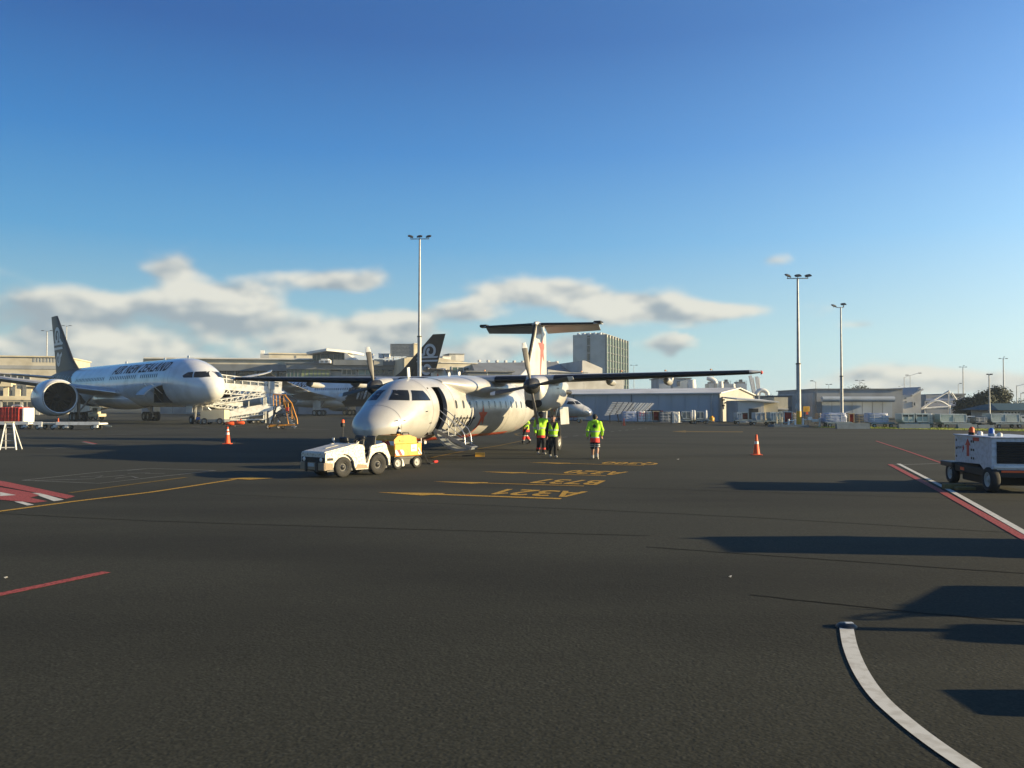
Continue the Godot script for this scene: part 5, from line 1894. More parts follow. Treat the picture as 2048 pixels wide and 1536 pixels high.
func airstair(o: Node3D, d0: float, d1: float, t0: float, t1: float) -> void:
	# the cabin behind the opening
	var st := S()
	var arc := steps(t0, t1, 14)
	var outer := []
	for s in [d0, d1]:
		var a := PackedVector3Array()
		for t in arc: a.append(skin_pt(HULL, s, t))
		outer.append(a)
	for e in 2:
		st = S()
		var p := PackedVector3Array()
		for i in arc.size() - 1:
			var q0: Vector3 = outer[e][i]
			var q1: Vector3 = outer[e][i + 1]
			p.append_array(quad_pts(q0, q1, q1 * Vector3(0.86, 1, 1), q0 * Vector3(0.86, 1, 1)))
		facing(st, p, Vector3(0, 0, 1.0 if e == 1 else -1.0))
		put("door_jamb", st, mats.grey_metal, o)
	st = S()
	bx(st, Vector3(-1.0, 0.98, -d0 + 0.4), Vector3(1.02, 1.06, -d1 - 0.4))
	put("cabin_floor", st, mats.cabin_dark, o)
	st = S()
	bx(st, Vector3(-0.95, 1.06, -d0 + 0.42), Vector3(-0.85, 3.0, -d1 - 0.42))
	bx(st, Vector3(-0.9, 1.06, -d0 + 0.42), Vector3(1.0, 2.9, -d0 + 0.36))
	bx(st, Vector3(-0.9, 1.06, -d1 - 0.36), Vector3(1.0, 2.9, -d1 - 0.42))
	put("cabin_wall", st, mats.cabin_dark, o)
	st = S()
	bx(st, Vector3(0.2, 1.3, -d0 - 0.05), Vector3(0.7, 2.0, -d0 - 0.2), 0.04)
	put("crew_seat", st, mats.navy_cloth, o)
	# the door, let down as a stair
	var H3 := skin_pt(HULL, d0, t1)
	var H := Vector2(H3.x, H3.y)
	var ang := deg_to_rad(117.0)
	var rings := []
	for t in arc:
		var q := skin_pt(HULL, d0, t)
		var a := hinge(Vector2(q.x, q.y), H, ang, 1.0)
		var c := hinge(Vector2(q.x * 0.93, 2.0 + (q.y - 2.0) * 0.93), H, ang, 1.0)
		rings.append(PackedVector3Array([Vector3(a.x, a.y, -d0 - 0.02), Vector3(a.x, a.y, -d1 + 0.02), Vector3(c.x, c.y, -d1 + 0.02), Vector3(c.x, c.y, -d0 - 0.02)]))
	st = S()
	loft(st, rings, true, false)
	var stair := put("airstair", st, mt("stair_grey", Color(0.20, 0.215, 0.23), 0.45, 0.2), o)
	var top := hinge(Vector2(skin_pt(HULL, d0, t0).x, skin_pt(HULL, d0, t0).y), H, ang, 1.0)
	var line := func(w: float) -> Vector2: return H.lerp(top, w) + Vector2(0.02, 0.02)
	for w in [0.16, 0.36, 0.56, 0.76, 0.96]:
		st = S()
		var q: Vector2 = line.call(w)
		box(st, Vector3(q.x, q.y + 0.05, -(d0 + d1) * 0.5), Vector3(0.27, 0.05, d1 - d0 - 0.16), Basis(), 0.012)
		put("step", st, mats.bright_metal, stair)
	for z in [-d0 - 0.06, -d1 + 0.06]:
		st = S()
		var a: Vector2 = line.call(0.02)
		var b: Vector2 = line.call(1.02)
		bar(st, Vector3(a.x, a.y + 0.03, z), Vector3(b.x, b.y + 0.03, z), 0.03, 0.14)
		put("stringer", st, mats.grey_metal, stair)
		st = S()
		tube(st, [Vector3(1.22, 2.05, z), Vector3(1.62, 1.75, z), Vector3(2.3, 1.22, z), Vector3(2.42, 0.98, z), Vector3(b.x - 0.25, b.y + 0.15, z)], 0.017, 8)
		tube(st, [Vector3(1.7, 1.68, z), Vector3(1.72, 0.9, z)], 0.018, 6)
		put("handrail", st, mats.bright_metal, stair)
		st = S()
		tube(st, [Vector3(1.25, 1.75, z), Vector3(1.9, 1.2, z), Vector3(2.4, 0.85, z)], 0.012, 6)
		put("cable", st, mats.bright_metal, stair)

func build_turboprop() -> void:
	var turn := -atan2(0.328, 0.945)
	make_turboprop("turboprop_airliner", "silver high wing turboprop with orange belly stripe and its airstair down", Vector3(-5.73, 0, -29.97), turn, true)
	# the second one, far behind, heads right
	make_turboprop("turboprop_airliner", "distant silver turboprop facing right before the freight shed", gx(1196, 106), deg_to_rad(68.0), false)

# ---------- wide bodies ----------
const JET := [[0.0, 4.248, 4.252, 0.004], [0.02, 4.08, 4.42, 0.18], [0.25, 3.55, 4.85, 0.66], [0.8, 3.03, 5.42, 1.2], [1.8, 2.58, 6.1, 1.78], [3.0, 2.32, 6.78, 2.24], [4.5, 2.14, 7.36, 2.58], [6.5, 2.06, 7.82, 2.8], [9.0, 2.03, 7.98, 2.88], [12.0, 2.03, 8.0, 2.89], [39.0, 2.03, 8.0, 2.89], [43.0, 2.25, 8.0, 2.85], [47.0, 2.9, 7.97, 2.6], [51.0, 3.85, 7.88, 2.1], [55.0, 4.9, 7.7, 1.5], [58.5, 5.8, 7.4, 0.92], [61.5, 6.4, 7.05, 0.3]]
const JET_WING := [[2.2, 22.2, 12.4, 3.75, 1.35], [10.0, 27.4, 7.4, 4.95, 0.8], [20.0, 34.0, 4.6, 6.5, 0.48], [26.5, 38.3, 2.9, 7.6, 0.28], [28.7, 40.2, 1.9, 8.05, 0.17], [30.0, 42.3, 0.7, 8.5, 0.07]]
const JET_FIN := [[7.3, 46.6, 58.6, 0.9], [9.5, 50.2, 59.2, 0.75], [17.0, 58.4, 61.6, 0.35]]

func spiral(c: Vector2, r0: float, turns: float, from: float, dir: float) -> Array:
	var p := []
	var n := 30
	for i in n + 1:
		var w := i / float(n)
		var a := from + dir * turns * TAU * w
		p.append(c + Vector2(cos(a), sin(a)) * r0 * (1.0 - 0.68 * w))
	return p

func make_jet(called: String, label: String, at: Vector3, turn: float, dark_from: float, dark_mat: Material, door: bool) -> Node3D:
	var o := thing(called, label, "airliner", at, turn)
	var th := steps(-PI, PI, 72)
	var ss := [0.0, 0.02, 0.08, 0.25, 0.5, 0.8, 1.2, 1.8, 2.4, 3.0, 3.7, 4.5, 5.5, 6.5, 7.5, 8.6, 9.4, 10.2, 11.2, 12.5]
	var s0 := 14.0
	while s0 < 61.4:
		ss.append(s0)
		s0 += 0.35 if s0 > dark_from - 5.0 and s0 < dark_from + 7.0 else 1.4
	ss.append(61.5)
	# cargo door on the starboard side (negative angles)
	var ta: float = th[36 - 19]
	var tb: float = th[36 - 29]
	var hole := func(s: float, t: float) -> bool: return door and s > 8.6 and s < 11.2 and t < ta and t > tb
	var dark := func(s: float, t: float) -> bool: return s > dark_from + 3.5 * cos(t) + 0.6 * sin(t * 4.0)
	putm("fuselage", skin(JET, ss, th, func(s, t): return not hole.call(s, t) and not dark.call(s, t)).commit(), mats.jet_white, o)
	putm("rear_fuselage", skin(JET, ss, th, func(s, t): return dark.call(s, t)).commit(), dark_mat, o)
	var st := S()
	for side in [1.0, -1.0]:
		for pane in [[Vector2(1.0, 5.5), Vector2(1.9, 6.16), Vector2(2.80, 6.10), Vector2(2.42, 5.42), Vector2(1.6, 5.42)], [Vector2(2.55, 5.42), Vector2(2.94, 6.09), Vector2(3.6, 6.04), Vector2(4.15, 5.66), Vector2(3.85, 5.42)]]:
			st = S()
			var f := func(q: Vector2) -> Vector3: return skin_pt(JET, q.x, side * maxf(deg_to_rad(3.0), absf(skin_angle(JET, q.x, q.y, 1.0))), 0.02)
			lay(st, poly_tris(pane), f, func(p): return p - Vector3(0, 4.6, p.z - 2.0), 0.2)
			put("cockpit_window", st, mats.glass, o)
		# cabin windows: one pane, repeated along the straight part of the hull
		st = S()
		var f2 := func(q: Vector2) -> Vector3: return skin_pt(JET, 14.0 + q.x, skin_angle(JET, 14.0, q.y, side), 0.015) + Vector3(0, 0, 14.0)
		lay(st, round_rect(0, 5.85, 0.3, 0.5, 0.12), f2, func(_p): return Vector3(side, 0, 0), 0.3)
		st.generate_normals()
		var pane_mesh := st.commit()
		for i in 48:
			if i in [9, 10, 26, 27, 28]: continue
			var w := putm("cabin_window", pane_mesh, mats.cabin_glass, o)
			w.position = Vector3(0, 0, -(10.5 + i * 0.62))
		# doors drawn as thin seams
		for s in [7.2, 19.5, 35.0]:
			st = S()
			var f3 := func(q: Vector2) -> Vector3: return skin_pt(JET, s + q.x, skin_angle(JET, s, q.y, side), 0.012)
			lay(st, stroke_tris([Vector2(0, 4.75), Vector2(0, 6.7), Vector2(1.0, 6.7), Vector2(1.0, 4.75), Vector2(0, 4.75)], 0.05), f3, func(_p): return Vector3(side, 0, 0), 0.4)
			put("door_seam", st, mats.grey_metal, o)
		var t := letters("AIR NEW ZEALAND", true, 0.22)
		var f4 := func(q: Vector2) -> Vector3: return skin_pt(JET, q.x, side * (deg_to_rad(63.0) - q.y * deg_to_rad(29.0)), 0.02)
		for let in each_letter("AIR NEW ZEALAND", 0.22):
			var flat2 := PackedVector2Array()
			for q in let:
				var x: float = q.x * 18.0 / (t[1] + 0.22)
				flat2.append(Vector2(8.0 + x if side > 0 else 26.0 - x, q.y))
			st = S()
			lay(st, flat2, f4, func(p): return p - Vector3(0, 5, p.z), 0.5)
			put("letter", st, mats.jet_letter, o)
		# wing with engine
		wing_half(o, "wing", JET_WING, side, mats.wing_grey)
		put("leading_edge", boot(JET_WING, side, 3.2, 28.5, 0.025), mats.bright_metal, o)
		for l in [6.5, 14.0, 19.5]:
			var q := foil_lerp(JET_WING, l)
			st = S()
			lathe(st, Vector3(side * l, q[3] - 0.35, -(q[1] + q[2] * 0.85)), Vector3(0, 0.03, 1), [[-2.2, 0.0], [-1.4, 0.16], [0.2, 0.34], [1.4, 0.3], [2.2, 0.0]], 12)
			put("flap_fairing", st, mats.wing_grey, o)
		var ec := Vector3(side * 10.2, 3.22, -21.4)
		var k0 := 1.24
		var big := func(l: Array) -> Array: return l.map(func(q): return [q[0] * k0, q[1] * k0])
		st = S()
		lathe(st, ec, Vector3(0, 0, -1), big.call([[0.06, 1.50], [0.0, 1.58], [0.12, 1.70], [0.7, 1.84], [2.0, 1.90], [3.4, 1.78], [4.6, 1.45], [4.6, 1.35]]), 36)
		var nac := put("engine_nacelle", st, mats.jet_white, o)
		st = S()
		lathe(st, ec, Vector3(0, 0, -1), big.call([[1.5, 1.42], [0.5, 1.40], [0.15, 1.46], [0.05, 1.51]]), 36)
		put("intake_barrel", st, mats.dark_metal, nac)
		st = S()
		lathe(st, ec, Vector3(0, 0, -1), big.call([[0.08, 1.50], [-0.01, 1.58], [0.05, 1.66]]), 36)
		put("intake_lip", st, mats.grey_metal, nac)
		st = S()
		lathe(st, ec, Vector3(0, 0, -1), big.call([[0.45, 0.0], [0.7, 0.2], [1.2, 0.42], [1.25, 1.43], [1.4, 1.43], [1.4, 0.0]]), 36)
		var fan := put("fan", st, mats.black, nac)
		for k in 18:
			st = S()
			var a := TAU * k / 18.0
			var out := Vector3(cos(a), sin(a), 0)
			var tg := Vector3(-sin(a), cos(a), 0)
			bar(st, ec + out * 0.48 + Vector3(0, 0, -1.3), ec + out * 1.72 + Vector3(0, 0, -1.38), 0.35, 0.03, (tg + Vector3(0, 0, 0.9)).normalized())
			put("fan_blade", st, mats.boot, fan)
		st = S()
		lathe(st, ec, Vector3(0, 0, -1), big.call([[4.2, 1.1], [5.6, 0.85], [6.4, 0.55], [7.2, 0.1], [7.3, 0.0]]), 24)
		put("exhaust_cone", st, mats.grey_metal, nac)
		st = S()
		loft(st, [PackedVector3Array([ec + Vector3(-0.2, 1.9, -1.3), ec + Vector3(0.2, 1.9, -1.3), ec + Vector3(0.2, 1.2, -6.4), ec + Vector3(-0.2, 1.2, -6.4)]), PackedVector3Array([Vector3(ec.x - 0.18, 5.3, -24.8), Vector3(ec.x + 0.18, 5.3, -24.8), Vector3(ec.x + 0.15, 4.8, -32.0), Vector3(ec.x - 0.15, 4.8, -32.0)])], true, false)
		put("pylon", st, mats.jet_white, nac)
		# main bogie
		st = S()
		cyl(st, Vector3(side * 4.9, 3.6, -31.6), Vector3(side * 4.9, 0.8, -31.7), 0.22)
		bar(st, Vector3(side * 3.4, 3.2, -31.7), Vector3(side * 4.9, 1.3, -31.7), 0.2)
		bar(st, Vector3(side * 4.9, 0.72, -30.9), Vector3(side * 4.9, 0.72, -32.5), 0.3)
		put("main_gear_leg", st, mats.grey_metal, o)
		for dz in [-30.95, -32.45]:
			for dx in [-0.6, 0.6]: wheel(o, Vector3(side * 4.9 + dx, 0.67, dz), Vector3(1, 0, 0), 0.67, 0.48)
		st = S()
		box(st, Vector3(side * 5.75, 2.3, -31.7), Vector3(0.06, 2.0, 2.2), Basis(), 0.02)
		put("gear_door", st, mats.jet_white, o)
		var T := [[0.4, 54.0, 5.4, 6.6, 0.5], [9.9, 60.6, 2.0, 7.5, 0.2]]
		wing_half(o, "tailplane", T, side, mats.wing_grey)
		wheel(o, Vector3(side * 0.38, 0.5, -6.0), Vector3(1, 0, 0), 0.5, 0.34)
		# the fern curl on the fin: two curls and two bars
		for k in [1.0, -1.0]:
			var c := Vector2(57.9, 13.5) if k > 0 else Vector2(57.0, 9.9)
			var sp := spiral(c, 1.55 if k > 0 else 1.25, 1.25, deg_to_rad(200.0 if k > 0 else 160.0), -k)
			var lead := [c + Vector2(-2.9, -1.35 * k), c + Vector2(-2.0, -0.7 * k)]
			if k < 0: lead = [c + Vector2(-2.2, 0.75), c + Vector2(-1.6, 0.4)]
			on_fin(o, "fern_curl", JET_FIN, stroke_tris(lead + sp, 0.56), side, mats.curl_silver)
			on_fin(o, "fern_bar", JET_FIN, poly_tris([Vector2(54.4, 11.72 + 0.38 * k), Vector2(59.6, 11.72 + 0.38 * k), Vector2(59.8, 12.1 + 0.38 * k), Vector2(54.7, 12.1 + 0.38 * k)]), side, mats.curl_silver)
		# pale fern strokes over the dark rear hull
		for k in 9:
			var x := dark_from + 2.2 + k * 0.95
			var pts := []
			for j in 8:
				var w := j / 7.0
				pts.append(Vector2(x + 1.1 * w + 0.5 * sin(w * 3.0), deg_to_rad(118.0 - 62.0 * w)))
			st = S()
			var f5 := func(q: Vector2) -> Vector3: return skin_pt(JET, minf(q.x, 61.0), side * q.y, 0.02)
			lay(st, stroke_tris(pts, [0.1, 0.22, 0.3, 0.34, 0.3, 0.22, 0.14, 0.05]), f5, func(p): return p - Vector3(0, 5.6, p.z), 0.5)
			put("fern_stroke", st, mats.curl_silver if k % 2 == 0 else mats.jet_fern, o)
	put("tail_fin", fin_mesh(JET_FIN), dark_mat, o)
	st = S()
	var fair := []
	for s in steps(19.0, 37.0, 14):
		var w := sin(PI * (s - 19.0) / 18.0)
		fair.append(ring(Vector3(0, 3.1, -s), Vector3(1.0 + 2.1 * sqrt(w), 0, 0), Vector3(0, 0.6 + 0.85 * sqrt(w), 0), 28))
	loft(st, fair)
	put("belly_fairing", st, mats.jet_white, o)
	st = S()
	cyl(st, Vector3(0, 2.4, -5.7), Vector3(0, 0.5, -6.0), 0.14)
	bar(st, Vector3(-0.38, 0.5, -6.0), Vector3(0.38, 0.5, -6.0), 0.14)
	bar(st, Vector3(0, 1.0, -5.9), Vector3(0, 2.2, -7.0), 0.12)
	put("nose_gear_leg", st, mats.bright_metal, o)
	for dx in [-0.6, 0.6]:
		st = S()
		box(st, Vector3(dx, 1.75, -6.2), Vector3(0.05, 0.75, 1.7), Basis(), 0.02)
		put("gear_door", st, mats.jet_white, o)
	for q in [[8.0, 0.3], [15.0, 0.3], [28.0, 0.35]]:
		st = S()
		box(st, Vector3(0, 8.0 + q[1] * 0.4, -q[0]), Vector3(0.1, q[1], 0.6), Basis(), 0.04)
		put("aerial", st, mats.jet_white, o)
	if door:
		# dark hold behind the opening, and the door swung up
		st = S()
		bx(st, Vector3(-1.4, 2.4, -8.4), Vector3(-1.3, 4.9, -11.4))
		bx(st, Vector3(-2.8, 2.55, -8.5), Vector3(-1.3, 2.62, -11.3))
		bx(st, Vector3(-2.75, 2.6, -8.52), Vector3(-1.3, 4.9, -8.46))
		bx(st, Vector3(-2.75, 2.6, -11.28), Vector3(-1.3, 4.9, -11.34))
		bx(st, Vector3(-2.85, 4.95, -8.4), Vector3(-1.3, 5.0, -11.4))
		put("cargo_hold", st, mats.cabin_dark, o)
		var H3 := skin_pt(JET, 10.0, ta)
		var H := Vector2(H3.x, H3.y)
		var rings := []
		for t in steps(ta, tb, 10):
			var a3 := skin_pt(JET, 10.0, t)
			var b3 := skin_pt(JET, 10.0, t, -0.14)
			var a := hinge(Vector2(a3.x, a3.y), H, deg_to_rad(-88.0), -1.0)
			var b := hinge(Vector2(b3.x, b3.y), H, deg_to_rad(-88.0), -1.0)
			rings.append(PackedVector3Array([Vector3(a.x, a.y, -8.65), Vector3(a.x, a.y, -11.15), Vector3(b.x, b.y, -11.15), Vector3(b.x, b.y, -8.65)]))
		st = S()
		loft(st, rings, true, false)
		put("cargo_door", st, mats.wing_grey, o)
		st = S()
		for z in [-8.9, -10.9]: bar(st, Vector3(-2.75, 3.6, z), Vector3(-4.2, 4.9, z), 0.08)
		put("door_strut", st, mats.bright_metal, o)
	return o

func build_jets() -> void:
	mt("cabin_glass", Color(0.10, 0.115, 0.14), 0.15, 0.0, {"grime": false})
	mt("jet_matt", Color(0.008, 0.008, 0.009), 0.6, 0.0, {"grime": false}).metallic_specular = 0.25
	mt("jet_letter", Color(0.022, 0.022, 0.034), 0.7, 0.0, {"grime": false}).metallic_specular = 0.2
	mt("curl_silver", Color(0.42, 0.45, 0.48), 0.35, 0.0, {"grime": false})
	make_jet("wide_body_jet", "big white jet with fern patterned tail and its cargo door raised", Vector3(-33.6, 0, -94.3), deg_to_rad(45.0), 40.5, mats.jet_black, true)
	make_jet("wide_body_jet", "white jet with black tail fin facing away behind the turboprop", Vector3(-67.0, 0, -200.0), deg_to_rad(-120.0), 38.0, mats.jet_matt, false)

func arc2(c: Vector2, r: float, a0: float, a1: float, n := 8) -> Array:
	var p := []
	for i in n + 1:
		var a := deg_to_rad(lerpf(a0, a1, float(i) / n))
		p.append(c + Vector2(cos(a), sin(a)) * r)
	return p

# side view outlines are (z forward, y) laid at lateral x
func side_panel(st: SurfaceTool, poly: Array, x: float, w: float) -> void:
	prism(st, poly, Transform3D(Basis(Vector3(0, 0, 1), Vector3.UP, Vector3(-1, 0, 0)), Vector3(x, 0, 0)), w)

func make_tug(label: String, at: Vector3, turn: float) -> Node3D:
	var o := thing("baggage_tug", label, "tug", at, turn)
	var st := S()
	side_panel(st, [Vector2(1.42, 0.5), Vector2(1.44, 0.79), Vector2(1.38, 0.84), Vector2(0.12, 1.06), Vector2(0.0, 1.03), Vector2(-0.06, 0.9), Vector2(-0.06, 0.5)], 0, 1.14)
	put("hood", st, mats.tug_white, o)
	var outline := [Vector2(1.43, 0.26), Vector2(1.43, 0.76), Vector2(1.40, 0.81), Vector2(0.12, 1.03), Vector2(-0.04, 1.02), Vector2(-0.13, 0.9), Vector2(-0.12, 0.78), Vector2(-0.18, 0.42), Vector2(-0.26, 0.42), Vector2(-0.34, 0.66), Vector2(-0.38, 0.93), Vector2(-0.44, 0.98), Vector2(-0.95, 1.05), Vector2(-1.05, 1.0), Vector2(-1.12, 0.8), Vector2(-1.22, 0.6), Vector2(-1.22, 0.3), Vector2(-1.15, 0.3)]
	outline += arc2(Vector2(-0.73, 0.34), 0.43, 180, 0, 8)
	outline += [Vector2(-0.27, 0.22), Vector2(0.22, 0.22)]
	outline += arc2(Vector2(0.70, 0.33), 0.42, 180, 0, 8)
	for x in [-0.61, 0.61]:
		st = S()
		side_panel(st, outline, x, 0.07)
		put("side_panel", st, mats.tug_white, o)
		# worn lower skin
		st = S()
		side_panel(st, [Vector2(1.425, 0.27), Vector2(1.425, 0.5), Vector2(1.15, 0.47), Vector2(1.13, 0.27)], x + signf(x) * 0.037, 0.006)
		put("scuffed_skirt", st, mats.tug_rust, o)
		st = S()
		side_panel(st, [Vector2(0.25, 0.24), Vector2(0.16, 0.40), Vector2(-0.21, 0.36), Vector2(-0.27, 0.24)], x + signf(x) * 0.037, 0.006)
		put("scuffed_skirt", st, mats.tug_rust, o)
		st = S()
		side_panel(st, [Vector2(1.36, 0.56), Vector2(1.36, 0.64), Vector2(1.14, 0.64), Vector2(1.14, 0.56)], x + signf(x) * 0.038, 0.012)
		put("side_vent", st, mats.black, o)
		wheel(o, Vector3(x * 0.86, 0.33, 0.70), Vector3(1, 0, 0), 0.33, 0.22, 0.5, mats.dark_metal)
		wheel(o, Vector3(x * 0.86, 0.345, -0.73), Vector3(1, 0, 0), 0.345, 0.24, 0.5, mats.dark_metal)
	st = S()
	bx(st, Vector3(-0.56, 0.2, -1.15), Vector3(0.56, 0.44, 1.3))
	put("chassis", st, mats.dark_metal, o)
	st = S()
	bx(st, Vector3(-0.64, 0.25, 1.34), Vector3(0.64, 0.5, 1.48), 0.02)
	put("bumper", st, mats.tug_rust, o)
	st = S()
	bx(st, Vector3(-0.6, 0.5, 1.39), Vector3(0.6, 0.66, 1.455), 0.015)
	put("front_grille", st, mats.black, o)
	st = S()
	for i in 5: bx(st, Vector3(-0.34, 0.515 + i * 0.03, 1.45), Vector3(0.34, 0.527 + i * 0.03, 1.463))
	put("grille_bar", st, mats.dark_metal, o)
	for x in [-0.45, 0.45]:
		st = S()
		lathe(st, Vector3(x, 0.585, 1.44), Vector3(0, 0, 1), [[0, 0.0], [0, 0.075], [0.03, 0.065], [0.04, 0.0]], 16)
		put("headlight", st, mats.reflective, o)
		st = S()
		bx(st, Vector3(x * 0.62 - 0.05, 0.2, 1.46), Vector3(x * 0.62 + 0.05, 0.52, 1.53), 0.015)
		put("bumper_guard", st, mats.black_vinyl, o)
	st = S()
	bx(st, Vector3(-0.2, 0.36, 1.478), Vector3(0.14, 0.47, 1.495))
	put("number_plate", st, mats.pack_grey, o)
	for x in [-0.5, 0.5]:
		st = S()
		lathe(st, Vector3(x, 0.99 if x > 0 else 1.0, 0.33), Vector3.UP, [[0, 0.09], [0.03, 0.085], [0.05, 0.05], [0.05, 0.0]], 12)
		put("hood_cap", st, mats.tug_white, o)
	st = S()
	box(st, Vector3(0.02, 0.965, 0.74), Vector3(0.06, 0.012, 0.5), Basis(Vector3.RIGHT, 0.173))
	put("hood_stripe", st, mats.mark_white, o)
	# seats, wheel and column
	for x in [-0.3, 0.3]:
		st = S()
		box(st, Vector3(x, 1.03, -0.66), Vector3(0.46, 0.52, 0.12), Basis(Vector3.RIGHT, -0.12), 0.045)
		put("backrest", st, mats.black_vinyl, o)
		st = S()
		box(st, Vector3(x, 0.72, -0.42), Vector3(0.46, 0.13, 0.46), Basis(), 0.04)
		put("seat", st, mats.black_vinyl, o)
	st = S()
	bx(st, Vector3(-0.5, 0.44, -0.62), Vector3(0.5, 0.65, -0.2), 0.02)
	put("seat_box", st, mats.dark_metal, o)
	st = S()
	bx(st, Vector3(-0.56, 0.42, -1.14), Vector3(0.56, 0.86, -0.74), 0.02)
	put("rear_deck", st, mats.dark_metal, o)
	st = S()
	box(st, Vector3(-0.3, 1.12, -0.02), Vector3(0.42, 0.26, 0.1), Basis(Vector3.RIGHT, 0.3), 0.03)
	put("dash_pad", st, mats.black_vinyl, o)
	st = S()
	tube(st, [Vector3(0.3, 0.86, 0.02), Vector3(0.3, 1.13, -0.14)], 0.035, 8)
	put("steering_column", st, mats.tug_white, o)
	st = S()
	var wb := Basis(Vector3.RIGHT, -0.9)
	var rim := []
	for k in 21: rim.append(Vector3(0.3, 1.17, -0.17) + wb * Vector3(0.19 * cos(TAU * k / 20.0), 0.0, 0.19 * sin(TAU * k / 20.0)).rotated(Vector3.RIGHT, 1.2))
	tube(st, rim, 0.017, 6)
	for k in [0, 7, 13]: bar(st, Vector3(0.3, 1.15, -0.15), rim[k], 0.02)
	put("steering_wheel", st, mats.black, o)
	st = S()
	tube(st, [Vector3(-0.55, 0.9, -0.15), Vector3(-0.55, 1.62, -0.15)], 0.016, 8)
	put("beacon_post", st, mats.dark_metal, o)
	st = S()
	bx(st, Vector3(-0.61, 1.58, -0.21), Vector3(-0.49, 1.72, -0.09), 0.02)
	put("beacon_base", st, mats.black, o)
	st = S()
	lathe(st, Vector3(-0.55, 1.72, -0.15), Vector3.UP, [[0, 0.06], [0.08, 0.055], [0.11, 0.03], [0.115, 0.0]], 14)
	put("beacon", st, mats.cone_orange, o)
	st = S()
	bar(st, Vector3(0.45, 1.0, 0.1), Vector3(0.56, 1.17, 0.12), 0.015)
	put("mirror_arm", st, mats.bright_metal, o)
	st = S()
	bar(st, Vector3(-0.45, 1.0, 0.25), Vector3(-0.52, 1.14, 0.25), 0.015)
	put("mirror_arm", st, mats.bright_metal, o)
	st = S()
	box(st, Vector3(-0.54, 1.18, 0.25), Vector3(0.12, 0.09, 0.03), Basis(), 0.01)
	put("mirror", st, mats.reflective, o)
	st = S()
	tube(st, [Vector3(0, 0.4, -1.15), Vector3(0, 0.38, -1.35)], 0.05, 8)
	put("tow_hitch", st, mats.dark_metal, o)
	st = S()
	side_panel(st, [Vector2(-0.58, 0.905), Vector2(-0.56, 0.92), Vector2(-0.9, 0.965), Vector2(-0.9, 0.95)], 0.647, 0.006)
	put("panel_groove", st, mats.dark_metal, o)
	return o

func hazard_board(root: Node, o: Vector3, u: Vector3, v: Vector3, w: float, h: float) -> void:
	# red and white slanted bars, each a strip of its own
	var nrm := u.cross(v).normalized()
	var n := 3
	for i in n + 1:
		var st := S()
		var x0 := w * (i - 0.5) / n
		var x1 := w * (i + 0.5) / n
		var pl := PackedVector2Array([Vector2(x0, 0), Vector2(x1, 0), Vector2(x1 - h * 0.7, h), Vector2(x0 - h * 0.7, h)])
		var cut := Geometry2D.intersect_polygons(pl, PackedVector2Array([Vector2(0, 0), Vector2(w, 0), Vector2(w, h), Vector2(0, h)]))
		if cut.is_empty(): continue
		var p := PackedVector3Array()
		for k in Geometry2D.triangulate_polygon(cut[0]): p.append(o + u * cut[0][k].x + v * cut[0][k].y + nrm * 0.006)
		facing(st, p, nrm)
		put("stripe", st, mats.red_paint if i % 2 == 0 else mats.reflective, root)

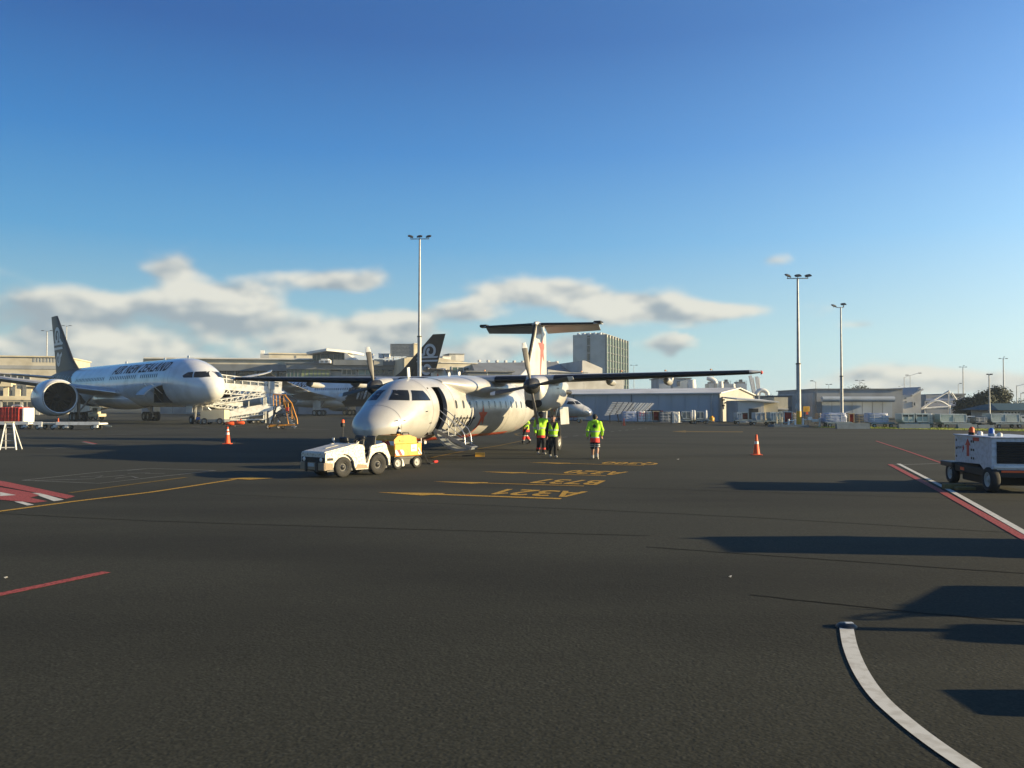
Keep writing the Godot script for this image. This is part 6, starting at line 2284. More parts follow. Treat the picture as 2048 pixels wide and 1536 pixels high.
func make_yellow_gpu(label: String, at: Vector3, turn: float) -> Node3D:
	var o := thing("ground_power_unit", label, "power unit", at, turn)
	var st := S()
	bx(st, Vector3(-0.6, 0.46, -0.68), Vector3(0.6, 0.92, 0.62), 0.02)
	put("lower_body", st, mats.gpu_yellow, o)
	st = S()
	side_panel(st, [Vector2(0.60, 0.92), Vector2(0.60, 1.06), Vector2(0.42, 1.20), Vector2(-0.1, 1.22), Vector2(-0.45, 1.12), Vector2(-0.5, 0.92)], 0, 1.1)
	put("hood", st, mats.gpu_yellow, o)
	st = S()
	bx(st, Vector3(0.552, 1.0, -0.4), Vector3(0.57, 1.05, 0.35))
	bx(st, Vector3(-0.1, 1.21, -0.05), Vector3(0.3, 1.25, 0.25), 0.015)
	put("hood_rail", st, mats.gpu_yellow, o)
	st = S()
	tube(st, [Vector3(0.35, 1.2, 0.05), Vector3(0.35, 1.29, 0.02), Vector3(0.35, 1.29, -0.25), Vector3(0.35, 1.17, -0.3)], 0.03, 8)
	put("lifting_handle", st, mats.dark_metal, o)
	st = S()
	bx(st, Vector3(-0.14, 0.5, 0.62), Vector3(0.22, 0.82, 0.64))
	put("radiator_opening", st, mats.black, o)
	st = S()
	for i in 5: bx(st, Vector3(-0.13, 0.53 + i * 0.06, 0.638), Vector3(0.21, 0.545 + i * 0.06, 0.65))
	put("radiator_slat", st, mats.dark_metal, o)
	hazard_board(o, Vector3(-0.58, 0.86, 0.622), Vector3.RIGHT, Vector3.UP, 1.16, 0.15)
	hazard_board(o, Vector3(0.602, 0.5, 0.6), Vector3(0, 0, -1), Vector3.UP, 0.42, 0.2)
	hazard_board(o, Vector3(0.602, 0.5, -0.5), Vector3(0, 0, -1), Vector3.UP, 0.17, 0.26)
	st = S()
	bx(st, Vector3(0.60, 0.62, -0.14), Vector3(0.612, 0.87, -0.42))
	put("control_plate", st, mats.reflective, o)
	st = S()
	bx(st, Vector3(0.61, 0.72, -0.2), Vector3(0.618, 0.75, -0.36))
	put("plate_print", st, mats.dark_metal, o)
	st = S()
	lathe(st, Vector3(0.1, 1.03, 0.60), Vector3(0, 0, 1), [[0, 0.0], [0, 0.07], [0.05, 0.06], [0.06, 0.0]], 14)
	put("amber_lamp", st, mt("amber", Color(0.85, 0.38, 0.05), 0.3), o)
	st = S()
	bx(st, Vector3(-0.58, 0.92, -0.68), Vector3(0.6, 0.97, -0.5), 0.015)
	for x in [-0.58, 0.58]: bar(st, Vector3(x, 0.9, -0.66), Vector3(x, 1.08, -0.66), 0.03)
	bar(st, Vector3(-0.58, 1.07, -0.66), Vector3(0.58, 1.07, -0.66), 0.03)
	put("cable_tray", st, mats.grey_metal, o)
	st = S()
	bx(st, Vector3(-0.5, 0.36, -0.6), Vector3(0.5, 0.46, 0.55))
	bx(st, Vector3(-0.3, 0.16, -0.3), Vector3(0.45, 0.36, 0.1))
	put("chassis", st, mats.dark_metal, o)
	for x in [-0.5, 0.5]:
		for z in [-0.5, 0.42]: wheel(o, Vector3(x, 0.22, z), Vector3(1, 0, 0), 0.22, 0.13, 0.6)
	st = S()
	bar(st, Vector3(0.42, 0.4, 0.2), Vector3(0.42, 0.1, 0.08), 0.1)
	put("stabiliser", st, mats.plain_white, o)
	st = S()
	tube(st, [Vector3(0, 0.36, 0.6), Vector3(0, 0.33, 1.1)], 0.035, 8)
	put("drawbar", st, mats.dark_metal, o)
	return o

func make_white_gpu(label: String, at: Vector3, turn: float) -> Node3D:
	# local z points to the end with the grille
	var o := thing("ground_power_unit", label, "power unit", at, turn)
	var st := S()
	side_panel(st, [Vector2(-1.15, 0.62), Vector2(-1.15, 1.36), Vector2(1.15, 1.36), Vector2(1.15, 0.55), Vector2(0.75, 0.50), Vector2(0.45, 0.66)], 0, 1.4)
	put("casing", st, mt("gpu_white", Color(0.55, 0.57, 0.62), 0.45, 0.0, {"scale": 1.0}), o)
	st = S()
	bx(st, Vector3(-0.74, 1.345, -1.19), Vector3(0.74, 1.38, 1.19), 0.012)
	put("roof", st, mats.gpu_white, o)
	st = S()
	bx(st, Vector3(-0.58, 0.72, 1.15), Vector3(0.58, 1.26, 1.165))
	put("radiator_opening", st, mats.black, o)
	for i in 9:
		st = S()
		box(st, Vector3(0, 0.75 + i * 0.06, 1.172), Vector3(1.14, 0.012, 0.045), Basis(Vector3.RIGHT, 0.5))
		put("radiator_slat", st, mats.dark_metal, o)
	st = S()
	bx(st, Vector3(-0.66, 0.6, 1.12), Vector3(0.66, 0.67, 1.2), 0.01)
	put("sill", st, mats.white_paint, o)
	st = S()
	bx(st, Vector3(-0.7, 0.36, -1.75), Vector3(0.7, 0.56, 1.2), 0.02)
	put("chassis", st, mats.black, o)
	st = S()
	bx(st, Vector3(-0.55, 0.14, -1.1), Vector3(0.6, 0.36, 0.75), 0.03)
	put("fuel_tank", st, mats.black, o)
	st = S()
	bx(st, Vector3(-0.78, 0.46, -2.05), Vector3(0.78, 0.60, -1.2), 0.02)
	put("platform", st, mats.dark_metal, o)
	st = S()
	var hose := []
	for k in 25: hose.append(Vector3(0.1 + 0.34 * cos(TAU * k / 12.0), 0.66 + k * 0.004, -1.5 + 0.3 * sin(TAU * k / 12.0)))
	tube(st, hose, 0.05, 8)
	put("coiled_cable", st, mats.rubber, o)
	for x in [-0.66, 0.66]:
		wheel(o, Vector3(x, 0.29, -1.45), Vector3(1, 0, 0), 0.29, 0.2, 0.6)
		wheel(o, Vector3(x, 0.31, 1.0), Vector3(1, 0, 0), 0.31, 0.22, 0.6)
		st = S()
		bx(st, Vector3(signf(x) * 0.70, 0.42, -0.8), Vector3(signf(x) * 0.712, 0.5, -0.55))
		put("side_lamp", st, mats.cone_orange, o)
	st = S()
	bx(st, Vector3(-0.5, 0.5, 1.2), Vector3(0.5, 0.55, 1.215))
	put("reflector", st, mats.cone_orange, o)
	st = S()
	for y in [0.78, 1.0, 1.22]:
		for z in [-1.05, -0.05, 0.08]: bx(st, Vector3(-0.712, y - 0.03, z - 0.03), Vector3(-0.70, y + 0.03, z + 0.03))
	put("latch", st, mats.dark_metal, o)
	# arrow emblem and lettering on the side that faces -x
	st = S()
	var ar := [Vector2(-0.07, 0), Vector2(0.07, 0), Vector2(0.07, 0.3), Vector2(0.17, 0.28), Vector2(0.0, 0.46), Vector2(-0.17, 0.28), Vector2(-0.07, 0.3)]
	prism(st, ar, Transform3D(Basis(Vector3(0, 0, 1), Vector3.UP, Vector3(-1, 0, 0)), Vector3(-0.706, 0.82, -0.28)), 0.01)
	put("arrow_emblem", st, mats.red_paint, o)
	write("lettering", "Jetstar", Vector3(-0.706, 0.98, -1.0), Vector3(0, 0, 1), Vector3.UP, 0.085, mats.black, o, true, 0.15)
	st = S()
	prism(st, star(0, 0, 0.07, 0.12), Transform3D(Basis(Vector3(0, 0, 1), Vector3.UP, Vector3(-1, 0, 0)), Vector3(-0.706, 1.03, -0.58)), 0.01)
	put("star_emblem", st, mats.red_paint, o)
	st = S()
	bx(st, Vector3(-0.708, 1.24, 0.05), Vector3(-0.70, 1.33, 0.42))
	put("red_label", st, mats.red_paint, o)
	st = S()
	bx(st, Vector3(-0.708, 1.23, -0.95), Vector3(-0.70, 1.31, -0.72))
	put("grey_label", st, mats.pack_grey, o)
	# beacons
	for q in [[-0.55, -0.42, "cone_orange", "black"], [-0.45, 0.55, "blue_paint", "pack_grey"]]:
		st = S()
		cyl(st, Vector3(q[0], 1.38, q[1]), Vector3(q[0], 1.45, q[1]), 0.08)
		var b := put("beacon_base", st, mats[q[3]], o)
		st = S()
		lathe(st, Vector3(q[0], 1.45, q[1]), Vector3.UP, [[0, 0.07], [0.1, 0.065], [0.14, 0.03], [0.145, 0.0]], 14)
		put("beacon", st, mats[q[2]], b)
	st = S()
	lathe(st, Vector3(-0.4, 1.38, -0.28), Vector3.UP, [[0, 0.07], [0.07, 0.07], [0.1, 0.04], [0.1, 0.0]], 12)
	lathe(st, Vector3(-0.3, 1.38, 0.66), Vector3.UP, [[0, 0.06], [0.07, 0.06], [0.09, 0.03], [0.09, 0.0]], 12)
	put("roof_cap", st, mats.plain_white, o)
	st = S()
	bar(st, Vector3(0, 0.4, -1.75), Vector3(0, 0.2, -2.7), 0.09)
	put("drawbar", st, mats.dark_metal, o)
	return o

func make_cone(label: String, at: Vector3, h: float, bands: int) -> Node3D:
	var o := thing("traffic_cone", label, "cone", at, 0.0)
	var st := S()
	bx(st, Vector3(-h * 0.23, 0, -h * 0.23), Vector3(h * 0.23, h * 0.04, h * 0.23), h * 0.015)
	put("base", st, mats.cone_orange, o)
	st = S()
	lathe(st, Vector3(0, h * 0.04, 0), Vector3.UP, [[0, h * 0.18], [h * 0.03, h * 0.165], [h * 0.94, h * 0.045], [h * 0.96, h * 0.03], [h * 0.96, 0.0]], 20)
	put("body", st, mats.cone_orange, o)
	for i in bands:
		var y0: float = [0.50, 0.72][i] * h
		var y1: float = [0.63, 0.82][i] * h
		st = S()
		var rr := func(y: float) -> float: return lerpf(h * 0.165, h * 0.045, (y - h * 0.03) / (h * 0.91)) + 0.004
		lathe(st, Vector3(0, h * 0.04, 0), Vector3.UP, [[y0, rr.call(y0)], [y1, rr.call(y1)]], 20)
		put("reflective_band", st, mats.reflective, o)
	return o

func rails(root: Node, called: String, list: Array, w: float, m: Material) -> void:
	for q in list:
		var st := S()
		bar(st, q[0], q[1], w)
		put(called, st, m, root)

func truss(root: Node, a: Vector3, b: Vector3, h: float, n: int, m: Material) -> void:
	var st := S()
	bar(st, a, b, 0.12)
	bar(st, a + Vector3(0, h, 0), b + Vector3(0, h, 0), 0.12)
	put("truss_chord", st, m, root)
	for i in n:
		st = S()
		var p := a.lerp(b, (i + 0.1) / n) + Vector3(0, 0, 0.003)
		var q := a.lerp(b, (i + 0.75) / n) + Vector3(0, h, 0.003)
		bar(st, p, q, 0.09)
		bar(st, a.lerp(b, (i + 0.75) / n) + Vector3(0, 0, 0.003), q, 0.06)
		put("truss_web", st, m, root)

func build_apron_gear() -> void:
	var o: Node3D
	var st: SurfaceTool
	var tf := deg_to_rad(-41.0)
	make_tug("dirty white open baggage tug in front of the yellow power unit", gx(699, 25.8), tf).scale = Vector3.ONE * 0.94
	make_yellow_gpu("yellow towed power unit with red and white boards under the turboprop nose", gx(794, 28.7), tf).scale = Vector3.ONE * 0.95
	o = thing("striped_cone", "small black and white banded cone on the yellow power unit", "cone", gx(798, 28.7) + Vector3(0, 1.19, 0))
	for i in 4:
		st = S()
		lathe(st, Vector3(0, i * 0.075, 0), Vector3.UP, [[0, 0.10 - i * 0.024], [0.075, 0.076 - i * 0.024]], 14)
		if i == 0: lathe(st, Vector3(0, -0.03, 0), Vector3.UP, [[0, 0.0], [0, 0.13], [0.03, 0.13], [0.03, 0.0]], 14)
		put("band", st, mats.black if i % 2 == 0 else mats.reflective, o)
	o = thing("power_cable", "black cable with a red plug trailing from the yellow power unit", "cable")
	st = S()
	var cb := smooth_path([gr(846, 921) + Vector3(0, 0.4, 0), gr(853, 925) + Vector3(0, 0.1, 0), gr(860, 929) + Vector3(0, 0.03, 0), gr(868, 927) + Vector3(0, 0.03, 0)], 5)
	tube(st, cb, 0.025, 8)
	put("cable", st, mats.black, o)
	st = S()
	tube(st, [gr(867, 927) + Vector3(0, 0.05, 0), gr(874, 926) + Vector3(0, 0.06, 0)], 0.05, 8)
	put("plug", st, mats.red_paint, o)
	o = thing("wheel_chock", "small yellow chock at the foot of the airstair", "chock", gr(960, 913))
	st = S()
	side_panel(st, [Vector2(-0.16, 0), Vector2(0.16, 0), Vector2(0.12, 0.16), Vector2(-0.04, 0.17)], 0, 0.4)
	put("block", st, mats.yellow_paint, o)
	st = S()
	bar(st, Vector3(-0.2, 0.06, 0), Vector3(-0.75, 0.03, 0.02), 0.05)
	put("handle", st, mats.dark_metal, o)
	make_white_gpu("white power unit with a red arrow at the right edge", Vector3(12.78, 0, -21.6), deg_to_rad(-8.0))
	o = thing("wheel_chock", "worn wooden chock before the white power unit's far wheel", "chock", gr(1908, 978))
	st = S()
	box(st, Vector3(0, 0.07, 0), Vector3(0.55, 0.14, 0.2), Basis(), 0.02)
	box(st, Vector3(0.15, 0.045, 0.25), Vector3(0.5, 0.09, 0.16), Basis(), 0.02)
	put("block", st, mt("old_wood", Color(0.20, 0.15, 0.06), 0.85), o)
	make_cone("orange cone with white band alone on the right apron", gr(1513, 910), 0.90, 1)
	make_cone("red orange cone in the shadow left of the baggage tug", gr(455, 888), 0.98, 2)
	make_cone("far orange cone before the printed pallets", gx(1248, 91), 0.85, 0)
	make_cone("far red cone under the wing of the big white jet", gx(117, 92), 0.8, 0)
	# ladder at the left edge
	o = thing("step_ladder", "white painted step ladder at the left edge of the apron", "ladder", gr(16, 900), deg_to_rad(12.0))
	st = S()
	for x in [-1, 1]: bar(st, Vector3(x * 0.36, 0.0, 0.0), Vector3(x * 0.16, 1.34, -0.1), 0.07, 0.05)
	put("stile", st, mats.white_paint, o)
	st = S()
	for x in [-1, 1]: bar(st, Vector3(x * 0.36, 0.0, -0.75), Vector3(x * 0.16, 1.32, -0.14), 0.05)
	put("rear_stile", st, mats.white_paint, o)
	for y in [0.12, 0.45, 0.78, 1.1]:
		st = S()
		var w: float = lerpf(0.36, 0.16, y / 1.34)
		if y < 0.2: bar(st, Vector3(-w, y, -0.02), Vector3(w, y, -0.02), 0.07, 0.04)
		else: bar(st, Vector3(-w, y, -0.05 - y * 0.05), Vector3(w, y, -0.05 - y * 0.05), 0.03, 0.03)
		put("tread", st, mats.white_paint if y < 0.2 else mats.grey_metal, o)
	st = S()
	bx(st, Vector3(-0.22, 1.33, -0.2), Vector3(0.22, 1.38, 0.0), 0.012)
	put("top_plate", st, mats.cream_wall, o)
	# red covered cart and flat dollies on the left
	o = thing("baggage_cart", "red curtained baggage cart with white end posts at the left edge", "cart", gx(31, 78))
	st = S()
	bx(st, Vector3(-1.5, 0.42, -0.9), Vector3(1.35, 0.58, 0.9), 0.02)
	put("deck", st, mats.white_paint, o)
	var rings := []
	for i in 33:
		var x := lerpf(-1.15, 0.85, i / 32.0)
		var z := 0.86 + 0.05 * sin(i * 1.25) + 0.025 * sin(i * 2.9)
		rings.append(PackedVector3Array([Vector3(x, 0.56, z), Vector3(x, 2.02, z - 0.03), Vector3(x, 2.06, -0.8), Vector3(x, 0.56, -0.85)]))
	st = S()
	loft(st, rings)
	put("curtain", st, mats.red_cloth, o)
	st = S()
	for y in [1.05, 1.5]: bar(st, Vector3(-1.15, y, 0.94), Vector3(0.85, y, 0.94), 0.03)
	put("strap", st, mats.black, o)
	for x in [-1.45, 1.1]:
		st = S()
		bx(st, Vector3(x, 0.58, -0.85), Vector3(x + 0.24, 1.98, 0.85), 0.06)
		put("end_post", st, mats.white_paint, o)
	st = S()
	tube(st, [Vector3(-0.1, 2.06, 0.4), Vector3(0.0, 2.22, 0.4), Vector3(0.75, 2.2, 0.4), Vector3(0.95, 2.06, 0.4)], 0.06, 8)
	put("roof_bow", st, mats.white_paint, o)
	for x in [-1.1, 0.95]:
		for z in [-0.7, 0.7]: wheel(o, Vector3(x, 0.24, z), Vector3(0, 0, 1), 0.24, 0.16)
	var dol := [[-20, 68, 77, "long white flat dolly below the red curtained cart"], [76, 121, 76, "short dark and white flat dolly right of the red cart"], [121, 208, 75.5, "longest white flat dolly with a sunlit side rail"]]
	for q in dol:
		var a := gx(q[0], q[2])
		var b := gx(q[1], q[2])
		var l := b.x - a.x
		o = thing("flat_dolly", q[3], "dolly", (a + b) * 0.5, 0.0, "flat dollies coupled on the left")
		st = S()
		bx(st, Vector3(-l * 0.5, 0.46, -0.8), Vector3(l * 0.5, 0.60, 0.72), 0.02)
		put("deck", st, mats.dolly_grey if q[0] == 76 else mats.plain_white, o)
		st = S()
		bx(st, Vector3(-l * 0.5 + 0.03, 0.42, 0.73), Vector3(l * 0.5 - 0.02 - (1.2 if q[0] == 76 else 0.0), 0.72, 0.82), 0.015)
		put("side_rail", st, mats.white_paint, o)
		st = S()
		for i in 8: cyl(st, Vector3(lerpf(-l * 0.46, l * 0.46, i / 7.0), 0.62, -0.75), Vector3(lerpf(-l * 0.46, l * 0.46, i / 7.0), 0.62, 0.7), 0.04, -1, 8)
		put("roller", st, mats.grey_metal, o)
		for x in [-l * 0.33, l * 0.33]:
			for z in [-0.62, 0.62]: wheel(o, Vector3(x, 0.22, z), Vector3(0, 0, 1), 0.22, 0.15)
			st = S()
			bx(st, Vector3(x - 0.18 + 0.3, 0.18, 0.5), Vector3(x + 0.3 + 0.15, 0.42, 0.76), 0.02)
			put("foot_bracket", st, mats.white_paint, o)
		st = S()
		bar(st, Vector3(l * 0.5, 0.4, 0), Vector3(l * 0.5 + 0.7, 0.3, 0), 0.08)
		put("tow_arm", st, mats.dolly_grey, o)
	# small cream vehicle under the jet's belly
	o = thing("belt_loader", "small cream belt loader under the belly of the big white jet", "loader", gx(187, 128), deg_to_rad(80.0))
	st = S()
	bx(st, Vector3(-0.9, 0.5, -1.5), Vector3(0.9, 0.95, 1.6), 0.05)
	put("chassis", st, mats.cream_wall, o)
	st = S()
	bar(st, Vector3(0.4, 1.0, -2.6), Vector3(0.4, 1.9, 2.6), 0.8, 0.16)
	put("conveyor", st, mats.dark_metal, o)
	st = S()
	bx(st, Vector3(-0.85, 0.95, 0.4), Vector3(-0.1, 1.9, 1.4), 0.06)
	put("cab", st, mats.cream_wall, o)
	st = S()
	bx(st, Vector3(-0.87, 1.35, 0.5), Vector3(-0.86, 1.8, 1.3))
	put("cab_window", st, mats.glass, o)
	for x in [-0.75, 0.75]:
		for z in [-1.0, 1.05]: wheel(o, Vector3(x, 0.4, z), Vector3(1, 0, 0), 0.4, 0.25)
	# tow tractor by the nose wheel
	o = thing("tow_tractor", "low cream tow tractor beside the nose wheels of the jet", "tractor", gx(430, 97), deg_to_rad(90.0))
	st = S()
	side_panel(st, [Vector2(1.4, 0.55), Vector2(1.4, 1.70), Vector2(-0.1, 1.74), Vector2(-0.2, 1.62), Vector2(-1.25, 1.62), Vector2(-1.4, 1.3), Vector2(-1.4, 0.55)], 0, 1.7)
	put("body", st, mats.cream_wall, o)
	st = S()
	bx(st, Vector3(-0.87, 0.25, -1.45), Vector3(0.87, 0.62, 1.45), 0.03)
	put("skirt", st, mats.dark_fascia, o)
	st = S()
	bx(st, Vector3(0.85, 1.05, -0.9), Vector3(0.86, 1.5, -0.35))
	put("cab_window", st, mats.glass, o)
	st = S()
	bx(st, Vector3(-0.6, 0.7, -1.46), Vector3(0.6, 1.1, -1.42))
	put("grille", st, mats.dark_metal, o)
	for x in [-0.75, 0.75]:
		for z in [-0.9, 0.9]: wheel(o, Vector3(x, 0.38, z), Vector3(1, 0, 0), 0.38, 0.28)
	o = thing("tow_bar_coupler", "bright blue tow bar head between nose wheels and tractor", "tow bar", gx(404, 97.5), deg_to_rad(90.0))
	st = S()
	bx(st, Vector3(-0.3, 0.5, -0.6), Vector3(0.3, 0.85, 0.6), 0.04)
	put("frame", st, mats.blue_paint, o)
	st = S()
	bar(st, Vector3(0, 0.55, 0.5), Vector3(0, 0.5, 1.7), 0.12)
	put("bar", st, mats.blue_paint, o)
	for x in [-0.35, 0.35]: wheel(o, Vector3(x, 0.2, 0), Vector3(1, 0, 0), 0.2, 0.12)
	# orange drum on wheels
	o = thing("tow_bar", "orange tow bar in two padded lengths behind the left cone", "tow bar", gx(470, 86))
	st = S()
	tube(st, [Vector3(-0.95, 0.32, 0.1), Vector3(-0.85, 0.33, 0.1), Vector3(-0.08, 0.33, 0.05), Vector3(0.0, 0.32, 0.05)], [0.12, 0.19, 0.19, 0.12], 12)
	put("front_length", st, mats.cone_orange, o)
	st = S()
	tube(st, [Vector3(0.0, 0.36, 0.05), Vector3(0.1, 0.38, 0.03), Vector3(0.9, 0.40, 0.0), Vector3(1.0, 0.40, 0.0)], [0.11, 0.17, 0.17, 0.1], 12)
	put("rear_length", st, mats.cone_orange, o)
	st = S()
	bar(st, Vector3(0.0, 0.3, 0.05), Vector3(0.06, 0.0, 0.1), 0.05)
	bar(st, Vector3(-0.95, 0.3, 0.1), Vector3(-1.35, 0.12, 0.15), 0.06)
	put("prop_stand", st, mats.dark_metal, o)
	for z in [-0.15, 0.3]: wheel(o, Vector3(-0.6, 0.12, z), Vector3(0, 0, 1), 0.12, 0.08)
	st = S()
	box(st, Vector3(0.25, 0.62, 0), Vector3(0.14, 0.12, 0.1), Basis(), 0.03)
	box(st, Vector3(0.62, 0.74, 0), Vector3(0.18, 0.12, 0.1), Basis(), 0.03)
	put("flag", st, mats.cone_orange, o)
	build_boarding_ramp()
	build_yellow_stairs()
	# things off to the right whose shadows cross the apron
	again_tug = make_tug("second white baggage tug, out of view on the near right", Vector3(9.35, 0, -8.1), deg_to_rad(176.0))
	for c in again_tug.get_children():
		if str(c.name).begins_with("beacon"): c.free()
	make_white_gpu("second white power unit, out of view to the right", Vector3(10.5, 0, -12.3), deg_to_rad(-88.0))
	o = thing("baggage_cart", "open baggage cart out of view on the near right", "cart", Vector3(5.7, 0, -5.85))
	st = S()
	bx(st, Vector3(-0.6, 0.3, -0.28), Vector3(1.4, 0.42, 0.25), 0.02)
	put("deck", st, mats.dolly_grey, o)
	for x in [-0.4, 1.2]:
		for z in [-0.2, 0.2]: wheel(o, Vector3(x, 0.16, z), Vector3(0, 0, 1), 0.16, 0.1)
	# apron light at the end of the white line
	o = thing("apron_marker_light", "small flat silver light at the end of the white line", "marker light", gr(1693, 1254))
	st = S()
	lathe(st, Vector3.ZERO, Vector3.UP, [[0.0, 0.10], [0.012, 0.10], [0.035, 0.07], [0.04, 0.0]], 20)
	put("housing", st, mats.dark_metal, o)
	st = S()
	box(st, Vector3(0.02, 0.042, 0.01), Vector3(0.08, 0.012, 0.045), Basis(), 0.004)
	put("lens", st, mats.reflective, o)
	var sc := [[1460, 1155, "white paper scrap in the middle of the right foreground"], [1356, 919, "pale scrap on the apron beyond the arrows"], [12, 1157, "pale scrap above the red line on the left"]]
	for q in sc:
		o = thing("paper_scrap", q[2], "litter", gr(q[0], q[1]))
		st = S()
		var w := 0.0012 * absf(o.position.z) + 0.006
		loft(st, [PackedVector3Array([Vector3(-w, 0.006, -w), Vector3(w * 0.4, 0.02, -w), Vector3(w, 0.008, -w * 0.6)]), PackedVector3Array([Vector3(-w, 0.02, w), Vector3(w * 0.3, 0.006, w * 1.1), Vector3(w * 1.1, 0.03, w * 0.7)])], true, false)
		put("sheet", st, mats.reflective, o)

var again_tug: Node3D

func build_boarding_ramp() -> void:
	var d := 101.0
	var o := thing("boarding_ramp", "white zigzag passenger boarding ramp beside the big jet's nose", "boarding ramp")
	var P := func(x: float, y: float, dd := 0.0) -> Vector3: return px(x, y, d + dd)
	# walkway: solid parapet, glazed band over it
	var wall := func(called: String, a: Vector3, b: Vector3, c: Vector3, e: Vector3, t: float, m: Material) -> void:
		var back := Vector3(0, 0, -t)
		var s := S()
		loft(s, [PackedVector3Array([a, b, c, e]), PackedVector3Array([a + back, b + back, c + back, e + back])], true, false)
		put(called, s, m, o)
	wall.call("parapet", P.call(418, 764.0), P.call(555, 774.0), P.call(555, 787.5), P.call(418, 777.0), 0.12, mats.white_paint)
	wall.call("parapet", P.call(418, 764.0, 2.2), P.call(555, 774.0, 2.2), P.call(555, 787.5, 2.2), P.call(418, 777.0, 2.2), 0.12, mats.white_paint)
	wall.call("walkway", P.call(418, 776, 0.13), P.call(555, 786, 0.13), P.call(555, 787.2, 0.13), P.call(418, 777, 0.13), 2.0, mats.grey_metal)
	for i in 10:
		var x := 420.0 + i * 15.0
		var y := lerpf(747.0, 763.5, (x - 420) / 135.0)
		var yb := lerpf(764.5, 774.5, (x - 420) / 135.0)
		var st := S()
		bar(st, P.call(x, yb, 0.06), P.call(x, y, 0.06), 0.10)
		put("window_post", st, mats.white_paint, o)
		if i < 9:
			wall.call("window_pane", P.call(x + 1, y + 0.4, 0.12), P.call(x + 14, y + 2.0, 0.12), P.call(x + 14, yb + 1.0, 0.12), P.call(x + 1, yb, 0.12), 0.02, mats.ramp_glass)
			wall.call("window_pane", P.call(x + 1, y + 0.4, 2.25), P.call(x + 14, y + 2.0, 2.25), P.call(x + 14, yb + 1.0, 2.25), P.call(x + 1, yb, 2.25), 0.02, mats.ramp_glass)
	rails(o, "window_rail", [[P.call(418, 747, 0.05), P.call(556, 764, 0.05)], [P.call(418, 755, 0.05), P.call(556, 768.5, 0.05)], [P.call(418, 747, 2.25), P.call(556, 764, 2.25)]], 0.11, mats.white_paint)
	wall.call("roof", P.call(418, 746.2, 0.0), P.call(557, 763.2, 0.0), P.call(557, 764.0, 0.0), P.call(418, 747.0, 0.0), 2.4, mats.roof_white)
	wall.call("end_panel", P.call(549.5, 764.5, 0.02), P.call(556, 765.0, 0.02), P.call(556, 774.5, 0.02), P.call(549.5, 774, 0.02), 2.2, mats.roof_white)
	# the flights below
	for t in [0.0, 2.2]:
		truss(o, P.call(436, 786.5, t), P.call(532, 792.5, t), 0.5, 9, mats.white_paint)
		truss(o, P.call(412, 812.5, t), P.call(528, 791.5, t), 0.5, 11, mats.white_paint)
		truss(o, P.call(411, 811.5, t + 0.2), P.call(478, 820.0, t + 0.2), 0.45, 6, mats.white_paint)
		truss(o, P.call(456, 838.0, t), P.call(522, 828.5, t), 0.45, 7, mats.white_paint)
	wall.call("flight_deck", P.call(412, 812.5, 0.1), P.call(528, 791.8, 0.1), P.call(528, 792.5, 0.1), P.call(412, 813.2, 0.1), 2.0, mats.grey_metal)
	wall.call("panel", P.call(430, 803, 0.3), P.call(482, 804, 0.3), P.call(482, 812, 0.3), P.call(440, 812, 0.3), 0.1, mats.white_paint)
	wall.call("lower_parapet", P.call(453, 822, -0.3), P.call(541, 807, -0.3), P.call(541, 820, -0.3), P.call(453, 834, -0.3), 0.1, mats.white_paint)
	wall.call("lower_parapet", P.call(453, 822, 2.2), P.call(541, 807, 2.2), P.call(541, 820, 2.2), P.call(453, 834, 2.2), 0.1, mats.white_paint)
	wall.call("foot_plate", P.call(523, 836, -1.2), P.call(523, 825, -1.2), P.call(547, 810.5, -1.2), P.call(550, 816, -1.2), 1.8, mats.white_paint)
	wall.call("chassis", P.call(452, 838.5, 0.0), P.call(526, 838.0, 0.0), P.call(526, 840, 0.0), P.call(452, 841, 0.0), 2.2, mats.white_paint)
	var st := S()
	for x in [533.0, 537.0]:
		for t in [0.0, 2.2]: bar(st, P.call(x, 785, t), Vector3(P.call(x, 785, t).x, 0, -(d + t)), 0.14)
	for x in [486.0, 503.0]: bar(st, P.call(x, 800, 2.0), Vector3(P.call(x, 800, 2.0).x, 0, -(d + 2.0)), 0.12)
	bar(st, P.call(536, 790, 1.0), P.call(549, 800, 1.0), 0.07)
	put("column", st, mats.white_paint, o)
	wall.call("notice_panel", P.call(528.5, 761, -0.25), P.call(540, 761, -0.25), P.call(540, 778.5, -0.25), P.call(528.5, 778.5, -0.25), 0.06, mats.pack_grey)
	st = S()
	bar(st, P.call(532, 778, -0.22), P.call(532, 812, -0.22), 0.09)
	put("notice_post", st, mats.grey_metal, o)
	for x in [504.0, 521.0, 462.0]:
		for t in [0.4, 1.9]: wheel(o, gx(x, d + t) + Vector3(0, 0.3, 0), Vector3(0, 0, 1), 0.3, 0.22)
	swing(o, 490, 102, 19)

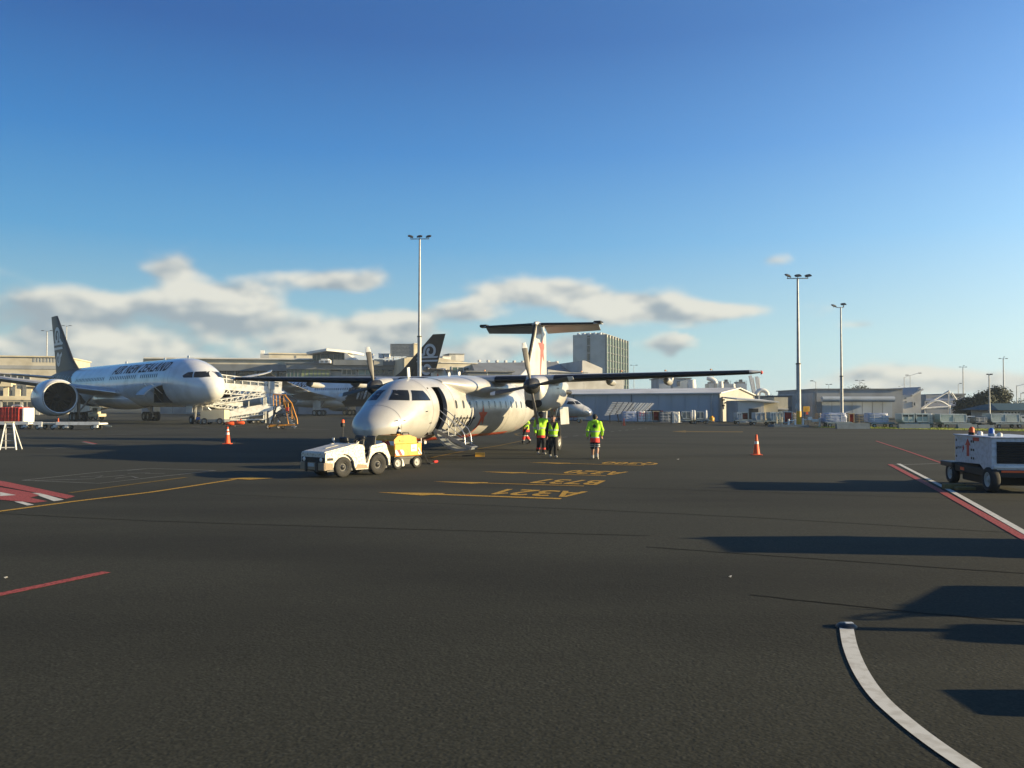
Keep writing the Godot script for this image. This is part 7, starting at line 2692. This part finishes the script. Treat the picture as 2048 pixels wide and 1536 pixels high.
func build_yellow_stairs() -> void:
	var d := 77.0
	var o := thing("maintenance_stairs", "yellow wheeled maintenance stairs with high handrails", "stairs")
	var P := func(x: float, y: float, dd := 0.0) -> Vector3: return px(x, y, d + dd)
	var m: Material = mats.stair_yellow
	var st := S()
	for t in [0.0, 1.2]:
		bar(st, P.call(537, 853, t), P.call(572, 850, t), 0.14)
		bar(st, P.call(540, 850.5, t), P.call(590, 849.5, t), 0.10)
	bar(st, P.call(537, 853, 0), P.call(537, 853, 1.2), 0.12)
	bar(st, P.call(572, 850, 0), P.call(572, 850, 1.2), 0.12)
	put("base_frame", st, m, o)
	for q in [[537, 0.0], [537, 1.2], [558, 0.0], [566, 1.2]]: wheel(o, gx(q[0], d + q[1]) + Vector3(0, 0.22, 0), Vector3(0.3, 0, 1), 0.22, 0.14)
	# stair from lower right to upper left
	for t in [0.0, 1.0]:
		st = S()
		bar(st, P.call(590, 856, t), P.call(556, 803, t), 0.07, 0.16)
		put("stringer", st, mats.grey_metal, o)
		st = S()
		tube(st, [P.call(595, 848, t), P.call(594, 838, t), P.call(583, 806, t), P.call(577, 804, t), P.call(569, 804, t), P.call(577, 848, t)], 0.05, 8)
		tube(st, [P.call(572, 790, t), P.call(562, 790.0, t), P.call(546, 789.0, t)], 0.05, 8)
		tube(st, [P.call(583, 806, t), P.call(570, 791, t), P.call(566, 790, t)], 0.05, 8)
		tube(st, [P.call(590, 840, t), P.call(570, 800, t)], 0.035, 8)
		tube(st, [P.call(546, 798.0, t), P.call(566, 798.0, t)], 0.035, 8)
		for q in [[546, 789, 812], [552, 789, 812], [559, 790, 812], [567, 791, 810], [576, 805, 826], [583, 808, 838]]: tube(st, [P.call(q[0], q[1], t), P.call(q[0] + 1.0, q[2], t)], 0.045, 8)
		put("handrail", st, m, o)
	for i in 9:
		st = S()
		var c: Vector3 = P.call(588, 853, 0.5).lerp(P.call(557, 806, 0.5), i / 8.0)
		box(st, c, Vector3(0.3, 0.05, 0.95), Basis(), 0.01)
		put("step", st, mats.bright_metal, o)
	st = S()
	box(st, P.call(551, 811, 0.5), Vector3(1.1, 0.08, 1.05), Basis(), 0.01)
	put("platform", st, mats.grey_metal, o)
	st = S()
	for t in [0.05, 1.0]:
		bar(st, P.call(541, 851, t), P.call(553, 812, t), 0.10)
		bar(st, P.call(566, 851, t), P.call(549, 822, t), 0.08)
		bar(st, P.call(545, 838, t), P.call(571, 830, t), 0.06)
		bar(st, P.call(546, 850, t), P.call(548, 812, t), 0.09)
	put("scissor_leg", st, mats.dark_metal, o)
	st = S()
	cyl(st, P.call(543, 840, 0.3), P.call(551, 826, 0.3), 0.13)
	cyl(st, P.call(556, 843, 0.3), P.call(560, 843, 0.3), 0.16)
	put("hydraulic_pump", st, mats.reflective, o)
	st = S()
	box(st, P.call(575, 819, -0.15), Vector3(0.30, 0.36, 0.2), Basis(), 0.04)
	put("red_box", st, mats.red_paint, o)
	st = S()
	box(st, P.call(578.5, 820.5, -0.12), Vector3(0.14, 0.42, 0.2), Basis(), 0.03)
	put("black_box", st, mats.black, o)

# ---------- people: smooth bodies meshed from tapered bones ----------
# bones: [from, to, radius, radius]; returns triangles as points
func flesh(bones: Array, cell: float, k: float) -> PackedVector3Array:
	var lo := Vector3(1e9, 1e9, 1e9)
	var hi := -lo
	for b in bones:
		var r: float = maxf(b[2], b[3]) + cell * 2.0
		lo = lo.min(b[0] - Vector3.ONE * r).min(b[1] - Vector3.ONE * r)
		hi = hi.max(b[0] + Vector3.ONE * r).max(b[1] + Vector3.ONE * r)
	var n := Vector3i(((hi - lo) / cell).ceil()) + Vector3i.ONE * 2
	var fld := PackedFloat32Array()
	fld.resize(n.x * n.y * n.z)
	fld.fill(1.0)
	for b in bones:
		var a: Vector3 = b[0]
		var ab: Vector3 = b[1] - a
		var l2 := maxf(ab.length_squared(), 1e-9)
		var ra: float = b[2]
		var rb: float = b[3]
		var pad := maxf(ra, rb) + k + cell * 2.0
		var i0 := Vector3i(((a.min(b[1]) - Vector3.ONE * pad - lo) / cell).floor()).max(Vector3i.ZERO)
		var i1 := Vector3i(((a.max(b[1]) + Vector3.ONE * pad - lo) / cell).ceil()).min(n - Vector3i.ONE)
		for z in range(i0.z, i1.z + 1):
			for y in range(i0.y, i1.y + 1):
				var row := (z * n.y + y) * n.x
				for x in range(i0.x, i1.x + 1):
					var p := lo + Vector3(x, y, z) * cell - a
					var t := clampf(p.dot(ab) / l2, 0.0, 1.0)
					var d := (p - ab * t).length() - lerpf(ra, rb, t)
					var f := fld[row + x]
					var h := clampf(0.5 + 0.5 * (f - d) / k, 0.0, 1.0)
					fld[row + x] = lerpf(f, d, h) - k * h * (1.0 - h)
	var at := PackedInt32Array()
	at.resize(n.x * n.y * n.z)
	at.fill(-1)
	var vs := PackedVector3Array()
	var tri := PackedVector3Array()
	var step := [1, n.x, n.x * n.y]
	var corners := [[0, 0, 0], [1, 0, 0], [0, 1, 0], [1, 1, 0], [0, 0, 1], [1, 0, 1], [0, 1, 1], [1, 1, 1]]
	var edges := [[0, 1], [2, 3], [4, 5], [6, 7], [0, 2], [1, 3], [4, 6], [5, 7], [0, 4], [1, 5], [2, 6], [3, 7]]
	var val := [0.0, 0.0, 0.0, 0.0, 0.0, 0.0, 0.0, 0.0]
	var off := []
	for c in corners: off.append(c[0] + c[1] * n.x + c[2] * n.x * n.y)
	for z in n.z - 1:
		for y in n.y - 1:
			for x in n.x - 1:
				var i := (z * n.y + y) * n.x + x
				var neg := 0
				for c in 8:
					val[c] = fld[i + off[c]]
					if val[c] < 0.0: neg += 1
				if neg == 0 or neg == 8: continue
				var s := Vector3.ZERO
				var m := 0
				for e in edges:
					var va: float = val[e[0]]
					var vb: float = val[e[1]]
					if (va < 0.0) != (vb < 0.0):
						var w := va / (va - vb)
						var ca: Array = corners[e[0]]
						var cb: Array = corners[e[1]]
						s += Vector3(lerpf(ca[0], cb[0], w), lerpf(ca[1], cb[1], w), lerpf(ca[2], cb[2], w))
						m += 1
				at[i] = vs.size()
				vs.append(lo + (Vector3(x, y, z) + s / m) * cell)
	for z in range(1, n.z - 1):
		for y in range(1, n.y - 1):
			for x in range(1, n.x - 1):
				var i := (z * n.y + y) * n.x + x
				for ax in 3:
					var neg := fld[i] < 0.0
					if neg == (fld[i + step[ax]] < 0.0): continue
					var u: int = step[(ax + 1) % 3]
					var v: int = step[(ax + 2) % 3]
					var q := [at[i], at[i - u], at[i - u - v], at[i - v]]
					if -1 in q: continue
					if neg: q.reverse()
					tri.append_array([vs[q[0]], vs[q[1]], vs[q[2]], vs[q[0]], vs[q[2]], vs[q[3]]])
	return tri

func add_flesh(st: SurfaceTool, p: PackedVector3Array) -> void:
	st.set_smooth_group(next_group(true))
	var vol := 0.0
	var c := p[0]
	for i in range(0, p.size(), 3): vol += (p[i] - c).dot((p[i + 1] - c).cross(p[i + 2] - c))
	for i in range(0, p.size(), 3):
		st.add_vertex(p[i])
		st.add_vertex(p[i + 2] if vol > 0 else p[i + 1])
		st.add_vertex(p[i + 1] if vol > 0 else p[i + 2])

# the part of a skin between two heights, a little proud of it (grown away from the middle line of the body)
func band(p: PackedVector3Array, y0: float, y1: float, grow: float, core: Callable) -> SurfaceTool:
	var st := S()
	st.set_smooth_group(next_group(true))
	var vol := 0.0
	for i in range(0, p.size(), 3): vol += (p[i] - p[0]).dot((p[i + 1] - p[0]).cross(p[i + 2] - p[0]))
	for i in range(0, p.size(), 3):
		var poly := [p[i], p[i + 1], p[i + 2]]
		for side in 2:
			var nxt := []
			for k in poly.size():
				var a: Vector3 = poly[k]
				var b: Vector3 = poly[(k + 1) % poly.size()]
				var da := a.y - y0 if side == 0 else y1 - a.y
				var db := b.y - y0 if side == 0 else y1 - b.y
				if da >= 0: nxt.append(a)
				if (da >= 0) != (db >= 0): nxt.append(a.lerp(b, da / (da - db)))
			poly = nxt
			if poly.size() < 3: break
		if poly.size() < 3: continue
		for k in poly.size():
			var out: Vector3 = poly[k] - core.call(poly[k])
			out.y = 0
			poly[k] += out.normalized() * grow
		for k in range(1, poly.size() - 1):
			st.add_vertex(poly[0])
			st.add_vertex(poly[k + 1] if vol > 0 else poly[k])
			st.add_vertex(poly[k] if vol > 0 else poly[k + 1])
	return st

func hand_bones(w: Vector3, dir: Vector3, palm: Vector3, curl: float) -> Array:
	var side := dir.cross(palm).normalized()
	var r := []
	var base := w + dir * 0.085
	for i in 4:
		var s := (i - 1.5) * 0.021
		var len: float = [0.072, 0.082, 0.076, 0.058][i]
		r.append([w + side * s * 0.5, base + side * s, 0.017, 0.0125])
		var d1 := dir.rotated(side, curl * 0.6)
		var k1 := base + side * s + d1 * len * 0.5
		var k2 := k1 + dir.rotated(side, curl * 1.5) * len * 0.5
		r.append([base + side * s, k1, 0.0105, 0.0095])
		r.append([k1, k2, 0.0095, 0.008])
	var tb := w + dir * 0.03 + side * 0.03
	var tm := tb + (dir * 0.6 + side * 0.7 + palm * 0.4).normalized() * 0.045
	r.append([tb, tm, 0.0135, 0.011])
	r.append([tm, tm + (dir + palm * 0.3).normalized() * 0.035, 0.011, 0.009])
	return r

func person(label: String, at: Vector3, turn: float, hgt: float, pose: Dictionary, wear: Dictionary) -> void:
	var o := thing("person", label, "person", at, turn)
	var k := hgt / 1.78
	var P := func(x: float, y: float, z: float) -> Vector3: return Vector3(x, y, z) * k
	var lean: float = pose.get("lean", 0.02)
	var hip := [P.call(0.095, 0.93, 0), P.call(-0.095, 0.93, 0)]
	var sh := [P.call(0.195, 1.43, lean), P.call(-0.195, 1.43, lean)]
	var knee := [pose.knee[0] * k, pose.knee[1] * k]
	var ankle := [pose.ankle[0] * k, pose.ankle[1] * k]
	var elbow := [pose.elbow[0] * k, pose.elbow[1] * k]
	var wrist := [pose.wrist[0] * k, pose.wrist[1] * k]
	var neck: Vector3 = P.call(0, 1.49, lean)
	var head: Vector3 = P.call(0, 1.655, lean + 0.02)
	var hd := Basis(Vector3.UP, pose.get("look", 0.0))
	# body
	var bones := [[P.call(0, 0.96, 0), P.call(0, 1.16, lean * 0.5), 0.145 * k, 0.135 * k], [P.call(0.055, 1.2, lean * 0.6), P.call(0.08, 1.38, lean), 0.12 * k, 0.10 * k], [P.call(-0.055, 1.2, lean * 0.6), P.call(-0.08, 1.38, lean), 0.12 * k, 0.10 * k], [P.call(0, 1.38, lean), neck, 0.09 * k, 0.06 * k], [neck, head, 0.058 * k, 0.06 * k]]
	for s in 2:
		bones.append([hip[s], knee[s], 0.085 * k, 0.058 * k])
		bones.append([knee[s], knee[s].lerp(ankle[s], 0.35), 0.056 * k, 0.06 * k])
		bones.append([knee[s].lerp(ankle[s], 0.35), ankle[s], 0.058 * k, 0.038 * k])
		var toe: Vector3 = ankle[s] + pose.toe[s] * 0.17 * k
		bones.append([ankle[s] + Vector3(0, -0.04, 0) * k, toe + Vector3(0, -0.055, 0) * k, 0.04 * k, 0.03 * k])
		bones.append([P.call(0.06 if s == 0 else -0.06, 1.40, lean), sh[s], 0.07 * k, 0.068 * k])
		bones.append([sh[s], elbow[s], 0.055 * k, 0.043 * k])
		bones.append([elbow[s], wrist[s], 0.042 * k, 0.028 * k])
	var st := S()
	add_flesh(st, flesh(bones, 0.022, 0.035))
	# head with its own finer grid
	var H := func(x: float, y: float, z: float) -> Vector3: return head + hd * (Vector3(x, y, z) * k)
	var hb := [[H.call(0, 0.03, -0.015), H.call(0, 0.05, -0.02), 0.095 * k, 0.09 * k], [H.call(0, 0.0, 0.03), H.call(0, 0.06, 0.03), 0.07 * k, 0.065 * k], [H.call(0, -0.07, 0.045), H.call(0, -0.03, 0.045), 0.045 * k, 0.055 * k], [H.call(0, -0.02, 0.098), H.call(0, 0.025, 0.09), 0.016 * k, 0.009 * k], [H.call(0.05, 0.035, 0.07), H.call(-0.05, 0.035, 0.07), 0.024 * k, 0.024 * k],
		[H.call(0.088, -0.01, -0.005), H.call(0.094, 0.03, -0.015), 0.012 * k, 0.014 * k], [H.call(-0.088, -0.01, -0.005), H.call(-0.094, 0.03, -0.015), 0.012 * k, 0.014 * k], [H.call(0.02, -0.055, 0.085), H.call(-0.02, -0.055, 0.085), 0.013 * k, 0.013 * k], [H.call(0, -0.06, 0.01), neck, 0.055 * k, 0.055 * k]]
	add_flesh(st, flesh(hb, 0.009, 0.02))
	for s in 2:
		var dir: Vector3 = (wrist[s] - elbow[s]).normalized()
		dir = (dir + Vector3(0, -0.6, 0)).normalized()
		var palm := Vector3(-1.0 if s == 0 else 1.0, 0, 0.25)
		palm = (palm - dir * palm.dot(dir)).normalized()
		add_flesh(st, flesh(hand_bones(wrist[s], dir, palm, 0.5 if s == 0 else -0.5), 0.006, 0.008))
	put("body", st, wear.skin, o)
	for s in [-1, 1]:
		st = S()
		var e: Vector3 = H.call(s * 0.032, 0.018, 0.088)
		lathe(st, e, hd * Vector3(0, 0, 1), [[-0.008, 0.0], [0.0, 0.011], [0.006, 0.006], [0.008, 0.0]], 8)
		put("eye", st, mats.black, o)
	st = S()
	add_flesh(st, flesh([[H.call(0, 0.055, -0.03), H.call(0, 0.075, 0.01), 0.094 * k, 0.082 * k], [H.call(0, 0.0, -0.05), H.call(0, 0.05, -0.045), 0.072 * k, 0.085 * k]], 0.012, 0.02))
	put("hair", st, wear.hair, o)
	# trousers or shorts
	var leg := [[P.call(0, 0.94, 0), P.call(0, 1.06, 0), 0.165 * k, 0.16 * k]]
	for s in 2:
		leg.append([hip[s], knee[s], 0.108 * k, 0.086 * k])
		if wear.get("shorts", false) == false:
			leg.append([knee[s], ankle[s] + Vector3(0, 0.02, 0), 0.082 * k, 0.07 * k])
		else:
			leg.append([knee[s], knee[s] + Vector3(0, -0.05, 0), 0.09 * k, 0.09 * k])
	var lg := flesh(leg, 0.022, 0.03)
	st = S()
	add_flesh(st, lg)
	put("trousers", st, wear.legs, o)
	var centre := func(p: Vector3) -> Vector3:
		var s := 0 if p.x > 0 else 1
		var w := clampf((p.y - knee[s].y) / maxf(hip[s].y - knee[s].y, 0.01), 0, 1)
		var v := clampf((p.y - ankle[s].y) / maxf(knee[s].y - ankle[s].y, 0.01), 0, 1)
		return knee[s].lerp(hip[s], w) if p.y > knee[s].y else ankle[s].lerp(knee[s], v)
	for q in wear.get("leg_bands", []): put("reflective_band" if q[2] == "tape" else "coloured_band", band(lg, q[0] * k, q[1] * k, 0.012, centre), mats[q[2]], o)
	# shoes
	for s in 2:
		st = S()
		var a: Vector3 = ankle[s]
		var t: Vector3 = pose.toe[s]
		add_flesh(st, flesh([[a + Vector3(0, 0.03, 0), a + Vector3(0, -0.045, 0) * k, 0.052 * k, 0.05 * k], [a + t * -0.03 * k + Vector3(0, -0.05, 0) * k, a + t * 0.17 * k + Vector3(0, -0.055, 0) * k, 0.046 * k, 0.042 * k]], 0.014, 0.02))
		put("shoe", st, wear.shoe, o)
	# jacket: torso and sleeves
	var top := [[P.call(0, 0.62, 0), P.call(0, 1.12, lean * 0.5), 0.185 * k, 0.175 * k], [P.call(0.07, 1.16, lean * 0.6), P.call(0.10, 1.38, lean), 0.145 * k, 0.125 * k], [P.call(-0.07, 1.16, lean * 0.6), P.call(-0.10, 1.38, lean), 0.145 * k, 0.125 * k], [P.call(0, 1.40, lean), P.call(0, 1.50, lean - 0.01), 0.10 * k, 0.078 * k]]
	for s in 2:
		top.append([P.call(0.08 if s == 0 else -0.08, 1.40, lean), sh[s], 0.09 * k, 0.09 * k])
		top.append([sh[s], elbow[s], 0.085 * k, 0.07 * k])
		top.append([elbow[s], elbow[s].lerp(wrist[s], 0.95), 0.07 * k, 0.052 * k])
	var jk := flesh(top, 0.022, 0.035)
	put("jacket", band(jk, wear.get("hem", 0.86) * k, 3.0, 0.0, func(p): return Vector3(0, p.y, 0)), wear.top, o)
	var mid := func(p: Vector3) -> Vector3: return Vector3(0, p.y, 0) if absf(p.x) < 0.22 * k else Vector3(signf(p.x) * 0.27 * k, p.y, 0)
	for q in wear.get("bands", []): put("reflective_band" if q[2] == "tape" else "coloured_band", band(jk, q[0] * k, q[1] * k, 0.01, mid), mats[q[2]], o)
	if wear.has("vest"):
		var vb := [[P.call(0, 0.74, 0), P.call(0, 1.12, lean * 0.5), 0.197 * k, 0.187 * k], [P.call(0.075, 1.16, lean * 0.6), P.call(0.10, 1.39, lean), 0.155 * k, 0.137 * k], [P.call(-0.075, 1.16, lean * 0.6), P.call(-0.10, 1.39, lean), 0.155 * k, 0.137 * k]]
		var vt := flesh(vb, 0.014, 0.03)
		# open at the front in a V
		var cut := PackedVector3Array()
		for i in range(0, vt.size(), 3):
			var c := (vt[i] + vt[i + 1] + vt[i + 2]) / 3.0
			var w := 0.008 + maxf(0.0, (c.y - 1.14 * k)) * 0.42
			if c.y < 0.89 * k: continue
			if c.z > 0.04 and absf(c.x) < w: continue
			if c.y > 1.46 * k and absf(c.x) < 0.07: continue
			cut.append_array([vt[i], vt[i + 1], vt[i + 2]])
		st = S()
		add_flesh(st, cut)
		put("vest", st, wear.vest, o)
		for q in [[0.92, 0.96], [1.14, 1.19]]: put("reflective_band", band(cut, q[0] * k, q[1] * k, 0.01, mid), mats.tape, o)
	if wear.has("badge"):
		st = S()
		prism(st, [Vector2(0, -0.1), Vector2(0.075, 0), Vector2(0, 0.1), Vector2(-0.075, 0)], Transform3D(Basis(Vector3.UP, PI), P.call(0.02, 1.32, lean - 0.158)), 0.03)
		put("back_print", st, mats.black, o)
	if wear.get("hood", false):
		st = S()
		add_flesh(st, flesh([[P.call(0.07, 1.50, lean - 0.07), P.call(-0.07, 1.50, lean - 0.07), 0.075 * k, 0.075 * k]], 0.014, 0.02))
		put("hood", st, wear.top, o)

func build_people() -> void:
	var V := func(x: float, y: float, z: float) -> Vector3: return Vector3(x, y, z)
	var stride := {"knee": [V.call(0.10, 0.50, 0.16), V.call(-0.10, 0.50, 0.0)], "ankle": [V.call(0.10, 0.10, 0.24), V.call(-0.10, 0.16, -0.28)], "toe": [V.call(0.1, 0.1, 1), V.call(-0.1, -0.45, 0.9)],
		"elbow": [V.call(0.29, 1.16, -0.10), V.call(-0.29, 1.16, 0.08)], "wrist": [V.call(0.30, 0.92, -0.05), V.call(-0.27, 0.95, 0.22)]}
	var walk := {"knee": [V.call(0.09, 0.50, 0.10), V.call(-0.10, 0.50, 0.02)], "ankle": [V.call(0.09, 0.09, 0.12), V.call(-0.10, 0.12, -0.14)], "toe": [V.call(0.12, 0, 1), V.call(-0.12, -0.25, 0.95)],
		"elbow": [V.call(0.28, 1.15, -0.04), V.call(-0.28, 1.15, 0.02)], "wrist": [V.call(0.28, 0.90, 0.04), V.call(-0.27, 0.91, 0.10)], "look": -0.15}
	var side := {"knee": [V.call(0.09, 0.50, 0.14), V.call(-0.09, 0.49, -0.02)], "ankle": [V.call(0.09, 0.09, 0.20), V.call(-0.09, 0.14, -0.25)], "toe": [V.call(0.05, 0, 1), V.call(-0.05, -0.4, 0.9)],
		"elbow": [V.call(0.27, 1.16, -0.08), V.call(-0.27, 1.17, 0.06)], "wrist": [V.call(0.26, 0.97, 0.12), V.call(-0.26, 0.95, 0.2)]}
	person("person in yellow jacket with red hem and black diamond, seen from behind in shorts", gr(1190, 918), deg_to_rad(172), 1.80, stride,
		{"skin": mats.skin, "hair": mats.black, "legs": mats.navy_cloth, "shorts": true, "shoe": mats.shoe_grey, "top": mats.hi_vis, "bands": [[0.675, 0.85, "hi_vis_red"], [0.85, 0.89, "tape"], [1.08, 1.13, "tape"]], "leg_bands": [[0.56, 0.6, "tape"], [0.49, 0.53, "tape"]], "badge": true, "hood": true, "hem": 0.68})
	person("person all in black with an open yellow vest, walking towards the viewer", gr(1106, 914), deg_to_rad(6), 1.74, walk,
		{"skin": mats.skin, "hair": mats.hair, "legs": mats.black_cloth, "shoe": mats.shoe_grey, "top": mats.black_cloth, "vest": mats.hi_vis, "hem": 0.86})
	var w2 := walk.duplicate()
	w2.look = 0.7
	person("person with dark skin in yellow jacket and black trousers looking aside", gr(1082, 908), deg_to_rad(12), 1.88, w2,
		{"skin": mats.skin_dark, "hair": mats.black, "legs": mats.black_cloth, "shoe": mats.shoe_grey, "top": mats.hi_vis, "bands": [[0.695, 0.80, "hi_vis_red"], [1.08, 1.13, "tape"]], "leg_bands": [[0.2, 0.27, "hi_vis_red"]], "hem": 0.70})
	person("person in side view half hidden by the fuselage with red trouser bands", gr(1052, 888), deg_to_rad(-75), 1.80, side,
		{"skin": mats.skin, "hair": mats.black, "legs": mats.navy_cloth, "shoe": mats.black, "top": mats.hi_vis, "bands": [[0.675, 0.82, "hi_vis_red"], [1.08, 1.13, "tape"]], "leg_bands": [[0.26, 0.42, "hi_vis_red"], [0.44, 0.49, "tape"], [0.2, 0.24, "tape"]], "hood": true, "hem": 0.68})

func flood_mast(label: String, x: float, ytop: float, d: float, r: float, collar: float, heads: int, yellow_foot: bool) -> void:
	var at := gx(x, d)
	var h := hy(ytop, d)
	var o := thing("floodlight_mast", label, "light mast", at)
	var st := S()
	cyl(st, Vector3.ZERO, Vector3(0, h * collar, 0), r, r * 0.92, 16)
	put("lower_pole", st, mats.galvanised, o)
	st = S()
	cyl(st, Vector3(0, h * collar, 0), Vector3(0, h, 0), r * 0.72, r * 0.4, 16)
	put("upper_pole", st, mats.galvanised, o)
	st = S()
	cyl(st, Vector3(0, h * collar - 0.06, 0), Vector3(0, h * collar + 0.08, 0), r * 1.12)
	put("collar", st, mats.dark_metal, o)
	if yellow_foot:
		st = S()
		cyl(st, Vector3(0, 0.1, 0), Vector3(0, 1.6, 0), r * 1.03)
		put("yellow_band", st, mats.sign_yellow, o)
		st = S()
		bx(st, Vector3(-r - 0.14, 1.9, -0.12), Vector3(-r + 0.05, 2.4, 0.16), 0.02)
		put("switch_box", st, mats.pale_wall, o)
	st = S()
	cyl(st, Vector3.ZERO, Vector3(0, 0.1, 0), r * 1.8)
	put("base_plate", st, mats.dark_metal, o)
	st = S()
	var w := 1.15
	if heads == 3:
		bar(st, Vector3(-w, h, 0.0), Vector3(w, h + 0.02, 0), 0.09)
	else:
		tube(st, [Vector3(-0.75, h + 0.12, 0), Vector3(-0.4, h, 0), Vector3(0.35, h, 0), Vector3(0.45, h + 0.25, 0)], 0.05, 8)
	put("cross_arm", st, mats.grey_metal, o)
	for i in heads:
		var hx: float = [-w * 0.95, 0.0, w * 0.95][i] if heads == 3 else [-0.95, 0.3][i]
		var hyy: float = h + (0.28 if heads == 3 else [0.2, 0.42][i])
		st = S()
		var tilt := Basis(Vector3.RIGHT, 0.45) * Basis(Vector3.FORWARD, [0.35, -0.1, -0.2][i])
		var c := Vector3(hx, hyy, 0.15)
		var rr := []
		for q in [[-0.18, 0.18, 0.08], [-0.03, 0.34, 0.2], [0.08, 0.32, 0.21]]:
			var p := PackedVector3Array()
			for k in [[-1, -1], [1, -1], [1, 1], [-1, 1]]: p.append(c + tilt * Vector3(k[0] * q[1], -q[0] * 0.8, k[1] * q[2]))
			rr.append(p)
		loft(st, rr, true, false)
		var hd := put("floodlight", st, mats.dark_metal, o)
		st = S()
		box(st, c + tilt * Vector3(0, -0.075, 0), Vector3(0.5, 0.02, 0.32), tilt)
		put("lens", st, mats.bright_metal, hd)
		st = S()
		bar(st, Vector3(hx, h, 0), c, 0.05)
		put("bracket", st, mats.grey_metal, hd)

func build_masts_and_lamps() -> void:
	flood_mast("tallest floodlight mast behind the turboprop with three lamps", 838.5, 478, 100, 0.26, 0.47, 3, false)
	flood_mast("tall floodlight mast with a yellow foot by the white rails", 1597.5, 557, 89, 0.25, 0.42, 3, true)
	flood_mast("floodlight mast with two lamps behind the blue wrapped pallets", 1683.5, 615, 108, 0.21, 0.40, 2, false)
	lamp_pole("street_lamp", "thin lamp pole with twin heads left of the jet tail fin", 92, 662, 240, 0.28, [[-0.8, 0.1, 0, -0.9], [0.8, 0.1, 0, 0.9]])
	lamp_pole("street_lamp", "lamp pole hidden behind the jet tail fin tip", 131, 652, 250, 0.25, [[-0.6, 0.1, 0, -0.9], [0.6, 0.1, 0, 0.9]])
	lamp_pole("street_lamp", "thin lamp pole right of the grey tower", 1268, 731, 260, 0.12, [[-0.5, 0.1, 0, -0.7], [0.5, 0.1, 0, 0.7]])
	lamp_pole("street_lamp", "single curved street lamp above the left end of the hangar", 1632, 764, 175, 0.10, [[-0.55, 0.25, 0, -0.6]])
	lamp_pole("street_lamp", "small lamp just left of the third mast above the hangar", 1658, 769, 210, 0.1, [[-0.3, 0.05, 0, -0.5], [0.3, 0.05, 0, 0.5]])
	lamp_pole("street_lamp", "faint lamp above the flat topped pine", 1720, 761, 215, 0.1, [[-0.5, 0.05, 0, -0.7], [0.5, 0.05, 0, 0.7]])
	lamp_pole("street_lamp", "street lamp with a long rising arm above the hangar gable", 1809, 754, 190, 0.12, [[3.3, 0.9, 0, 0.7]])
	lamp_pole("street_lamp", "second street lamp just right of the long arm lamp", 1821, 751, 200, 0.1, [[-0.4, 0.1, 0, -0.7]])
	lamp_pole("street_lamp", "slim lamp in the gap above the white arch canopy", 1917, 768, 200, 0.10, [[0.35, 0.15, 0, 0.5]])
	lamp_pole("street_lamp", "tall cross headed lamp mast left of the round tree", 1927, 734, 230, 0.2, [[-0.5, 0, 0, -0.6], [0.5, 0, 0, 0.6], [0.0, 0.35, 0.2, 0.3]])
	lamp_pole("street_lamp", "lamp pole rising in front of the round tree", 1979, 750, 112, 0.13, [[-0.1, 0.1, 0, -0.2], [0.1, 0.1, 0, 0.35]])
	lamp_pole("street_lamp", "tallest cross headed lamp mast right of the round tree", 2008, 717, 220, 0.22, [[-0.6, 0, 0, -0.6], [0.6, 0, 0, 0.6], [0.0, 0.4, 0.2, 0.3]])
	lamp_pole("street_lamp", "street lamp with long arm at the right edge", 2034, 771, 140, 0.11, [[1.4, 0.25, 0, 0.6]])
	lamp_pole("street_lamp", "short grey lamp at the right edge before the dark trees", 2042, 786, 150, 0.09, [[0.3, 0.02, 0, 0.4]])
	# lamps with orange globes on the sheds
	for q in [[969, 741, "orange wall lamp on a bent arm above the low dark wing"], [1163, 743, "orange lamp on the edge of the hall roof"], [1243, 742, "orange lamp above the turboprop wing by the tower foot"], [1331, 741, "orange lamp above the shed left of the white flue"], [1422, 739, "orange lamp above the cooling towers"]]:
		var d := 150.0
		var o := thing("shed_lamp", q[2], "light", gx(q[0], d), 0.0)
		var h := hy(q[1], d)
		var st := S()
		tube(st, [Vector3(0.5, 0, 0), Vector3(0.5, h - 0.6, 0), Vector3(0.35, h - 0.1, 0), Vector3(0, h, 0)], 0.05, 6)
		put("pole", st, mats.grey_metal, o)
		st = S()
		lathe(st, Vector3(0, h, 0), Vector3.UP, [[-0.16, 0.0], [-0.14, 0.14], [0.0, 0.2], [0.12, 0.12], [0.16, 0.0]], 12)
		put("lamp_head", st, mt("lamp_amber", Color(0.75, 0.36, 0.16), 0.4), o)
